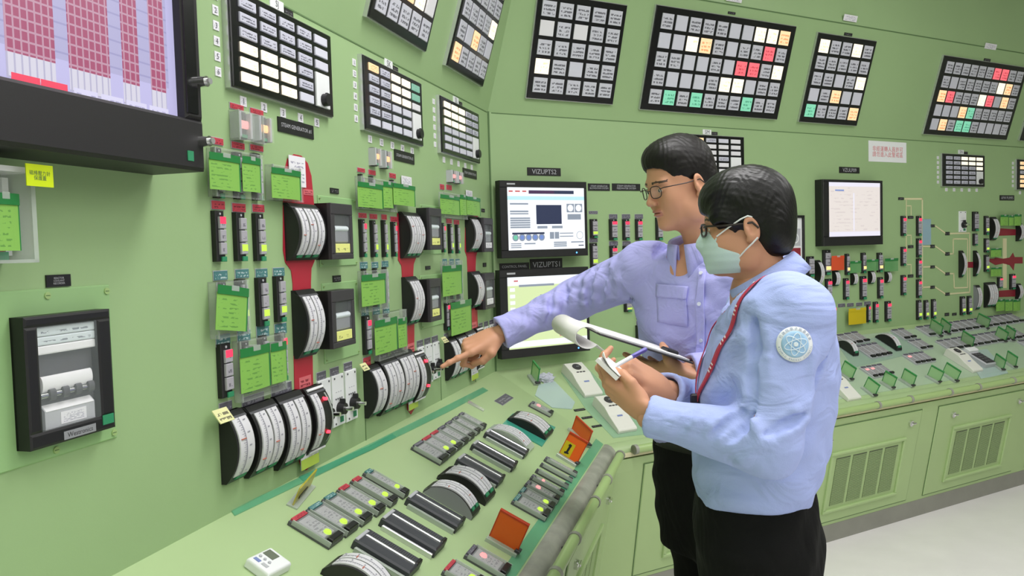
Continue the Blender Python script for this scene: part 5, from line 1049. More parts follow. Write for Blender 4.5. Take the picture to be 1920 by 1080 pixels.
# ------------------------------------------------------------------ monitors
M('redlit_scr','f0506a',.3,emit=.85); PRINT('sheet_scr','d6d3ee','9a96c0',2,9,.5,emit=.8); M('scr_white','f0f4fa',.3,emit=.95); M('scr_green','dcedb4',.3,emit=.85); M('scr_cyan','bfeaf2',.3,emit=.9); M('scr_navy','3d4668',.3,emit=.5); M('scr_grey','a3aec0',.3,emit=.6); M('scr_red','e07a7a',.3,emit=.7); M('scr_blue','7f9be0',.3,emit=.7); M('scr_mint','7fd9b8',.3,emit=.7); M('scr_purple','5c3f68',.3,emit=.5); M('scr_lilac','bdb9e2',.3,emit=.85); M('scr_pale','e9e6f5',.3,emit=.9)
for (pl,u,v,w,h,off,lab,kind,_,_) in T['monitor']:
    t=thing('flat_monitor',lab,'monitor',at(pl,u,v,0),'flat monitors in the corner'); d=off
    mb=MB(); mb.box(-w*.35,w*.35,-h*.35,h*.35,0,d-.035,'charcoal'); obj('rear_mount',mb,t)
    mb=MB(); mb.box(-w/2,w/2,-h/2,h/2,d-.04,d-.006,'black')
    b0,b1,b2=w*.085,h*.10,h*.085
    sx0,sx1,sy0,sy1=-w/2+b0,w/2-w*.03,-h/2+b1,h/2-b2
    for q in ((-w/2,w/2,-h/2,sy0),(-w/2,w/2,sy1,h/2),(-w/2,sx0,sy0,sy1),(sx1,w/2,sy0,sy1)): mb.box(*q,d-.006,d,'black',.002)
    obj('casing',mb,t)
    bg='scr_white' if kind=='white' else 'scr_green'
    mb=MB(); mb.box(sx0,sx1,sy0,sy1,d-.006,d-.0035,bg); s=obj('screen',mb,t)
    SW,SH=sx1-sx0,sy1-sy0; z=d-.0035
    mb=MB(); g=[0]
    def rc(x0,y0,x1,y1,m):
        g[0]+=1; mb.box(sx0+SW*x0,sx0+SW*x1,sy1-SH*y1,sy1-SH*y0,z,z+.0002+.00001*g[0],m)
    if kind=='white':
        rc(.02,.05,.07,.075,'scr_red');rc(.10,.05,.16,.075,'scr_red');rc(.19,.05,.24,.075,'scr_red')
        rc(.27,.045,.86,.10,'scr_navy');rc(.27,.05,.60,.095,'scr_purple');rc(.0,.14,1,.20,'scr_cyan')
        rc(.03,.25,.26,.275,'scr_grey');rc(.03,.37,.26,.395,'scr_grey');rc(.03,.41,.26,.43,'scr_grey')
        for k in range(5): rc(.03,.48+k*.036,.28,.505+k*.036,'scr_grey')
        rc(.36,.28,.69,.59,'scr_navy');rc(.37,.62,.50,.66,'scr_grey');rc(.56,.62,.70,.66,'scr_grey')
        for k in range(2):
            x=.76+k*.11; rc(x,.26,x+.10,.40,'scr_grey')
        rc(.77,.43,.95,.52,'scr_grey')
        rc(.05,.72,.46,.75,'scr_navy')
        for k in range(5):
            cx=sx0+SW*(.09+.083*k); cy=sy1-SH*.80; mb.cyl((cx,cy,z),SW*.040,.0004,'scr_grey',20); mb.cyl((cx,cy,z),SW*.026,.0007,'scr_mint' if k==0 else 'scr_blue',20)
        for x in (.81,.92): mb.cyl((sx0+SW*x,sy1-SH*.33,z),SW*.038,.0008,'scr_white',20)
        for x in (.56,.625): rc(x-.03,.72,x+.025,.83,'scr_grey')
        rc(.66,.735,.84,.75,'scr_grey');rc(.66,.785,.84,.80,'scr_grey');mb.cyl((sx0+SW*.93,sy1-SH*.78,z),SW*.045,.0004,'scr_grey',20);mb.cyl((sx0+SW*.93,sy1-SH*.78,z),SW*.04,.0006,'scr_white',20)
        for k in range(3): rc(.03,.89+k*.03,.16,.905+k*.03,'scr_grey')
        for k in range(3): rc(.58,.88+k*.03,.75,.90+k*.03,'scr_grey')
        rc(.20,.89,.34,.91,'scr_grey');rc(.81,.88,.98,.90,'scr_grey');rc(.91,.94,.98,.955,'scr_navy')
    else:
        rc(0,.0,1,.12,'scr_white');rc(.08,.045,.13,.065,'scr_red');rc(.14,.11,.58,.14,'scr_grey');rc(0,.90,1,.98,'scr_white')
        for k in range(4): rc(.03,.15+k*.09,.09,.20+k*.09,'scr_white')
        for k in range(4): rc(.64,.70+k*.05,.68,.72+k*.05,'scr_red')
        rc(.40,.26,.45,.27,'scr_grey');rc(.45,.76,.58,.77,'scr_grey')
    stuff(obj('screen_graphics',mb,s))
    mb=MB(); mb.cyl((w*.36,-h/2+b1*.45,d),.004,.001,'led_blue',10); obj('power_lamp',mb,t)
    mb=MB(); mb.box(-w*.42,-w*.33,h/2-b2*.62,h/2-b2*.38,d,d+.0004,'light_grey'); obj('maker_mark',mb,t)
for (pl,u,v,w,h,off,lab) in T['crt']:
    t=thing('desk_monitor',lab,'monitor',at(pl,u,v,0)); d=off
    mb=MB(); mb.box(-w/2-.02,w/2,-h/2,h/2,0,d-.008,'black',.004)
    for q in ((-w/2-.02,w/2,-h/2,-h*.36),(-w/2-.02,w/2,h*.46,h/2),(-w/2-.02,-w*.44,-h*.36,h*.46),(w*.46,w/2,-h*.36,h*.46)): mb.box(*q,d-.008,d,'black',.003)
    obj('casing',mb,t)
    mb=MB(); mb.box(-w*.44,w*.46,-h*.36,h*.46,d-.008,d-.005,'beige_screen'); s=obj('screen',mb,t)
    mb=MB(); mb.box(-w*.33,-w*.18,h*.33,h*.35,d-.005,d-.0045,'scr_blue'); mb.box(-w*.02,w*.0,-h*.28,h*.30,d-.005,d-.0046,'scr_pale'); mb.box(-w*.44,w*.46,-h*.36,-h*.29,d-.005,d-.0047,'scr_pale'); mb.box(-w*.44,w*.46,h*.40,h*.46,d-.005,d-.0047,'scr_pale'); stuff(obj('screen_graphics',mb,s))
for (pl,u,v,w,h,off,lab) in T['framed_panel']:
    t=thing('framed_panel',lab,'instrument panel',at(pl,u,v,0))
    mb=MB()
    for q in ((-w/2,w/2,-h/2,-h*.46),(-w/2,w/2,h*.46,h/2),(-w/2,-w*.44,-h*.46,h*.46),(w*.44,w/2,-h*.46,h*.46)): mb.box(*q,0,.02,'black',.003)
    obj('frame',mb,t)
    mb=MB(); mb.box(-w*.44,w*.44,-h*.46,h*.46,0,.006,'white'); obj('backing',mb,t)
    mb=MB(); mb.box(-w*.38,w*.36,-h*.36,-h*.04,.006,.010,'darkred',.001); obj('red_panel',mb,t)
    mb=MB(); mb.box(-w*.38,w*.36,0,h*.28,.006,.010,'light_grey',.001); obj('grey_panel',mb,t)
    mb=MB(); mb.cyl((w*.12,h*.12,.010),h*.085,.003,'white',20); mb.cyl((w*.12,h*.12,.012),h*.06,.003,'light_grey',20); obj('dial',mb,t)
# ------------------------------------------------------------------ big display on the angled wall
(pl,br,sb)=T['tv'][0]
TW,THt=1.30,.80
tvm=at('A',br[0],br[1],0)
t=thing('big_display','large black wall display with pink bar chart, above the strip chart recorder','display',tvm)
dx,dy=sb[0]-br[0],sb[1]-br[1]
mb=MB(); mb.box(-TW,0,0,THt,0,.09,'tv_black')
for q in ((-TW,0,0,dy),(-TW,0,THt-.1,THt),(-TW,-TW+.1,dy,THt-.1),(dx,0,dy,THt-.1)): mb.box(*q,.09,.12,'tv_black',.006)
obj('casing',mb,t)
mb=MB(); mb.box(-TW+.1,dx,dy,THt-.1,.09,.099,'scr_lilac'); s=obj('screen',mb,t)
mb=MB(); mb.box(dx,dx+.03,dy+.01,THt-.1,.12,.122,'black_gloss'); obj('inner_bezel',mb,t)
PRINT('cells_pink','c0547f','c0547f')
def GRIDM(name,base,line,sx,sy,emit):
    m=M(name,base,.3); nt=m.node_tree; b=nt.nodes['Principled BSDF']; N=nt.nodes.new; L=nt.links.new
    tc=N('ShaderNodeTexCoord'); br_=N('ShaderNodeTexBrick'); br_.offset=0; br_.inputs['Scale'].default_value=1; br_.inputs['Brick Width'].default_value=sx; br_.inputs['Row Height'].default_value=sy; br_.inputs['Mortar Size'].default_value=.0016; br_.inputs['Mortar Smooth'].default_value=.1
    br_.inputs['Color1'].default_value=lin(hexc(base))+(1,); br_.inputs['Color2'].default_value=lin(hexc(base))+(1,); br_.inputs['Mortar'].default_value=lin(hexc(line))+(1,)
    b.inputs['Base Color'].default_value=(.04,.04,.05,1); L(tc.outputs['Object'],br_.inputs['Vector']); L(br_.outputs['Color'],b.inputs['Emission Color']); b.inputs['Emission Strength'].default_value=emit
GRIDM('grid_pink','bb4d78','d9a5bd',.0125,.0155,.75); GRIDM('grid_pale','e6e3f2','c4c0dc',.0125,.1,.85); GRIDM('grid_lines','bdb9e2','a9a5d4',.9,.022,.85)
mb=MB(); mb.box(-TW+.1,dx-.02,dy+.05,THt-.1,.099,.0993,'grid_lines'); stuff(obj('chart_lines',mb,s))
tb=[c for c in T['tvcols']]
for i,(ua,ub,vv) in enumerate(tb):
    x0,x1=ua-br[0],ub-br[0]; y=vv-br[1]; ref=tb[0][2]-br[1]
    mb=MB(); mb.box(x0,x1,y,THt-.12,.0993,.1002,'grid_pink'); obj('bar_block',mb,s)
    mb=MB(); mb.box(x0,x1,y-.036,y,.0993,.0999,'grid_pale'); obj('footer_cells',mb,s)
q=T['tvred'][0]; x0,x1=q[0]-br[0],q[2]-br[0]; y0,y1=min(q[1],q[3])-br[1],max(q[1],q[3])-br[1]
yc=(y0+y1)/2
for k in range(2):
    a=x0+(x1-x0)*k/2; mb=MB(); mb.box(a+.001,a+(x1-x0)/2-.001,yc-.011,yc+.011,.0993,.1008,'redlit_scr' if 'redlit_scr' in MAT else 'scr_red'); obj('red_footer',mb,s)
for k in range(4):
    a=x1+.012+k*(dx-.03-x1)/4; mb=MB(); mb.box(a,a+(dx-.06-x1)/4,yc-.012,yc+.010,.0993,.1003,'sheet_scr'); obj('footer_label',mb,s)
mb=MB(); mb.box(-.052,-.036,.016,.034,.12,.1215,'teal_tag'); obj('teal_tag',mb,t)
for y in (.165,.385-.22+.0):
    pass
for y in (.055,.165):
    mb=MB(); mb.cyl((-.008,y,.12),.010,.016,'chrome',16); mb.cyl((-.008,y,.136),.006,.008,'silver',12); obj('thumb_screw',mb,t)
# ------------------------------------------------------------------ large strip chart recorder
for (pl,u,v,w,h,off,lab) in T['big_recorder']:
    t=thing('strip_chart_recorder',lab,'recorder',at(pl,u,v,.004)@Matrix.Scale(.40,4,(0,0,1))); d=.07
    mb=MB(); mb.box(-w/2,w/2,-h/2,h/2,0,.012,'black'); 
    x0,x1,y0,y1=-w*.36,w*.33,-h*.38,h*.42
    for q in ((-w/2,w/2,y1,h/2),(-w/2,w/2,-h/2,y0),(-w/2,x0,y0,y1),(x1,w/2,y0,y1)): mb.box(*q,.0,d,'black',.004)
    obj('case',mb,t)
    mb=MB(); mb.box(x0,x1,y0,y1,.012,.030,'dark_grey'); obj('inner_plate',mb,t)
    for k,(a,b) in enumerate(((.34,.41),(.27,.335),(.20,.265))):
        mb=MB(); mb.box(x0,x1+w*.02,h*a,h*b,.030,.052,'recorder_strip' if k<2 else 'paper',.002); obj('scale_bar',mb,t)
    mb=MB(); mb.cyl((x0+.01,-h*.035,.040),h*.065,w*.58,'paper',20,'x'); obj('paper_roll',mb,t)
    mb=MB(); mb.cyl((x0+.004,-h*.115,.055),.004,w*.60,'chrome',10,'x')
    for k in range(4): mb.cyl((x0+.02+k*w*.15,-h*.115,.055),.009,.012,'dark_grey',12,'x')
    obj('drive_rod',mb,t)
    mb=MB(); mb.prism([(h*-.38,.016),(h*-.38,.050),(h*-.24,.050),(h*-.17,.016)],x0+.012,x0+.012+w*.58,'light_grey','x'); obj('paper_tray',mb,t)
    mb=MB(); mb.prism([(h*-.245,.051),(h*-.17,.0165),(h*-.168,.0175),(h*-.242,.052)],x0+.014,x0+.010+w*.58,'paper','x'); obj('folded_paper',mb,t)
    mb=MB(); mb.box(x0+w*.24,x0+w*.54,-h*.365,-h*.27,.050,.052,'slip_print'); obj('label_slip',mb,t)
    mb=MB(); mb.box(x0,x0+.007,h*.02,h*.20,.03,.042,'pointer_red'); obj('red_marker',mb,t)
    mb=MB(); mb.box(x0,x1,y0,y1,d-.006,d-.004,'window_glass'); obj('glass_door',mb,t)
    mb=MB(); mb.box(-w*.14,w*.24,-h*.485,-h*.42,d,d+.0015,'grey'); np_=obj('maker_plate',mb,t); lettering('lettering','Westronics','charcoal',np_,w*.30,h*.04,d+.002,(w*.05,-h*.452))
    mb=MB(); mb.box(w*.33,w*.47,-h*.455,-h*.375,d,d+.003,'teal_tag'); obj('teal_tag',mb,t)
# ------------------------------------------------------------------ guarded cabinet
for (pl,u,v,w,h,off,lab) in T['cabinet_guard']:
    t=thing('guarded_cabinet',lab,'clear guard',at(pl,u,v,0)); d=off
    mb=MB(); mb.box(-w*.46,w*.42,-h*.46,h*.40,0,.03,'charcoal',.003); obj('instrument',mb,t)
    mb=MB(); mb.box(w*.22,w*.33,-h*.42,h*.1,.03,.036,'darkred'); obj('red_strip',mb,t)
    mb=MB(); mb.box(w*.32,w*.39,-h*.42,h*.40,.03,.038,'white'); obj('white_strip',mb,t)
    mb=MB(); mb.box(w*.12,w*.28,-h*.47,-h*.38,.03,.05,'teal_tag'); obj('teal_tag',mb,t)
    for q,m_ in (((-w/2,w/2,h/2-.008,h/2),'white'),((-w/2,w/2,-h/2,-h/2+.005),'clear_edge'),((w/2-.008,w/2,-h/2,h/2),'clear_edge')):
        mb=MB(); mb.box(*q,0,d,m_); obj('guard_wall',mb,t)
    mb=MB(); mb.box(-w/2,w/2,-h/2,h/2,d-.003,d-.001,'clear'); obj('front_sheet',mb,t)
# ------------------------------------------------------------------ mimic strips, sheets
cols={'red':'red','darkred':'darkred','cream':'cream','teal':'sheet_teal','tealsolid':'sheet_solid','palesheet':'sheet_pale','tealfaint':'sheet_faint','sheetclear':'sheet_clear','silver':'silver'}
for i,(nm,pl,pts,col,lab,off) in enumerate(T['poly']):
    th=.0015 if 'mimic' in nm else .002
    def area(p): return sum(a[0]*b[1]-b[0]*a[1] for a,b in zip(p,p[1:]+p[:1]))
    if area(pts)<0: pts=pts[::-1]
    mb=MB(); mb.prism(pts,0,th+.0001*i,cols[col]); tag(obj(nm,mb,None,at(pl,0,0,.0003)),lab,{'mimic_strip':'strip','mimic_bar':'strip','mimic_arrow':'arrow','guard_sheet':'clear sheet','scale_strip':'strip'}[nm])
mb0=thing('flow_diagram','thin cream branching flow lines on the far wall beside red-lit stations','diagram',at('B',0,0,.0004))
for pts,wd in T['flow_lines']:
    mb=MB(); mb.strip([tuple(p) for p in pts],wd,0,.0014,'cream'); obj('flow_line',mb,mb0)
# ------------------------------------------------------------------ handsets on the desks
for (pl,u,v,w,h,off,lab) in T['phone']:
    w,h=abs(w),abs(h); w=min(max(w,.075),.10); h=min(max(h,.19),.24)
    t=thing('wedge_handset',lab,'handset',at(pl,u,v,0),'white wedge handsets')
    prof=[(-h/2,0),(h/2,0),(h/2,.046),(h*.46,.052),(h*.10,.050),(-h*.10,.036),(-h*.47,.020),(-h/2,.014)]
    mb=MB(); mb.prism(prof[::-1],-w/2,w/2,'phone_white','x'); b=obj('body',mb,t)
    bv=b.modifiers.new('soft','BEVEL'); bv.width=.003; bv.segments=2; bv.limit_method='ANGLE'
    mb=MB(); mb.cyl((0,h*.30,.051),w*.22,.004,'charcoal',24); 
    mb.box(-w*.03,w*.13,h*.29,h*.31,.055,.0565,'grey'); obj('dial',mb,t)
    for k in range(3):
        mb=MB(); zb=.0505; mb.box(-w*.24+k*w*.17,-w*.24+k*w*.17+w*.12,h*.10,h*.125,zb-.006,zb+.003,'charcoal',.001); obj('button',mb,t)
    mb=MB(); mb.add([(-w*.12,-h*.16,.0345),(w*.16,-h*.16,.0345),(w*.16,-h*.12,.0363),(-w*.12,-h*.12,.0363)],[(0,1,2,3)],'button_blue'); obj('printed_mark',mb,t)
for (pl,u,v,w,h,off,lab) in T['keypad']:
    t=thing('keypad_phone',lab,'phone',at(pl,u,v,.003)); w,h=.10,.17
    mb=MB(); mb.box(-w/2,w/2,-h/2,h/2,0,.03,'light_grey',.006); obj('body',mb,t)
    mb=MB(); mb.box(-w*.42,w*.42,-h*.46,h*.15,.03,.034,'charcoal',.002); kp=obj('key_area',mb,t)
    for i in range(3):
        for j in range(4):
            mb=MB(); mb.box(-w*.32+i*w*.24,-w*.32+i*w*.24+w*.16,-h*.40+j*h*.13,-h*.40+j*h*.13+h*.08,.034,.038,'dark_grey',.001); obj('key',mb,kp)
    mb=MB(); mb.box(-w*.45,w*.45,h*.22,h*.44,.03,.048,'white',.006); obj('handset',mb,t)
# ------------------------------------------------------------------ hinged cards on the desks
for (pl,u,v,w,h,ang,al,col,lab) in T['card']:
    if ang<0 and False: pass
    mw=at(pl,u,v,.012,ang)
    t=thing('hinged_card',lab,'hinged card',mw,'hinged cards on the desks')
    side=1
    # the card rises from its lower edge along local +y rotated by al about x
    rotm=Matrix.Rotation(R(al),4,'X')
    flip=(PL[pl].to_3x3()@Matrix.Rotation(R(ang),3,'Z')@Vector((0,1,0))).dot(PL[pl].to_3x3()@Vector((0,1,0)))
    if flip<0: rotm=Matrix.Rotation(R(180-al),4,'X')
    main='card_orange' if col.startswith('orange') else 'card_green'; edge=main+'_edge'
    mb=MB(); mb.box(-w/2,w/2,0,h,-.001,.001,main); obj('sheet',mb,t,rotm)
    mb=MB(); mb.box(-w/2-.001,w/2+.001,h-.006,h+.001,-.004,.004,edge,.001); obj('top_edge',mb,t,rotm)
    mb=MB(); mb.box(-w/2-.0012,-w/2+.0015,0,h,-.0025,.0025,edge); mb.box(w/2-.0015,w/2+.0012,0,h,-.0025,.0025,edge); obj('side_edge',mb,t,rotm)
    mb=MB(); mb.box(-w*.55,w*.55,-.018,.018,-.012,0,'clear_edge',.002); obj('clear_base',mb,t)
    mb=MB(); mb.box(w*.42,w*.60,-.012,.012,0,.008,'charcoal',.002); obj('hinge_block',mb,t)
    if col=='orange2':
        sg=-1 if flip<0 else 1
        mb=MB(); mb.box(-w*.48,w*.05,h*.02,h*.62,.0012,.002,'tag_yellow'); mb.box(-w*.48,w*.05,h*.02,h*.62,-.002,-.0012,'tag_yellow'); ys=obj('yellow_sign',mb,t,rotm)
        mb=MB(); 
        for z0 in (.002,-.003): mb.prism([(-w*.30,h*.10),(-w*.08,h*.14),(-w*.08,h*.20),(-w*.14,h*.20),(-w*.10,h*.54),(-w*.22,h*.56),(-w*.28,h*.48),(-w*.22,h*.46),(-w*.24,h*.20),(-w*.32,h*.17)],z0,z0+.001,'black')
        obj('black_mark',mb,ys)
# ------------------------------------------------------------------ timer, yellow pointer stand, plastic holder
q=[Vector(p+(0,)) for p in T['timerq']]; cen=(q[0]+q[1]+q[2]+q[3])/4
ux=(q[2]-q[1]).normalized(); tw=((q[2]-q[1]).length+(q[3]-q[0]).length)/2; th_=((q[1]-q[0]).length+(q[2]-q[3]).length)/2
ang=math.degrees(math.atan2(ux.y,ux.x))
t=thing('kitchen_timer','white kitchen timer with grey display lying on the angled desk','timer',at('AD',cen.x,cen.y,0,ang))
mb=MB(); mb.box(-tw/2,tw/2,-th_/2,th_/2,0,.022,'white',.004); b=obj('body',mb,t); bv=b.modifiers.new('soft','BEVEL'); bv.width=.004; bv.segments=3
mb=MB(); mb.box(-tw*.38,tw*.06,th_*.04,th_*.34,.0215,.0232,'lcd'); obj('display',mb,t)
for k in range(3):
    mb=MB(); mb.cyl((-tw*.30+k*tw*.2,-th_*.13,.0215),tw*.055,.003,'light_grey',12); obj('button',mb,t)
for k in range(2):
    mb=MB(); mb.box(-tw*.36+k*tw*.34,-tw*.36+k*tw*.34+tw*.25,-th_*.38,-th_*.26,.0215,.0236,'button_blue' if k==0 else 'light_grey',.001); obj('wide_button',mb,t)
a,b=[Vector(p+(0,)) for p in T['yellowmark']]
mid=(a+b)/2; d_=(b-a); L_=d_.length; ang=math.degrees(math.atan2(d_.y,d_.x))
t=thing('yellow_pointer_stand','yellow translucent leaf with black bar standing at the desk back edge','tag',at('AD',mid.x,mid.y,0,ang))
M('leaf_yellow','c9b820',.3,alpha=.6)
mb=MB(); mb.box(-L_*.5,L_*.45,-.002,.002,0,.05,'leaf_yellow'); obj('leaf',mb,t)
mb=MB(); mb.box(-L_*.32,L_*.12,-.004,-.002,.012,.02,'black'); mb.box(-L_*.32,L_*.12,.002,.004,.012,.02,'black'); obj('black_bar',mb,t)
mb=MB(); mb.box(-L_*.55,L_*.5,-.014,.014,0,.004,'clear_edge'); obj('base',mb,t)
mw=at('BD',.30,-.05,0); t=thing('crumpled_plastic','crumpled clear plastic bag lying beside the thin green card on the desk','plastic bag',at('BD',*T['bagpos'],0))
bm=bmesh.new(); bmesh.ops.create_icosphere(bm,subdivisions=3,radius=1)
rr=random.Random(4)
for v_ in bm.verts:
    k=1+.35*math.sin(v_.co.x*7+1)*math.sin(v_.co.y*9+2)*math.cos(v_.co.z*6)+rr.uniform(-.1,.1); v_.co=Vector((v_.co.x*.04*k,v_.co.y*.03*k,max(0,(v_.co.z+.5)*.018*k)))
me=bpy.data.meshes.new('bag'); bm.to_mesh(me); bm.free(); M('bag_plastic','dfe0f4',.15,alpha=.65); me.materials.append(MAT['bag_plastic']); link('bag',me,t)
J={'m_head': (0.4632, 1.575, 1.5819), 'm_torso': [(1.054, 0.4749, 1.58, 0.1114, 0.158),
 (1.081, 0.478, 1.58, 0.1204, 0.168),
 (1.1274, 0.4834, 1.58, 0.1304, 0.174),
 (1.2026, 0.4924, 1.58, 0.1341, 0.178),
 (1.2881, 0.5057, 1.58, 0.1336, 0.186),
 (1.3519, 0.5145, 1.58, 0.1214, 0.19),
 (1.4209, 0.5196, 1.58, 0.1014, 0.178),
 (1.4496, 0.5179, 1.58, 0.0845, 0.15),
 (1.4688, 0.5139, 1.58, 0.0676, 0.105),
 (1.4922, 0.511, 1.58, 0.0475, 0.06)], 'm_hips': [(0.8439, 0.4834, 1.58, 0.1109, 0.16),
 (0.9098, 0.4843, 1.58, 0.1214, 0.168),
 (0.9645, 0.4818, 1.58, 0.1246, 0.172),
 (1.0082, 0.4775, 1.58, 0.1219, 0.168),
 (1.0464, 0.4754, 1.58, 0.1161, 0.158),
 (1.067, 0.4756, 1.58, 0.1098, 0.15)], 'm_lsh': (0.4952, 1.425, 1.4185), 'm_lel': (0.4321, 1.365, 1.2013), 'm_lwr': (0.2454, 1.455, 1.2351), 'm_rsh': (0.5503, 1.745, 1.3905), 'm_rel': (0.5195, 1.8, 1.1432), 'm_rwr': (0.2974, 1.575, 1.2585), 'm_neck': (0.5074, 1.585, 1.5006), 'm_lhip': (0.4565, 1.49, 0.9359), 'm_rhip': (0.4946, 1.67, 0.8622), 'm_lkn': (0.44, 1.5, 0.4677), 'm_rkn': (0.4789, 1.68, 0.3383), 'm_badge': (0.4748, 1.36, 1.3759), 'm_lhand': ((0.2347, 1.46, 1.2473),
 (0.1592, 1.525, 1.2984)), 'm_rhand': ((0.2872, 1.565, 1.2681),
 (0.1968, 1.54, 1.3324)), 'pen': ((0.1679, 1.5, 1.3113),
 (0.2564, 1.535, 1.35)), 'pad': [(0.1436, 1.475, 1.3309),
 (0.1645, 1.55, 1.3225),
 (0.2052, 1.54, 1.2883),
 (0.1796, 1.46, 1.2954)], 'lany': [(0.5699, 1.585, 1.4988),
 (0.5303, 1.5, 1.4958),
 (0.4872, 1.45, 1.4867),
 (0.4479, 1.44, 1.464),
 (0.4102, 1.445, 1.4241),
 (0.3795, 1.46, 1.3776),
 (0.356, 1.48, 1.3241),
 (0.3442, 1.51, 1.275),
 (0.3422, 1.53, 1.2487)], 'lany2': [(0.5699, 1.585, 1.4988),
 (0.5702, 1.67, 1.4835),
 (0.5345, 1.7, 1.4518),
 (0.4713, 1.66, 1.411),
 (0.3995, 1.6, 1.3421),
 (0.36, 1.56, 1.2795),
 (0.3465, 1.54, 1.2467)], 't_head': (0.4416, 2.06, 1.703), 'm_collar': (0.4972, 1.58, 1.4883), 't_collar': (0.4859, 2.09, 1.5626), 't_torso': [(1.0128, 0.5179, 2.12, 0.105, 0.16),
 (1.0374, 0.5169, 2.12, 0.11, 0.168),
 (1.0881, 0.5148, 2.12, 0.112, 0.172),
 (1.2034, 0.5096, 2.12, 0.112, 0.178),
 (1.3181, 0.5058, 2.12, 0.115, 0.188),
 (1.4038, 0.4987, 2.12, 0.112, 0.195),
 (1.4608, 0.494, 2.12, 0.1, 0.185),
 (1.4977, 0.4918, 2.12, 0.085, 0.15),
 (1.5204, 0.4908, 2.12, 0.07, 0.105),
 (1.5374, 0.4911, 2.12, 0.055, 0.062)], 't_hips': [(0.7234, 0.542, 2.12, 0.112, 0.165),
 (0.7969, 0.536, 2.12, 0.118, 0.172),
 (0.9138, 0.5278, 2.12, 0.118, 0.172),
 (0.9866, 0.5232, 2.12, 0.112, 0.166),
 (1.0272, 0.5196, 2.12, 0.106, 0.158)], 't_rsh': (0.3693, 2.22, 1.4816), 't_rel': (0.1918, 2.36, 1.3976), 't_rwr': (-0.0377, 2.3, 1.3074), 't_lsh': (0.5882, 2.02, 1.4617), 't_lel': (0.6195, 2.0, 1.2326), 't_lwr': (0.4328, 1.965, 1.2339), 't_neck': (0.4793, 2.1, 1.5321), 't_lhip': (0.5539, 2.03, 0.7856), 't_rhip': (0.5151, 2.2, 0.724), 't_lkn': (0.5607, 2.03, 0.3028), 't_rkn': (0.5215, 2.2, 0.2008), 't_rhand': ((-0.0533, 2.3, 1.3001),
 (-0.1956, 2.245, 1.248)), 't_lhand': ((0.4278, 1.955, 1.2289),
 (0.3537, 2.04, 1.2466)), 'clip': ((0.3847, 1.985, 1.2818),
 (0.1502, 1.93, 1.3659)), 'm_pocket': [(0.407, 1.48, 1.4015),
 (0.4336, 1.45, 1.3967),
 (0.4296, 1.45, 1.3205),
 (0.4019, 1.48, 1.3268)], 't_pocket': [(0.3645, 2.08, 1.4381),
 (0.4457, 2.02, 1.4278),
 (0.4469, 2.02, 1.3409),
 (0.3683, 2.08, 1.3471)], 't_flap': [(0.362, 2.08, 1.4521),
 (0.4487, 2.02, 1.4413),
 (0.4481, 2.02, 1.4088),
 (0.3641, 2.08, 1.4157)], 't_placket': [(0.4536, 1.99, 1.4998),
 (0.4751, 1.98, 1.4981),
 (0.4742, 1.98, 1.1188),
 (0.4497, 1.99, 1.1174)], 't_buttons': [(0.4591, 1.98, 1.4866),
 (0.4616, 1.98, 1.4003),
 (0.4626, 1.98, 1.307),
 (0.464, 1.98, 1.2266)]}
# ================================================================== people
M('skin','cd9678',.5,spec=.35); M('shirt_blue','a9b7ee',.8,bump=.25,bscale=420); M('shirt_lilac','b2b1ee',.8,bump=.25,bscale=420)
M('trouser_black','0d0d0d',.85,spec=.2,bump=.3,bscale=500); M('hair_black','070606',.36,spec=.35); M('hair_brown','0d0908',.45,spec=.35)
M('lip','b8796a',.5); M('eye_white','e4e0da',.3); M('iris','1c1310',.2); M('brow','4a382e',.6); M('nail','dcae98',.35)
M('mask_teal','c6dbdb',.8,bump=.2,bscale=500); M('strap_white','eceeee',.7); M('glass_rim','2c211d',.3); M('glass_lens','e6ecec',.02,alpha=.12)
M('lanyard_red','b8304a',.5); M('lanyard_white','f2e6e8',.6); M('badge_white','eef1f8',.6); M('badge_blue','a8cdf0',.6); M('badge_line','e9f2fc',.6); M('badge_ink','6c82a0',.6); M('button_white','dfe2f2',.4); M('shoe_black','151415',.4)
M('pad_white','f4f3f2',.7); M('pen_white','eef0f4',.3); M('pen_blue','6a62b8',.35); M('board_dark','3a3638',.5); M('page_white','e9e6e6',.7)
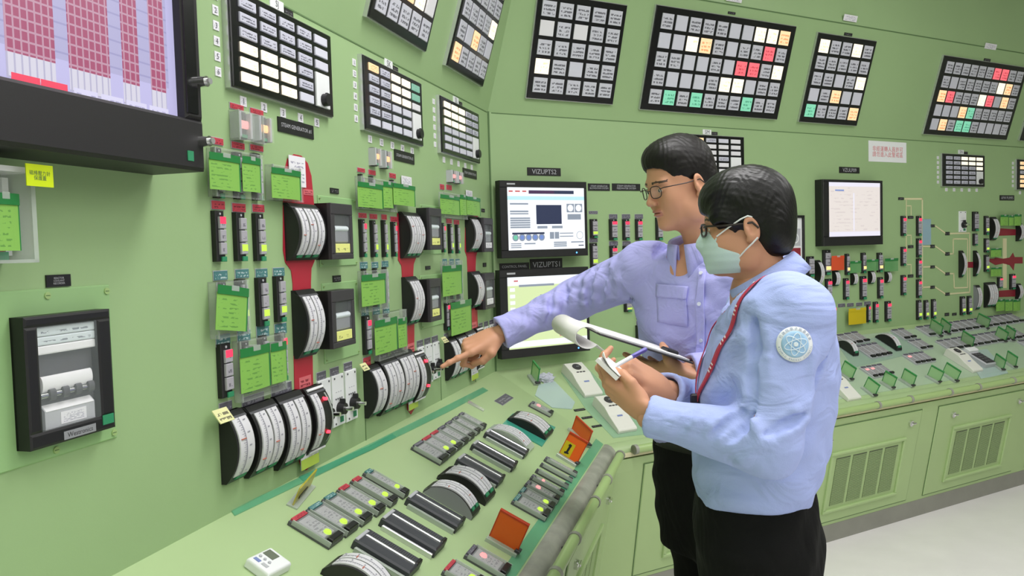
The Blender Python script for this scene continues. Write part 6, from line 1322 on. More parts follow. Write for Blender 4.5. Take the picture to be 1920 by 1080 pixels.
# hair gets fine strands along the head
for hn in ('hair_black','hair_brown'):
    m=MAT[hn]; nt=m.node_tree; b=nt.nodes['Principled BSDF']; tc=nt.nodes.new('ShaderNodeTexCoord'); mp=nt.nodes.new('ShaderNodeMapping'); mp.inputs['Scale'].default_value=(90,700,90)
    n=nt.nodes.new('ShaderNodeTexNoise'); n.inputs['Scale'].default_value=1; n.inputs['Detail'].default_value=3; bp=nt.nodes.new('ShaderNodeBump'); bp.inputs['Strength'].default_value=.4; bp.inputs['Distance'].default_value=.0015
    nt.links.new(tc.outputs['Object'],mp.inputs[0]); nt.links.new(mp.outputs[0],n.inputs['Vector']); nt.links.new(n.outputs['Fac'],bp.inputs['Height']); nt.links.new(bp.outputs[0],b.inputs['Normal'])
for hn,sc_ in (('shirt_blue',(9,9,16)),('shirt_lilac',(12,12,14)),('trouser_black',(9,9,5))):
    m=MAT[hn]; nt=m.node_tree; b=nt.nodes['Principled BSDF']; old=b.inputs['Normal'].links[0].from_node; tc=nt.nodes.new('ShaderNodeTexCoord'); mp=nt.nodes.new('ShaderNodeMapping'); mp.inputs['Scale'].default_value=sc_; mp.inputs['Rotation'].default_value=(.3,.7,.4)
    n=nt.nodes.new('ShaderNodeTexNoise'); n.inputs['Scale'].default_value=1; n.inputs['Detail'].default_value=2.5; n.inputs['Distortion'].default_value=1.4; bp=nt.nodes.new('ShaderNodeBump'); bp.inputs['Strength'].default_value=.55; bp.inputs['Distance'].default_value=.02
    nt.links.new(tc.outputs['Object'],mp.inputs[0]); nt.links.new(mp.outputs[0],n.inputs['Vector']); nt.links.new(n.outputs['Fac'],bp.inputs['Height']); nt.links.new(bp.outputs[0],old.inputs['Normal'])
A_=lambda *x: np.array(x,dtype=np.float64)
class SDF:
    """signed distance grid; primitives are blended in and the surface is extracted with surface nets"""
    def __init__(s,lo,hi,h):
        s.lo=np.array(lo,float); s.h=h; s.n=np.ceil((np.array(hi)-s.lo)/h).astype(int)+1
        s.D=np.full(s.n,.5,np.float32)
    def sub(s,lo,hi):
        a=np.clip(np.floor((np.array(lo)-s.lo)/s.h).astype(int),0,s.n); b=np.clip(np.ceil((np.array(hi)-s.lo)/s.h).astype(int)+1,0,s.n)
        sl=tuple(slice(x,y) for x,y in zip(a,b))
        g=np.meshgrid(*[s.lo[i]+s.h*np.arange(a[i],b[i]) for i in range(3)],indexing='ij',sparse=True)
        return sl,g
    def put(s,sl,d,k,op='u'):
        if d.size==0: return
        o=s.D[sl]
        if op=='u':
            if k>0:
                q=np.clip(.5+.5*(o-d)/k,0,1); s.D[sl]=o*(1-q)+d*q-k*q*(1-q)
            else: s.D[sl]=np.minimum(o,d)
        elif op=='s':
            d=-d
            if k>0:
                q=np.clip(.5-.5*(o-d)/k,0,1); s.D[sl]=o*(1-q)+d*q+k*q*(1-q)
            else: s.D[sl]=np.maximum(o,d)
    def cone(s,a,b,ra,rb,k=.01,op='u',sq=None):
        a=np.array(a,float);b=np.array(b,float); m=max(ra,rb)+3*k+.012
        sl,g=s.sub(np.minimum(a,b)-m,np.maximum(a,b)+m)
        p=[g[i]-a[i] for i in range(3)]; ab=b-a
        if sq is not None:
            d_,f_=sq; d_=np.array(d_)/np.linalg.norm(d_); pd=sum(p[i]*d_[i] for i in range(3)); p=[p[i]+d_[i]*pd*(1/f_-1) for i in range(3)]
            e=ab@d_; ab=ab+d_*e*(1/f_-1)
        t=np.clip(sum(p[i]*ab[i] for i in range(3))/max(ab@ab,1e-9),0,1)
        d=np.sqrt(sum((p[i]-ab[i]*t)**2 for i in range(3)))-(ra+(rb-ra)*t)
        if sq is not None: d=d*sq[1]**.5
        s.put(sl,d.astype(np.float32),k,op)
    def ell(s,c,r,R3=None,k=.01,op='u'):
        c=np.array(c,float);r=np.array(r,float); m=r.max()+3*k+.012
        sl,g=s.sub(c-m,c+m); p=[g[i]-c[i] for i in range(3)]
        if R3 is not None: p=[sum(R3[i,j]*p[i] for i in range(3)) for j in range(3)]
        k0=np.sqrt(sum((p[i]/r[i])**2 for i in range(3))); k1=np.sqrt(sum((p[i]/r[i]**2)**2 for i in range(3)))+1e-9
        s.put(sl,(k0*(k0-1)/k1).astype(np.float32),k,op)
    def stack(s,rows,f,k=.02,grow=0.0):
        """generalised cylinder: rows of (z,cx,cy,a,b); a along f, b across"""
        rows=sorted(rows); z=np.array([r[0] for r in rows]); f=np.array(f[:2])/np.linalg.norm(f[:2])
        m=max(max(r[3],r[4]) for r in rows)+.06; xs=[r[1] for r in rows]; ys=[r[2] for r in rows]
        sl,g=s.sub((min(xs)-m,min(ys)-m,z[0]-.03),(max(xs)+m,max(ys)+m,z[-1]+.03))
        zz=g[2].ravel(); I=lambda j: np.interp(zz,z,[r[j] for r in rows])[None,None,:]
        # smooth the profile
        px=g[0]-I(1); py=g[1]-I(2); pf=px*f[0]+py*f[1]; pl=-px*f[1]+py*f[0]; a,b=I(3)+grow,I(4)+grow
        e=2.4; q=(np.abs(pf/a)**e+np.abs(pl/b)**e)**(1/e)
        d=(q-1)*np.minimum(a,b)*.95
        dz=np.maximum(z[0]-zz,zz-z[-1])[None,None,:]; d=np.maximum(d,dz)
        s.put(sl,d.astype(np.float32),k)
    def cut(s,fn,lo=None,hi=None):
        sl,g=s.sub(s.lo if lo is None else lo,(s.lo+s.h*s.n) if hi is None else hi)
        s.D[sl]=np.maximum(s.D[sl],fn(g).astype(np.float32))
    def nets(s,smooth=1):
        D=s.D; ins=D<0
        c=[ins[i:ins.shape[0]-1+i,j:ins.shape[1]-1+j,k:ins.shape[2]-1+k] for i in(0,1) for j in(0,1) for k in(0,1)]
        anyv=c[0].copy(); allv=c[0].copy()
        for q in c[1:]: anyv|=q; allv&=q
        act=anyv&~allv; idx=np.argwhere(act); ids=np.full(act.shape,-1,np.int64); ids[act]=np.arange(len(idx))
        acc=np.zeros((len(idx),3)); cnt=np.zeros(len(idx))
        cor=[(i,j,k) for i in(0,1) for j in(0,1) for k in(0,1)]
        vals={q:D[idx[:,0]+q[0],idx[:,1]+q[1],idx[:,2]+q[2]] for q in cor}
        for a in cor:
            for ax in range(3):
                if a[ax]: continue
                b=list(a); b[ax]=1; b=tuple(b); va,vb=vals[a],vals[b]; mk=(va<0)!=(vb<0)
                t=np.where(mk,va/np.where(mk,va-vb,1),0)
                p=np.tile(np.array(a,float),(len(idx),1)); p[:,ax]+=t; acc[mk]+=p[mk]; cnt[mk]+=1
        V=s.lo+s.h*(idx+acc/cnt[:,None])
        F=[]
        for ax in range(3):
            u,v=(ax+1)%3,(ax+2)%3
            sl0=[slice(None)]*3; sl1=[slice(None)]*3; sl0[ax]=slice(0,-1); sl1[ax]=slice(1,None)
            a=ins[tuple(sl0)]; b=ins[tuple(sl1)]; e=np.argwhere(a!=b)
            e=e[(e[:,u]>0)&(e[:,v]>0)&(e[:,u]<D.shape[u]-1)&(e[:,v]<D.shape[v]-1)]
            sg=a[e[:,0],e[:,1],e[:,2]]
            def cell(du,dv):
                q=e.copy(); q[:,u]-=du; q[:,v]-=dv; return ids[q[:,0],q[:,1],q[:,2]]
            Q=np.stack([cell(1,1),cell(0,1),cell(0,0),cell(1,0)],1); Q[~sg]=Q[~sg][:,::-1]; F.append(Q)
        F=np.concatenate(F); F=F[(F>=0).all(1)]
        for _ in range(smooth):
            S=np.zeros_like(V); C=np.zeros(len(V))
            for i in range(4):
                a,b=F[:,i],F[:,(i+1)%4]
                for x in range(3): S[:,x]+=np.bincount(a,V[b,x],len(V))+np.bincount(b,V[a,x],len(V))
                C+=np.bincount(a,minlength=len(V))+np.bincount(b,minlength=len(V))
            V=V*.45+.55*S/np.maximum(C,1)[:,None]
        return V,F
def mk_mesh(name,parts,mats,smooth=True):
    """parts: list of (V,F,material-index array or int)"""
    VV=[];FF=[];MM=[];o=0
    for V,F,m in parts:
        VV.append(V); FF.append(F+o); MM.append(np.full(len(F),m) if np.isscalar(m) else m); o+=len(V)
    V=np.concatenate(VV);F=np.concatenate(FF);Mi=np.concatenate(MM).astype(np.int32)
    me=bpy.data.meshes.new(name); me.vertices.add(len(V)); me.vertices.foreach_set('co',V.astype(np.float32).ravel())
    me.loops.add(len(F)*4); me.loops.foreach_set('vertex_index',F.astype(np.int32).ravel()); me.polygons.add(len(F)); me.polygons.foreach_set('loop_start',np.arange(0,len(F)*4,4,dtype=np.int32)); me.polygons.foreach_set('loop_total',np.full(len(F),4,dtype=np.int32))
    for m in mats: me.materials.append(MAT[m])
    me.polygons.foreach_set('material_index',Mi); me.polygons.foreach_set('use_smooth',np.ones(len(F),bool)); me.update(calc_edges=True); me.validate(); return me
def rotz(v,a): c,s_=math.cos(a),math.sin(a); return A_(v[0]*c-v[1]*s_,v[0]*s_+v[1]*c,v[2])
def head_frame(pos,yaw,pitch,rollh=0.0):
    """yaw: direction the face points (radians from +X), pitch down positive"""
    f=A_(math.cos(yaw)*math.cos(pitch),math.sin(yaw)*math.cos(pitch),-math.sin(pitch)); l=np.cross([0,0,1],f); l/=np.linalg.norm(l); u=np.cross(f,l)
    c,s_=math.cos(rollh),math.sin(rollh); l,u=l*c+u*s_,u*c-l*s_
    return np.stack([f,l,u],1),np.array(pos)
def to_world(V,Rm,o,s=1.0): return (V*s)@Rm.T+o
# ---- head in its own frame (x forward, y left, z up), metres
def build_head(jaw=1.0,young=0):
    S=SDF((-.14,-.12,-.24),(.15,.12,.17),.0022)
    S.ell((-.006,0,.042),(.097,.076,.092),k=.0)
    S.ell((.028,0,-.030),(.062,.064,.086),k=.03)
    S.ell((.034,0,-.074),(.046,.053*jaw,.040),k=.03)
    S.ell((.072,0,-.100),(.020,.022,.016),k=.022)
    for y in(-1,1):
        S.ell((.058,y*.040,-.028),(.028,.022,.034),k=.02)
        S.ell((.005,y*.058,-.072),(.024,.012,.030),k=.025)
    S.ell((.078,0,.020),(.016,.052,.013),k=.018)
    for y in(-1,1): S.ell((.096,y*.032,-.001),(.016,.018,.010),k=.012,op='s')
    S.cone((.090,0,.004),(.107,0,-.030),.007,.0105,k=.012)
    for y in(-1,1): S.ell((.100,y*.012,-.034),(.009,.007,.007),k=.006)
    for y in(-1,1): S.ell((.104,y*.0065,-.0415),(.004,.0035,.003),k=.002,op='s')
    for y in(-1,1):
        S.ell((.078,y*.032,-.001),(.0125,.0155,.0105),k=.004)
    S.ell((.0905,0,-.0575),(.010,.023,.0052),k=.006); S.ell((.0890,0,-.0670),(.010,.019,.0058),k=.006)
    S.ell((.100,0,-.0620),(.012,.022,.0012),k=.003,op='s')
    for y in(-1,1):
        a=.25; Re=np.array([[math.cos(a),0,math.sin(a)],[0,1,0],[-math.sin(a),0,math.cos(a)]]); Rz=np.array([[math.cos(y*.35),-math.sin(y*.35),0],[math.sin(y*.35),math.cos(y*.35),0],[0,0,1]])
        S.ell((-.010,y*.080,-.008),(.019,.008,.032),R3=Rz@Re,k=.006)
        S.ell((-.008,y*.088,-.004),(.0115,.006,.019),R3=Rz@Re,k=.004,op='s')
        S.ell((.000,y*.083,-.012),(.006,.006,.008),k=.004)
        S.ell((-.004,y*.078,-.034),(.008,.006,.008),k=.006)
    S.cone((-.022,0,-.05),(-.045,0,-.22),.054,.060,k=.03,sq=((0,1,0),1.0))
    V,F=S.nets(1)
    C=V[F].mean(1); m=np.zeros(len(F),int)
    lips=(C[:,0]>.083)&(np.abs(C[:,1])<.022)&(C[:,2]<-.0535)&(C[:,2]>-.0725)
    m[lips]=1
    for y in(-1,1):
        e=((C[:,1]-y*.032)/.0115)**2+((C[:,2]+.002)/.0042)**2<1; e&=C[:,0]>.07
        m[e]=2; ir=((C[:,1]-y*.032)**2+(C[:,2]+.002)**2<.0046**2)&e; m[ir]=3
        br=(np.abs(C[:,1]-y*.034)<.021)&(np.abs(C[:,2]-(.0235-.10*np.abs(np.abs(C[:,1])-.030)))<.0030)&(C[:,0]>.06); m[br]=4
    return V,F,m
def build_hair(kind):
    S=SDF((-.15,-.13,-.16),(.15,.13,.19),.0026)
    if kind=='short':
        S.ell((-.008,0,.050),(.100,.081,.093),k=0); S.ell((.042,0,.088),(.052,.064,.040),k=.03)
        S.ell((-.062,0,-.010),(.042,.068,.062),k=.03)
        S.ell((.100,0,-.005),(.055,.10,.062),k=.004,op='s')
        S.ell((.078,0,.020),(.040,.066,.046),k=.006,op='s')
        for y in(-1,1):
            S.ell((.045,y*.085,-.040),(.046,.045,.070),k=.006,op='s'); S.ell((-.008,y*.092,-.022),(.024,.026,.040),k=.004,op='s'); S.ell((-.028,y*.085,-.07),(.03,.03,.045),k=.008,op='s')
        S.ell((-.05,0,-.115),(.09,.10,.055),k=.01,op='s')
    else:
        S.ell((-.010,0,.050),(.110,.088,.100),k=0); S.ell((.035,0,.070),(.070,.078,.060),k=.03)
        S.ell((-.062,0,-.015),(.056,.078,.080),k=.03)
        for y in(-1,1): S.ell((.052,y*.060,.020),(.036,.028,.052),k=.012)
        S.ell((.112,0,-.034),(.060,.12,.072),k=.006,op='s')
        for y in(-1,1):
            S.ell((.060,y*.095,-.060),(.052,.05,.074),k=.006,op='s'); S.ell((-.010,y*.098,-.020),(.024,.028,.040),k=.004,op='s'); S.ell((-.020,y*.090,-.075),(.034,.03,.05),k=.008,op='s')
        S.ell((-.05,0,-.128),(.10,.10,.052),k=.012,op='s')
    # keep the inside out of the face: strands as ridges
    sl,g=S.sub(S.lo,S.lo+S.h*S.n)
    ph=np.arctan2(g[1],g[2]+.06); S.D[sl]+=(.0005*np.sin(ph*46+9*np.sin(g[0]*60))*np.clip((g[2]+.06)*8,0.2,1)+.0003*np.sin(ph*91+g[0]*120)).astype(np.float32)
    return S.nets(1)
# ---- hands : x fingers, y thumb side, z back of hand
def build_hand(curl,thumb,spread=.06,h=.0020,side=1,scale=1.0,flexdir=None):
    S=SDF((-.07,-.085,-.10),(.21,.10,.07),h)
    mc=[(.088,.028,.002),(.093,.009,.004),(.088,-.011,.003),(.078,-.029,0)]
    ln=[(.044,.026,.022),(.048,.030,.023),(.044,.028,.022),(.035,.021,.019)]; rad=[(.0092,.0082,.0074,.0062),(.0095,.0084,.0075,.0062),(.0090,.0080,.0072,.0060),(.0080,.0070,.0064,.0054)]
    S.cone((-.026,0,0),(.005,0,0),.022,.026,k=.01,sq=((0,0,1),.72))
    S.cone((.0,.006,0),(.03,.006,0),.029,.030,k=.016,sq=((0,0,1),.62)); S.cone((.0,-.008,0),(.03,-.012,-.002),.024,.026,k=.016,sq=((0,0,1),.62))
    for i,b in enumerate(mc): S.cone((.012,b[1]*.55,0),b,.0155,.0118 if i<3 else .0105,k=.010)
    S.ell((.035,.026,-.012),(.032,.014,.014),k=.012); S.ell((.030,-.026,-.008),(.034,.012,.013),k=.012)
    tips=[]
    for i,b in enumerate(mc):
        p=np.array(b); ang=0; yaw=spread*(1.5-i)*.8
        for j in range(3):
            ang+=curl[i][j]; d=A_(math.cos(ang)*math.cos(yaw),math.cos(ang)*math.sin(yaw),-math.sin(ang)); q=p+d*ln[i][j]
            S.cone(p,q,rad[i][j],rad[i][j+1],k=.0035 if j else .006); p=q
            if j<2: S.ell(p+A_(math.sin(ang)*.0022,0,math.cos(ang)*.0022),[rad[i][j+1]*1.02]*3,k=.003)
        tips.append((p,d,ang))
    p=A_(.012,.022,-.008)
    for j,(q,ra,rb) in enumerate(thumb):
        q=np.array(q); S.cone(p,q,ra,rb,k=.008 if j==0 else .004); p=q
    V,F=S.nets(1)
    if side<0: V=V*A_(1,-1,1); F=F[:,::-1]
    return V*scale,F
def hand_world(V,wrist,target,backdir):
    x=np.array(target)-np.array(wrist); x/=np.linalg.norm(x); z=np.array(backdir)-x*(np.dot(backdir,x)); z/=np.linalg.norm(z); y=np.cross(z,x)
    return V@np.stack([x,y,z],1).T+np.array(wrist)
def bvh_of(o):
    from mathutils.bvhtree import BVHTree
    me=o.data; return BVHTree.FromPolygons([v.co[:] for v in me.vertices],[p.vertices[:] for p in me.polygons])
def conform(mb_verts,bvh,off):
    out=[]
    for v in mb_verts:
        r=bvh.find_nearest(Vector(v)); out.append(r[0]+r[1]*off)
    return out
def folds(V,specs,fn=None):
    """cloth folds: each spec (p, q, amp, width, n) ridges radiating along p->q"""
    return V
def trousers(hips,f,lh,rh,lk,rk):
    xs=[r[1] for r in hips]; ys=[r[2] for r in hips]
    S=SDF((min(xs)-.3,min(ys)-.32,.03),(max(xs)+.3,max(ys)+.32,hips[0][0]+.45),.008)
    S.stack(hips,f,k=0)
    for h,k in((lh,lk),(rh,rk)):
        h=np.array(h);k=np.array(k); k=A_(k[0],k[1],.50); an=A_(k[0]+f[0]*-.02,k[1]+f[1]*-.02,.07)
        S.cone(h,k,.094,.070,k=.03); S.cone(k,an,.070,.064,k=.02)
    # soft creases
    sl,g=S.sub(S.lo,S.lo+S.h*S.n); S.D[sl]+=(.0022*np.sin(g[2]*70+6*np.sin(g[0]*11+g[1]*7))).astype(np.float32)
    return S.nets(1)
def shoe(ankle,f,par):
    S=SDF(A_(ankle[0]-.2,ankle[1]-.2,-.01),A_(ankle[0]+.2,ankle[1]+.2,.13),.006)
    a=A_(ankle[0],ankle[1],.045); f=np.array(f); S.cone(a-f*.05,a+f*.03,.042,.042,k=.01); S.cone(a+f*.03-A_(0,0,.012),a+f*.15-A_(0,0,.018),.038,.028,k=.03)
    S.cut(lambda g: (.004-g[2])+0*g[0]+0*g[1])
    V,F=S.nets(1); return link('shoe',mk_mesh('shoe',[(V,F,0)],['shoe_black']),par)
# ------------------------------------------------------------------ person builder
def person(name,label,torso,hips,fb,head,arms,hands,shirtm,hairm,hairkind,jaw,legs,neckp,creases,coll):
    fb=np.array(fb)/np.linalg.norm(fb); lb=A_(-fb[1],fb[0],0)
    Rm,o,hs=head
    xs=[r[1] for r in torso]; ys=[r[2] for r in torso]
    pts=np.array([p for a in arms for p in a[:3]])
    # --- body: one surface from hips to neck and arms, joined with head and hands under collar and cuffs
    lo=np.minimum(pts.min(0),A_(min(xs)-.2,min(ys)-.2,hips[0][0]-.1))-.08; hi=np.maximum(pts.max(0),A_(max(xs)+.2,max(ys)+.2,torso[-1][0]))+.10
    B=SDF(lo,hi,.009)
    B.stack([(r[0],r[1],r[2],r[3]*.80,r[4]*.80) for r in torso],fb,k=0); B.stack([(r[0],r[1],r[2],r[3]*.9,r[4]*.9) for r in hips],fb,k=.03)
    for sh,el,wr,rr in arms: B.cone(sh,el,rr[0]*.72,rr[1]*.70,k=.03); B.cone(el,wr,rr[1]*.70,.026,k=.02)
    nb=to_world(A_(-.045,0,-.2)[None],Rm,o,hs)[0]; B.cone(nb,np.array(neckp)-A_(0,0,.05),.055,.07,k=.03)
    VB,FB=B.nets(1)
    VH,FH,mH=build_head(jaw); VH=to_world(VH,Rm,o,hs)
    parts=[(VB,FB,0),(VH,FH,mH)]
    for V in hands: parts.append((V[0],V[1],0))
    body=link(name,mk_mesh('body',parts,['skin','lip','eye_white','iris','brow']))
    tag(body,label,'person')
    V,F=build_hair(hairkind); link('hair',mk_mesh('hair',[(to_world(V,Rm,o,hs),F,0)],[hairm]),body)
    # --- shirt
    S=SDF(lo-.02,hi+.02,.0048)
    S.stack(torso,fb,k=0)
    for sh,el,wr,rr in arms:
        sh,el,wr=map(np.array,(sh,el,wr)); inn=sh*.72+A_(torso[-4][1],torso[-4][2],sh[2])*.28
        S.cone(inn,sh,rr[0]*1.0,rr[0],k=.05); S.cone(sh,el,rr[0],rr[1],k=.035); S.cone(el,wr,rr[1],rr[2],k=.02)
        d=(wr-el)/np.linalg.norm(wr-el); S.cone(wr-d*.055,wr-d*.004,rr[2]*1.16,rr[2]*1.22,k=.003)
        S.cut(lambda g,wr=wr,d=d: np.where((g[0]-wr[0])**2+(g[1]-wr[1])**2+(g[2]-wr[2])**2<.075**2,(g[0]-wr[0])*d[0]+(g[1]-wr[1])*d[1]+(g[2]-wr[2])*d[2],-1.0),wr-.09,wr+.09)
    for a,b,ra,rb,k in creases['ridge']: S.cone(a,b,ra,rb,k=k)
    for a,b,ra,rb,k in creases['groove']: S.cone(a,b,ra,rb,k=k,op='s')
    # neck opening
    nc,nn_=coll; S.cone(nc-nn_*.045,nc+nn_*.10,.056,.066,k=.004,op='s')
    S.cut(lambda g: np.where((g[0]-nc[0])**2+(g[1]-nc[1])**2+(g[2]-nc[2])**2<.125**2,(g[0]-nc[0])*nn_[0]+(g[1]-nc[1])*nn_[1]+(g[2]-nc[2])*nn_[2]+.034,-1.0),nc-.13,nc+.13)
    # soft random cloth relief
    sl,g=S.sub(S.lo,S.lo+S.h*S.n)
    rel=.0020*np.sin(g[0]*38+3*np.sin(g[2]*23)+g[1]*21)*np.sin(g[2]*31+g[1]*17)+.0013*np.sin(g[2]*85+g[0]*40+3*np.sin(g[1]*30))
    S.D[sl]+=rel.astype(np.float32)
    # hollow the cuffs so hands come out of open sleeves
    for sh,el,wr,rr in arms:
        wr=np.array(wr);el=np.array(el); d=(wr-el)/np.linalg.norm(wr-el); S.cone(wr-d*.018,wr+d*.03,rr[2]*.84,rr[2]*.88,k=.002,op='s')
    V,F=S.nets(1)
    shirt=link('shirt',mk_mesh('shirt',[(V,F,0)],[shirtm]),body); shirt['label']='long-sleeved pale blue work shirt' if shirtm=='shirt_blue' else 'long-sleeved pale lilac work shirt'
    V,F=trousers(hips,fb,*legs); tr=link('trousers',mk_mesh('trousers',[(V,F,0)],['trouser_black']),body)
    for k in legs[2:]: shoe(A_(k[0]-fb[0]*.02,k[1]-fb[1]*.02,0),fb,body)
    return body,shirt
def ring(c,nrm,fwd,ra,rb,n,gap):
    """points of an open ring round the neck, gap (radians) left open at the front"""
    nrm=nrm/np.linalg.norm(nrm); fwd=fwd-nrm*(fwd@nrm); fwd/=np.linalg.norm(fwd); lft=np.cross(nrm,fwd)
    return [c+fwd*(ra*math.cos(t))+lft*(rb*math.sin(t)) for t in np.linspace(gap,2*math.pi-gap,n)]
def collar(par,c,nrm,fwd,ra,rb,m,bvh,h=.036,drop=.040,gap=.22,pt=.03):
    nrm=np.array(nrm)/np.linalg.norm(nrm); n=41; c=c-nrm*h
    top=ring(c+nrm*h,nrm,fwd,ra,rb,n,gap*.7); bot=ring(c,nrm,fwd,ra*1.10,rb*1.10,n,gap*.7)
    fl=[]
    for i,t in enumerate(np.linspace(-1,1,n)):
        e=abs(t)**6; base=ring(c+nrm*(h-drop-pt*e),nrm,fwd,ra*1.20+.016*e,rb*1.26+.004*e,n,gap*.7+.10)[i]; fl.append(base)
    mid=ring(c+nrm*(h+.004),nrm,fwd,ra*1.07,rb*1.07,n,gap*.7)
    rows=[bot,top,mid]+[[m_*(1-t)+q*t+nrm*.006*math.sin(math.pi*t) for m_,q in zip(mid,fl)] for t in(.33,.66,1.0)]
    vs=[tuple(p) for r in rows for p in r]; fs=[]
    for r in range(len(rows)-1):
        for i in range(n-1): fs.append((r*n+i,r*n+i+1,(r+1)*n+i+1,(r+1)*n+i))
    mb=MB(); mb.add(vs,fs,m,True); ob=obj('collar',mb,par); sm=ob.modifiers.new('thick','SOLIDIFY'); sm.thickness=.003; sm.offset=0; return ob
def ribbon(name,pts,w,bvh,off,m,par,up=None,n=60):
    P=[Vector(p) for p in pts]; L=[0]
    for a,b in zip(P,P[1:]): L.append(L[-1]+(b-a).length)
    def ev(t):
        s=t*L[-1]
        for i in range(len(P)-1):
            if s<=L[i+1] or i==len(P)-2:
                q=(s-L[i])/max(L[i+1]-L[i],1e-6); return P[i].lerp(P[i+1],q)
    c=[]; nn=[]
    for i in range(n+1):
        p=ev(i/n); r=bvh.find_nearest(p) if bvh else (p,Vector((0,-1,0)))
        c.append(r[0]); nn.append(r[1])
    for _ in range(4): c=[c[0]]+[(c[i-1]+c[i]*2+c[i+1])/4 for i in range(1,n)]+[c[n]]; nn=[nn[0]]+[(nn[i-1]+nn[i]*2+nn[i+1]).normalized() for i in range(1,n)]+[nn[n]]
    vs=[]
    for i in range(n+1):
        t=(c[min(i+1,n)]-c[max(i-1,0)]).normalized(); sd=t.cross(nn[i]).normalized()
        p=c[i]+nn[i]*off; vs+=[p-sd*w/2,p+sd*w/2]
    fs=[(2*i,2*i+1,2*i+3,2*i+2) for i in range(n)]
    mb=MB(); mb.add([tuple(v) for v in vs],fs,m,True); ob=obj(name,mb,par); sm=ob.modifiers.new('thick','SOLIDIFY'); sm.thickness=.0016; sm.offset=0
    return ob,c,nn,vs
def glasses(par,Rm,o,s,oval=False,k=1.0):
    W_=lambda p: tuple(to_world(A_(*p)[None],Rm,o,s)[0]); rx,rz=(.021,.0145) if not oval else (.0205,.0165)
    mb=MB(); 
    for y in(-1,1):
        pts=[]
        for i in range(25):
            a=2*math.pi*i/24; ex=abs(math.cos(a))**.7*math.copysign(1,math.cos(a)); ez=abs(math.sin(a))**.7*math.copysign(1,math.sin(a)); pts.append(W_((.106-.010*(abs(y*.033+ex*rx)/.05)**2,y*.033+ex*rx,-.003+ez*rz)))
        mb.tube(pts,.0013*k,'glass_rim',6,caps=False)
        mb.tube([W_((.099,y*.054,.004)),W_((.093,y*.070,.006)),W_((.03,y*.083,.004)),W_((-.012,y*.084,.006)),W_((-.026,y*.083,-.008))],.0014*k,'glass_rim',6)
    mb.tube([W_((.105,-.013,.001)),W_((.109,0,.004)),W_((.105,.013,.001))],.0012,'glass_rim',6)
    g=obj('glasses',mb,par)
    for y in(-1,1):
        pts=[W_((.1055-.010*(abs(y*.033+math.cos(a)*rx)/.05)**2,y*.033+math.cos(a)*rx*.95,-.003+math.sin(a)*rz*.95)) for a in np.linspace(0,2*math.pi,20,endpoint=False)]
        mb=MB(); mb.add(pts,[tuple(range(20))],'glass_lens'); obj('lens',mb,g)
    return g
def limb_folds(a,b,ra,rb,specs,cam=(0,-1,0)):
    """ridges winding round a limb: (t0,angle0,t1,angle1,radius); angle 0 faces cam, positive is up"""
    a,b=np.array(a),np.array(b); ax=(b-a)/np.linalg.norm(b-a); c=np.array(cam,float); c-=ax*(c@ax); c/=np.linalg.norm(c); u=np.cross(c,ax); u*=1 if u[2]>=0 or abs(u[2])<.2 else -1
    res=[]
    for t0,g0,t1,g1,r in specs:
        q=[]
        for i in range(5):
            t=t0+(t1-t0)*i/4; g=math.radians(g0+(g1-g0)*i/4); rr=ra+(rb-ra)*t-r*.35; q.append(a+(b-a)*t+(c*math.cos(g)+u*math.sin(g))*rr)
        for i in range(4): res.append((q[i],q[i+1],r*(.5+.5*math.sin(math.pi*(i+.3)/4.6)),r*(.5+.5*math.sin(math.pi*(i+1.3)/4.6)),.010))
    return res
# ================================================================== the masked man
m_f=A_(-.95,.30,0)
MC_=(np.array(J['m_collar']),A_(-.50,.14,.85)/np.linalg.norm([.5,.14,.85]))
mh=head_frame(J['m_head'],math.atan2(.24,-.97),R(3)); mhs=.80
relax=[(.35,.5,.35),(.35,.55,.4),(.4,.6,.4),(.45,.6,.4)]
VL,FL=build_hand([(.45,.65,.4),(.47,.65,.4),(.5,.65,.4),(.5,.7,.4)],[((.040,.046,-.012),.0145,.0125),((.070,.042,-.020),.0118,.0105),((.094,.030,-.024),.0100,.0078)],side=-1,scale=.88)
lw,lt=J['m_lhand']; VLw=hand_world(VL,lw,lt,(.05,-.72,-.70))
VR,FR=build_hand([(.9,1.5,.9),(1.0,1.5,.9),(1.15,1.55,.9),(1.25,1.55,.9)],[((.042,.038,-.012),.0140,.0120),((.072,.030,-.022),.0112,.0100),((.094,.014,-.028),.0096,.0076)],side=1,scale=.90)
rw_,rt_=J['m_rhand']; VRw=hand_world(VR,rw_,rt_,(.05,-.50,.85))
L_sh,L_el,L_wr=map(np.array,(J['m_lsh'],J['m_lel'],J['m_lwr'])); R_sh,R_el,R_wr=map(np.array,(J['m_rsh'],J['m_rel'],J['m_rwr']))
out=A_(0,-1,0)
def ar(p,q,t): return p*(1-t)+q*t
rid=[];gro=[]
rid+=limb_folds(L_el,L_wr,.056,.033,[(.02,80,.22,-10,.012),(.12,75,.34,5,.010),(.26,70,.45,0,.008),(.48,60,.62,-20,.006),(.66,50,.80,-30,.006),(-.02,20,.18,-50,.010)])
rid+=limb_folds(L_sh,L_el,.068,.056,[(.70,-60,1.0,10,.012),(.58,-60,.92,25,.010),(.80,70,1.02,20,.010),(.12,50,.5,35,.008),(.2,-20,.6,-45,.008)])
gro+=limb_folds(L_sh,L_el,.072,.060,[(.15,70,.95,60,.012),(.10,-75,.62,-70,.010),(.75,-35,.97,25,.006)])
gro+=limb_folds(L_el,L_wr,.060,.036,[(.08,70,.28,-5,.006),(.20,70,.40,0,.006)])
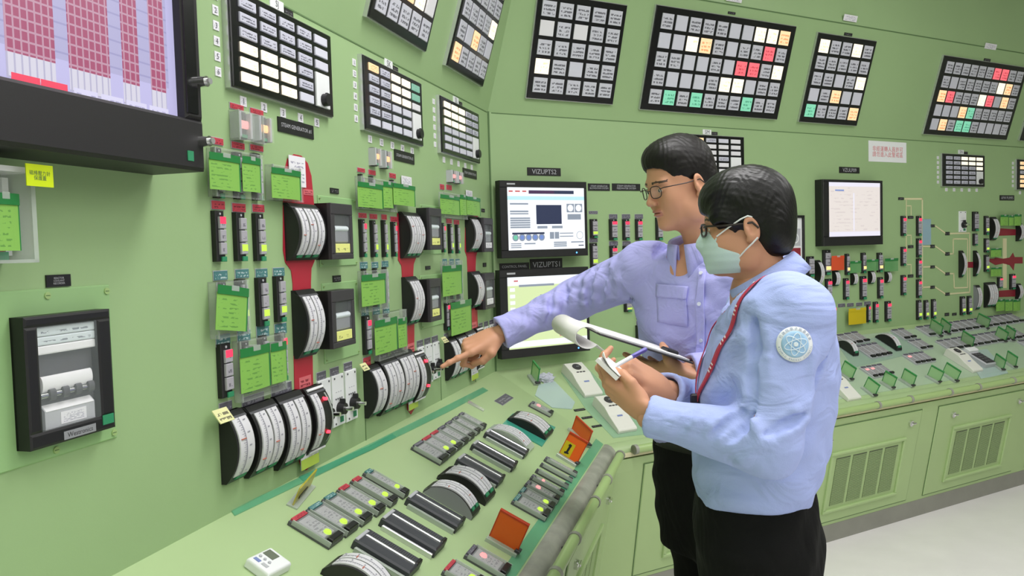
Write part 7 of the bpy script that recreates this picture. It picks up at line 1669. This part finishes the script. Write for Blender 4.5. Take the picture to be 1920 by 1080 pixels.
body,shirt=person('person','man in white face mask and red lanyard writing on a small pad, pale blue shirt',J['m_torso'],J['m_hips'],m_f,(mh[0],mh[1],mhs),
 [(L_sh,L_el,L_wr,(.068,.056,.033)),(R_sh,R_el,R_wr,(.068,.056,.036))],[(VLw,FL),(VRw,FR)],'shirt_blue','hair_black','full',1.0,(J['m_lhip'],J['m_rhip'],J['m_lkn'],J['m_rkn']),J['m_neck'],{'ridge':rid,'groove':gro},MC_)
Rm,o=mh
collar(body,*MC_,m_f,.067,.066,'shirt_blue',bvh_of(shirt),h=.042,drop=.040,pt=.045)
glasses(body,Rm,o,mhs,False,1.7)
# face mask
S=SDF((-.02,-.10,-.15),(.16,.10,.03),.0022)
S.ell((.028,0,-.030),(.072,.074,.094),k=0); S.ell((.034,0,-.074),(.058,.064,.050),k=.03); S.ell((.072,0,-.100),(.026,.030,.020),k=.02); S.ell((.060,0,-.045),(.044,.046,.052),k=.03); S.cone((.094,0,-.014),(.108,0,-.036),.010,.014,k=.02)
S.cut(lambda g: np.maximum(np.maximum(np.interp(g[2],[-.066,-.045],[.020,.070])-g[0],g[2]+.008+.22*np.abs(g[1])-.004),-.112-g[2])+0*g[1])
sl,g=S.sub(S.lo,S.lo+S.h*S.n); S.D[sl]+=(.0005*np.sign(np.sin(g[2]*330))*np.clip(np.sin(g[2]*330)**2,0,1)).astype(np.float32)+0*g[0].astype(np.float32)
V,F=S.nets(1); mk=link('face_mask',mk_mesh('face_mask',[(to_world(V,Rm,o,mhs),F,0)],['mask_teal']),body); mk['label']='pale teal surgical face mask'
W_=lambda p: tuple(to_world(A_(*p)[None],Rm,o,mhs)[0])
for y in(-1,1):
    mb=MB(); mb.tube([W_((.071,y*.062,-.020)),W_((.044,y*.076,-.002)),W_((.014,y*.087,.016)),W_((-.002,y*.088,.022)),W_((-.016,y*.080,.018))],.0016,'strap_white',6); mb.tube([W_((.024,y*.070,-.075)),W_((.006,y*.082,-.056)),W_((-.010,y*.090,-.042)),W_((-.022,y*.090,-.030))],.0016,'strap_white',6); obj('mask_strap',mb,mk)
bv=bvh_of(shirt)
for nm,pts in (('a',J['lany']),('b',J['lany2'])):
    lob,c,nn,vs=ribbon('lanyard',pts,.013,bv,.004,'lanyard_red',body)
    if nm=='a':
        for i in range(8,56,8):
            mb=MB()
            for k in range(3):
                p=c[i+k]+nn[i+k]*.0062; t=(c[i+k+1]-c[i+k]).normalized(); sd=t.cross(nn[i+k]).normalized()
                q=[p-sd*.004-t*.0016,p+sd*.004-t*.0016,p+sd*.004+t*.0016,p-sd*.004+t*.0016]; mb.add([tuple(x) for x in q],[(0,1,2,3)],'lanyard_white')
            obj('lanyard_print',mb,lob)
# lanyard buckle and id card edge
pc=Vector(J['lany'][-1]); mb=MB(); r_=bv.find_nearest(pc); p=r_[0]+r_[1]*.008; mb.box(p.x-.008,p.x+.008,p.y-.006,p.y+.006,p.z-.03,p.z+.012,'black',.003); obj('lanyard_buckle',mb,body)
# arm badge conformed to the sleeve
bc=Vector(J['m_badge']); r_=bv.ray_cast(bc+Vector((0,-.2,0)),Vector((0,1,0))); ctr=r_[0]; nr=Vector((.02,-1,.05)).normalized(); ux=Vector((1,0,0)); ux=(ux-nr*ux.dot(nr)).normalized(); uz=nr.cross(ux)*-1
if uz.z<0: uz=-uz
def sp(x,y,off):
    p=ctr+ux*x+uz*y; h=bv.ray_cast(p+nr*.08,-nr); q=h[0] if h[0] is not None else p
    return tuple(Vector(q)+nr*off)
def disc(r0,r1,off,m,nm,par,rr=5,n=40,edge=False):
    mb=MB(); vs=[];
    for i in range(rr+1):
        r=r0+(r1-r0)*i/rr
        for k in range(n): a=2*math.pi*k/n; vs.append(sp(r*math.cos(a),r*math.sin(a),off))
    mb.add(vs,[(i*n+k,i*n+(k+1)%n,(i+1)*n+(k+1)%n,(i+1)*n+k) for i in range(rr) for k in range(n)],m,True); ob=obj(nm,mb,par)
    sm=ob.modifiers.new('thick','SOLIDIFY'); sm.thickness=.0012; sm.offset=1; return ob
bd=disc(.0005,.0300,.0040,'badge_white','arm_badge',body); bd['label']='round white and blue atom emblem patch'
disc(.0005,.0225,.0050,'badge_blue','badge_disc',bd)
mb=MB()
for k in range(3):
    a=math.pi*k/3+.3; pts=[]
    for i in range(33):
        t=2*math.pi*i/32; x,y=.019*math.cos(t),.0075*math.sin(t); pts.append(sp(x*math.cos(a)-y*math.sin(a),x*math.sin(a)+y*math.cos(a),.0072))
    mb.tube(pts,.0007,'badge_line',5,caps=False)
obj('orbit_lines',mb,bd); disc(.0002,.004,.0064,'badge_line','nucleus',bd,2,16)
def ringtext(txt,r,a0,a1,size,flip):
    for i,ch in enumerate(txt):
        if ch==' ': continue
        a=a0+(a1-a0)*i/max(len(txt)-1,1); lo_=lettering('badge_lettering',ch,'badge_ink',bd,size,size,0)
        if lo_ is None: continue
        th=a-math.pi/2 if not flip else a+math.pi/2; cx,cy=r*math.cos(a),r*math.sin(a); c_,s_=math.cos(th),math.sin(th)
        for v in lo_.data.vertices:
            x,y=v.co.x,v.co.y; v.co=Vector(sp(cx+x*c_-y*s_,cy+x*s_+y*c_,.0058))
        lo_.matrix_local=Matrix.Identity(4)
ringtext('行政院原子能委員會',.0263,R(150),R(20),.0052,False); ringtext('ATOMIC ENERGY COUNCIL',.0263,R(190),R(350),.0030,True)
# belt
def belt(par,row,f,m='trouser_black'):
    z,cx,cy,a,b=row; f=np.array(f)/np.linalg.norm(f); l=A_(-f[1],f[0],0); n=48; vs=[]
    for dz in(-.016,.016):
        for i in range(n):
            t=2*math.pi*i/n; c_,s_=math.cos(t),math.sin(t); e=2.4; q=(abs(c_)**e+abs(s_)**e)**(-1/e); p=A_(cx,cy,z+dz)+f*((a+.001)*c_*q)+l*((b+.001)*s_*q); vs.append(tuple(p))
    mb=MB(); mb.add(vs,[(i,(i+1)%n,n+(i+1)%n,n+i) for i in range(n)],'shoe_black',True); ob=obj('belt',mb,par); sm=ob.modifiers.new('thick','SOLIDIFY'); sm.thickness=.004; sm.offset=0
h0=sorted(J['m_hips'])[-1]; belt(body,(h0[0]-.004,)+tuple(h0[1:]),m_f)
# chest pocket seam of the masked man, shirt front buttons
def patch(name,cor,bvh,off,m,par,n=8,th=.0016):
    P=[Vector(c) for c in cor]; vs=[]
    for i in range(n+1):
        for j in range(n+1):
            p=P[0].lerp(P[1],i/n).lerp(P[3].lerp(P[2],i/n),j/n); r=bvh.find_nearest(p); vs.append(tuple(r[0]+r[1]*off))
    mb=MB(); mb.add(vs,[(i*(n+1)+j,i*(n+1)+j+1,(i+1)*(n+1)+j+1,(i+1)*(n+1)+j) for i in range(n) for j in range(n)],m,True); ob=obj(name,mb,par); sm=ob.modifiers.new('thick','SOLIDIFY'); sm.thickness=th; sm.offset=0; return ob
# pad and pen
q=[np.array(p) for p in J['pad']]; nrm=np.cross(q[1]-q[0],q[3]-q[0]); nrm/=np.linalg.norm(nrm)
if nrm[2]<0: nrm=-nrm
t=thing('notepad','small white notepad with curled corner in the masked man\'s hand','notepad',Matrix.Translation(tuple(q[0])))
n=8; mb=MB(); vs=[]
for i in range(n+1):
    for j in range(n+1):
        p=(q[0]*(1-i/n)+q[1]*i/n)*(1-j/n)+(q[3]*(1-i/n)+q[2]*i/n)*j/n; e=max(0,(1-i/n)+(1-j/n)-1.35); p=p+nrm*(.02+.03*e*e)-q[0]; vs.append(tuple(p))
mb.add(vs,[(i*(n+1)+j,(i+1)*(n+1)+j,(i+1)*(n+1)+j+1,i*(n+1)+j+1) for i in range(n) for j in range(n)],'pad_white',True); pg=obj('page',mb,t); sm=pg.modifiers.new('thick','SOLIDIFY'); sm.thickness=.0015
mb=MB(); vs=[tuple(p-q[0]+nrm*.018) for p in q]+[tuple(p-q[0]+nrm*.010) for p in q]; mb.add(vs,[(0,1,2,3),(7,6,5,4),(0,4,5,1),(1,5,6,2),(2,6,7,3),(3,7,4,0)],'page_white'); obj('backing',mb,t)
a,b=[np.array(p) for p in J['pen']]; t=thing('pen','white pen with violet top held over the small notepad','pen',Matrix.Translation(tuple(a))); b=b-a
mb=MB(); mb.tube([tuple(b*x) for x in(0,.06,.12,.68)],.004,'pen_white',10,radii=[.0012,.0030,.0040,.0042]); obj('barrel',mb,t)
mb=MB(); mb.tube([tuple(b*x) for x in(.66,.96,1.0)],.0046,'pen_blue',10,radii=[.0046,.0046,.0036]); c_=b*.7+A_(0,-.006,.002); mb.tube([tuple(b*.97+A_(0,-.006,.001)),tuple(c_)],.0013,'pen_blue',6); obj('cap',mb,t)
# ================================================================== the taller man
t_f=A_(-.74,-.67,0)
TC_=(np.array(J['t_collar']),A_(-.20,-.17,.965)/np.linalg.norm([.20,.17,.965]))
th_=head_frame(J['t_head'],math.atan2(-.30,-.95),R(12)); ths=.91
VP,FP=build_hand([(-.02,.06,.04),(1.15,1.35,.6),(1.2,1.4,.7),(1.2,1.4,.7)],[((.036,.044,-.016),.0155,.0132),((.064,.038,-.034),.0124,.0112),((.086,.020,-.042),.0106,.0082)],spread=.03,side=1,scale=1.02)
pw,pt=J['t_rhand']; VPw=hand_world(VP,pw,pt,(.05,-.42,.9))
VC,FC=build_hand([(-.02,.12,.1),(-.02,.14,.1),(0,.15,.1),(.02,.16,.1)],[((.036,.044,-.024),.0150,.0128),((.058,.040,-.046),.0120,.0108),((.080,.022,-.054),.0104,.0080)],side=-1)
cw_,ct=J['t_lhand']; VCw=hand_world(VC,cw_,ct,(.15,-.45,-.85))
r_sh,r_el,r_wr=map(np.array,(J['t_rsh'],J['t_rel'],J['t_rwr'])); l_sh,l_el,l_wr=map(np.array,(J['t_lsh'],J['t_lel'],J['t_lwr']))
rid=[];gro=[]
rid+=limb_folds(r_sh,r_el,.072,.060,[(.05,60,.35,-40,.012),(.20,70,.52,-30,.011),(.40,75,.68,-35,.011),(.58,70,.85,-40,.012),(.75,75,1.0,-30,.011),(.10,-60,.45,-20,.009)])
rid+=limb_folds(r_el,r_wr,.060,.040,[(.02,70,.22,-40,.010),(.18,75,.42,-30,.009),(.36,60,.56,-45,.009),(.55,70,.70,-20,.008),(.68,40,.80,-50,.007)])
gro+=limb_folds(r_sh,r_el,.076,.064,[(.0,-30,.40,-75,.010),(.28,50,.55,-25,.006),(.50,55,.76,-30,.006)])
gro+=limb_folds(r_el,r_wr,.064,.044,[(.10,60,.32,-35,.006),(.28,60,.50,-30,.005)])
tall,tsh=person('person','taller bareheaded man in glasses pointing at wall controls, holding a clipboard, lilac shirt',J['t_torso'],J['t_hips'],t_f,(th_[0],th_[1],ths),
 [(r_sh,r_el,r_wr,(.072,.060,.040)),(l_sh,l_el,l_wr,(.070,.058,.040))],[(VPw,FP),(VCw,FC)],'shirt_lilac','hair_brown','short',1.05,(J['t_lhip'],J['t_rhip'],J['t_lkn'],J['t_rkn']),J['t_neck'],{'ridge':rid,'groove':gro},TC_)
collar(tall,*TC_,t_f,.068,.068,'shirt_lilac',bvh_of(tsh),h=.042,drop=.040,gap=.20,pt=.055)
glasses(tall,th_[0],th_[1],ths,True)
tb_=bvh_of(tsh); patch('chest_pocket',J['t_pocket'],tb_,.0025,'shirt_lilac',tall); patch('pocket_flap',J['t_flap'],tb_,.005,'shirt_lilac',tall)
patch('button_placket',J['t_placket'],tb_,.003,'shirt_lilac',tall)
for p in J['t_buttons']:
    r_=tb_.find_nearest(Vector(p)); mb=MB(); q=r_[0]+r_[1]*.005; mb.tube([tuple(q),tuple(q+r_[1]*.002)],.005,'button_white',12); obj('button',mb,tall)
h0=sorted(J['t_hips'])[-1]; belt(tall,(h0[0]-.004,)+tuple(h0[1:]),t_f)
# clipboard with pages rolled over its top
a,b=[np.array(p) for p in J['clip']]; ax=(b-a); L_=np.linalg.norm(ax); ax/=L_; sd=A_(.2,1,-.085); sd-=ax*(sd@ax); sd/=np.linalg.norm(sd); nz=np.cross(ax,sd); 
if nz[2]<0: nz=-nz; 
mw=Matrix(((ax[0],sd[0],nz[0],a[0]),(ax[1],sd[1],nz[1],a[1]),(ax[2],sd[2],nz[2],a[2]),(0,0,0,1)))
t=thing('clipboard','clipboard with white pages rolled over its top, held by the taller man','clipboard',mw)
mb=MB(); mb.box(-.02,L_-.03,-.11,.11,-.004,0,'board_dark',.001); obj('board',mb,t)
mb=MB(); mb.box(-.01,L_-.03,-.105,.105,.0005,.004,'page_white'); obj('pages',mb,t)
prof=[]
for i in range(22):
    g_=-.5*math.pi+1.62*math.pi*i/21; rr_=.026; prof.append((L_-.02-(-math.cos(g_)*rr_)*-1*0+math.cos(g_)*rr_*-0+0,0)) 
prof=[]
cx,cz,rr_=L_-.005,.004-.022,.026
for i in range(24):
    g_=math.radians(130-i*12.5); prof.append((cx+rr_*math.cos(g_)*1.15,cz+rr_*math.sin(g_)))
e_=prof[-1]; prof+= [(e_[0]-.03*k/3-.0,e_[1]-.004*k) for k in range(1,4)]
mb=MB(); n=len(prof); vs=[(x,-.104,z) for x,z in prof]+[(x,.104,z) for x,z in prof]; mb.add(vs,[(i,i+1,n+i+1,n+i) for i in range(n-1)],'page_white',True); rp=obj('rolled_pages',mb,t); sm=rp.modifiers.new('thick','SOLIDIFY'); sm.thickness=.002
mb=MB(); mb.box(.0,.03,-.06,-.02,.004,.012,'black',.003); obj('clip',mb,t)
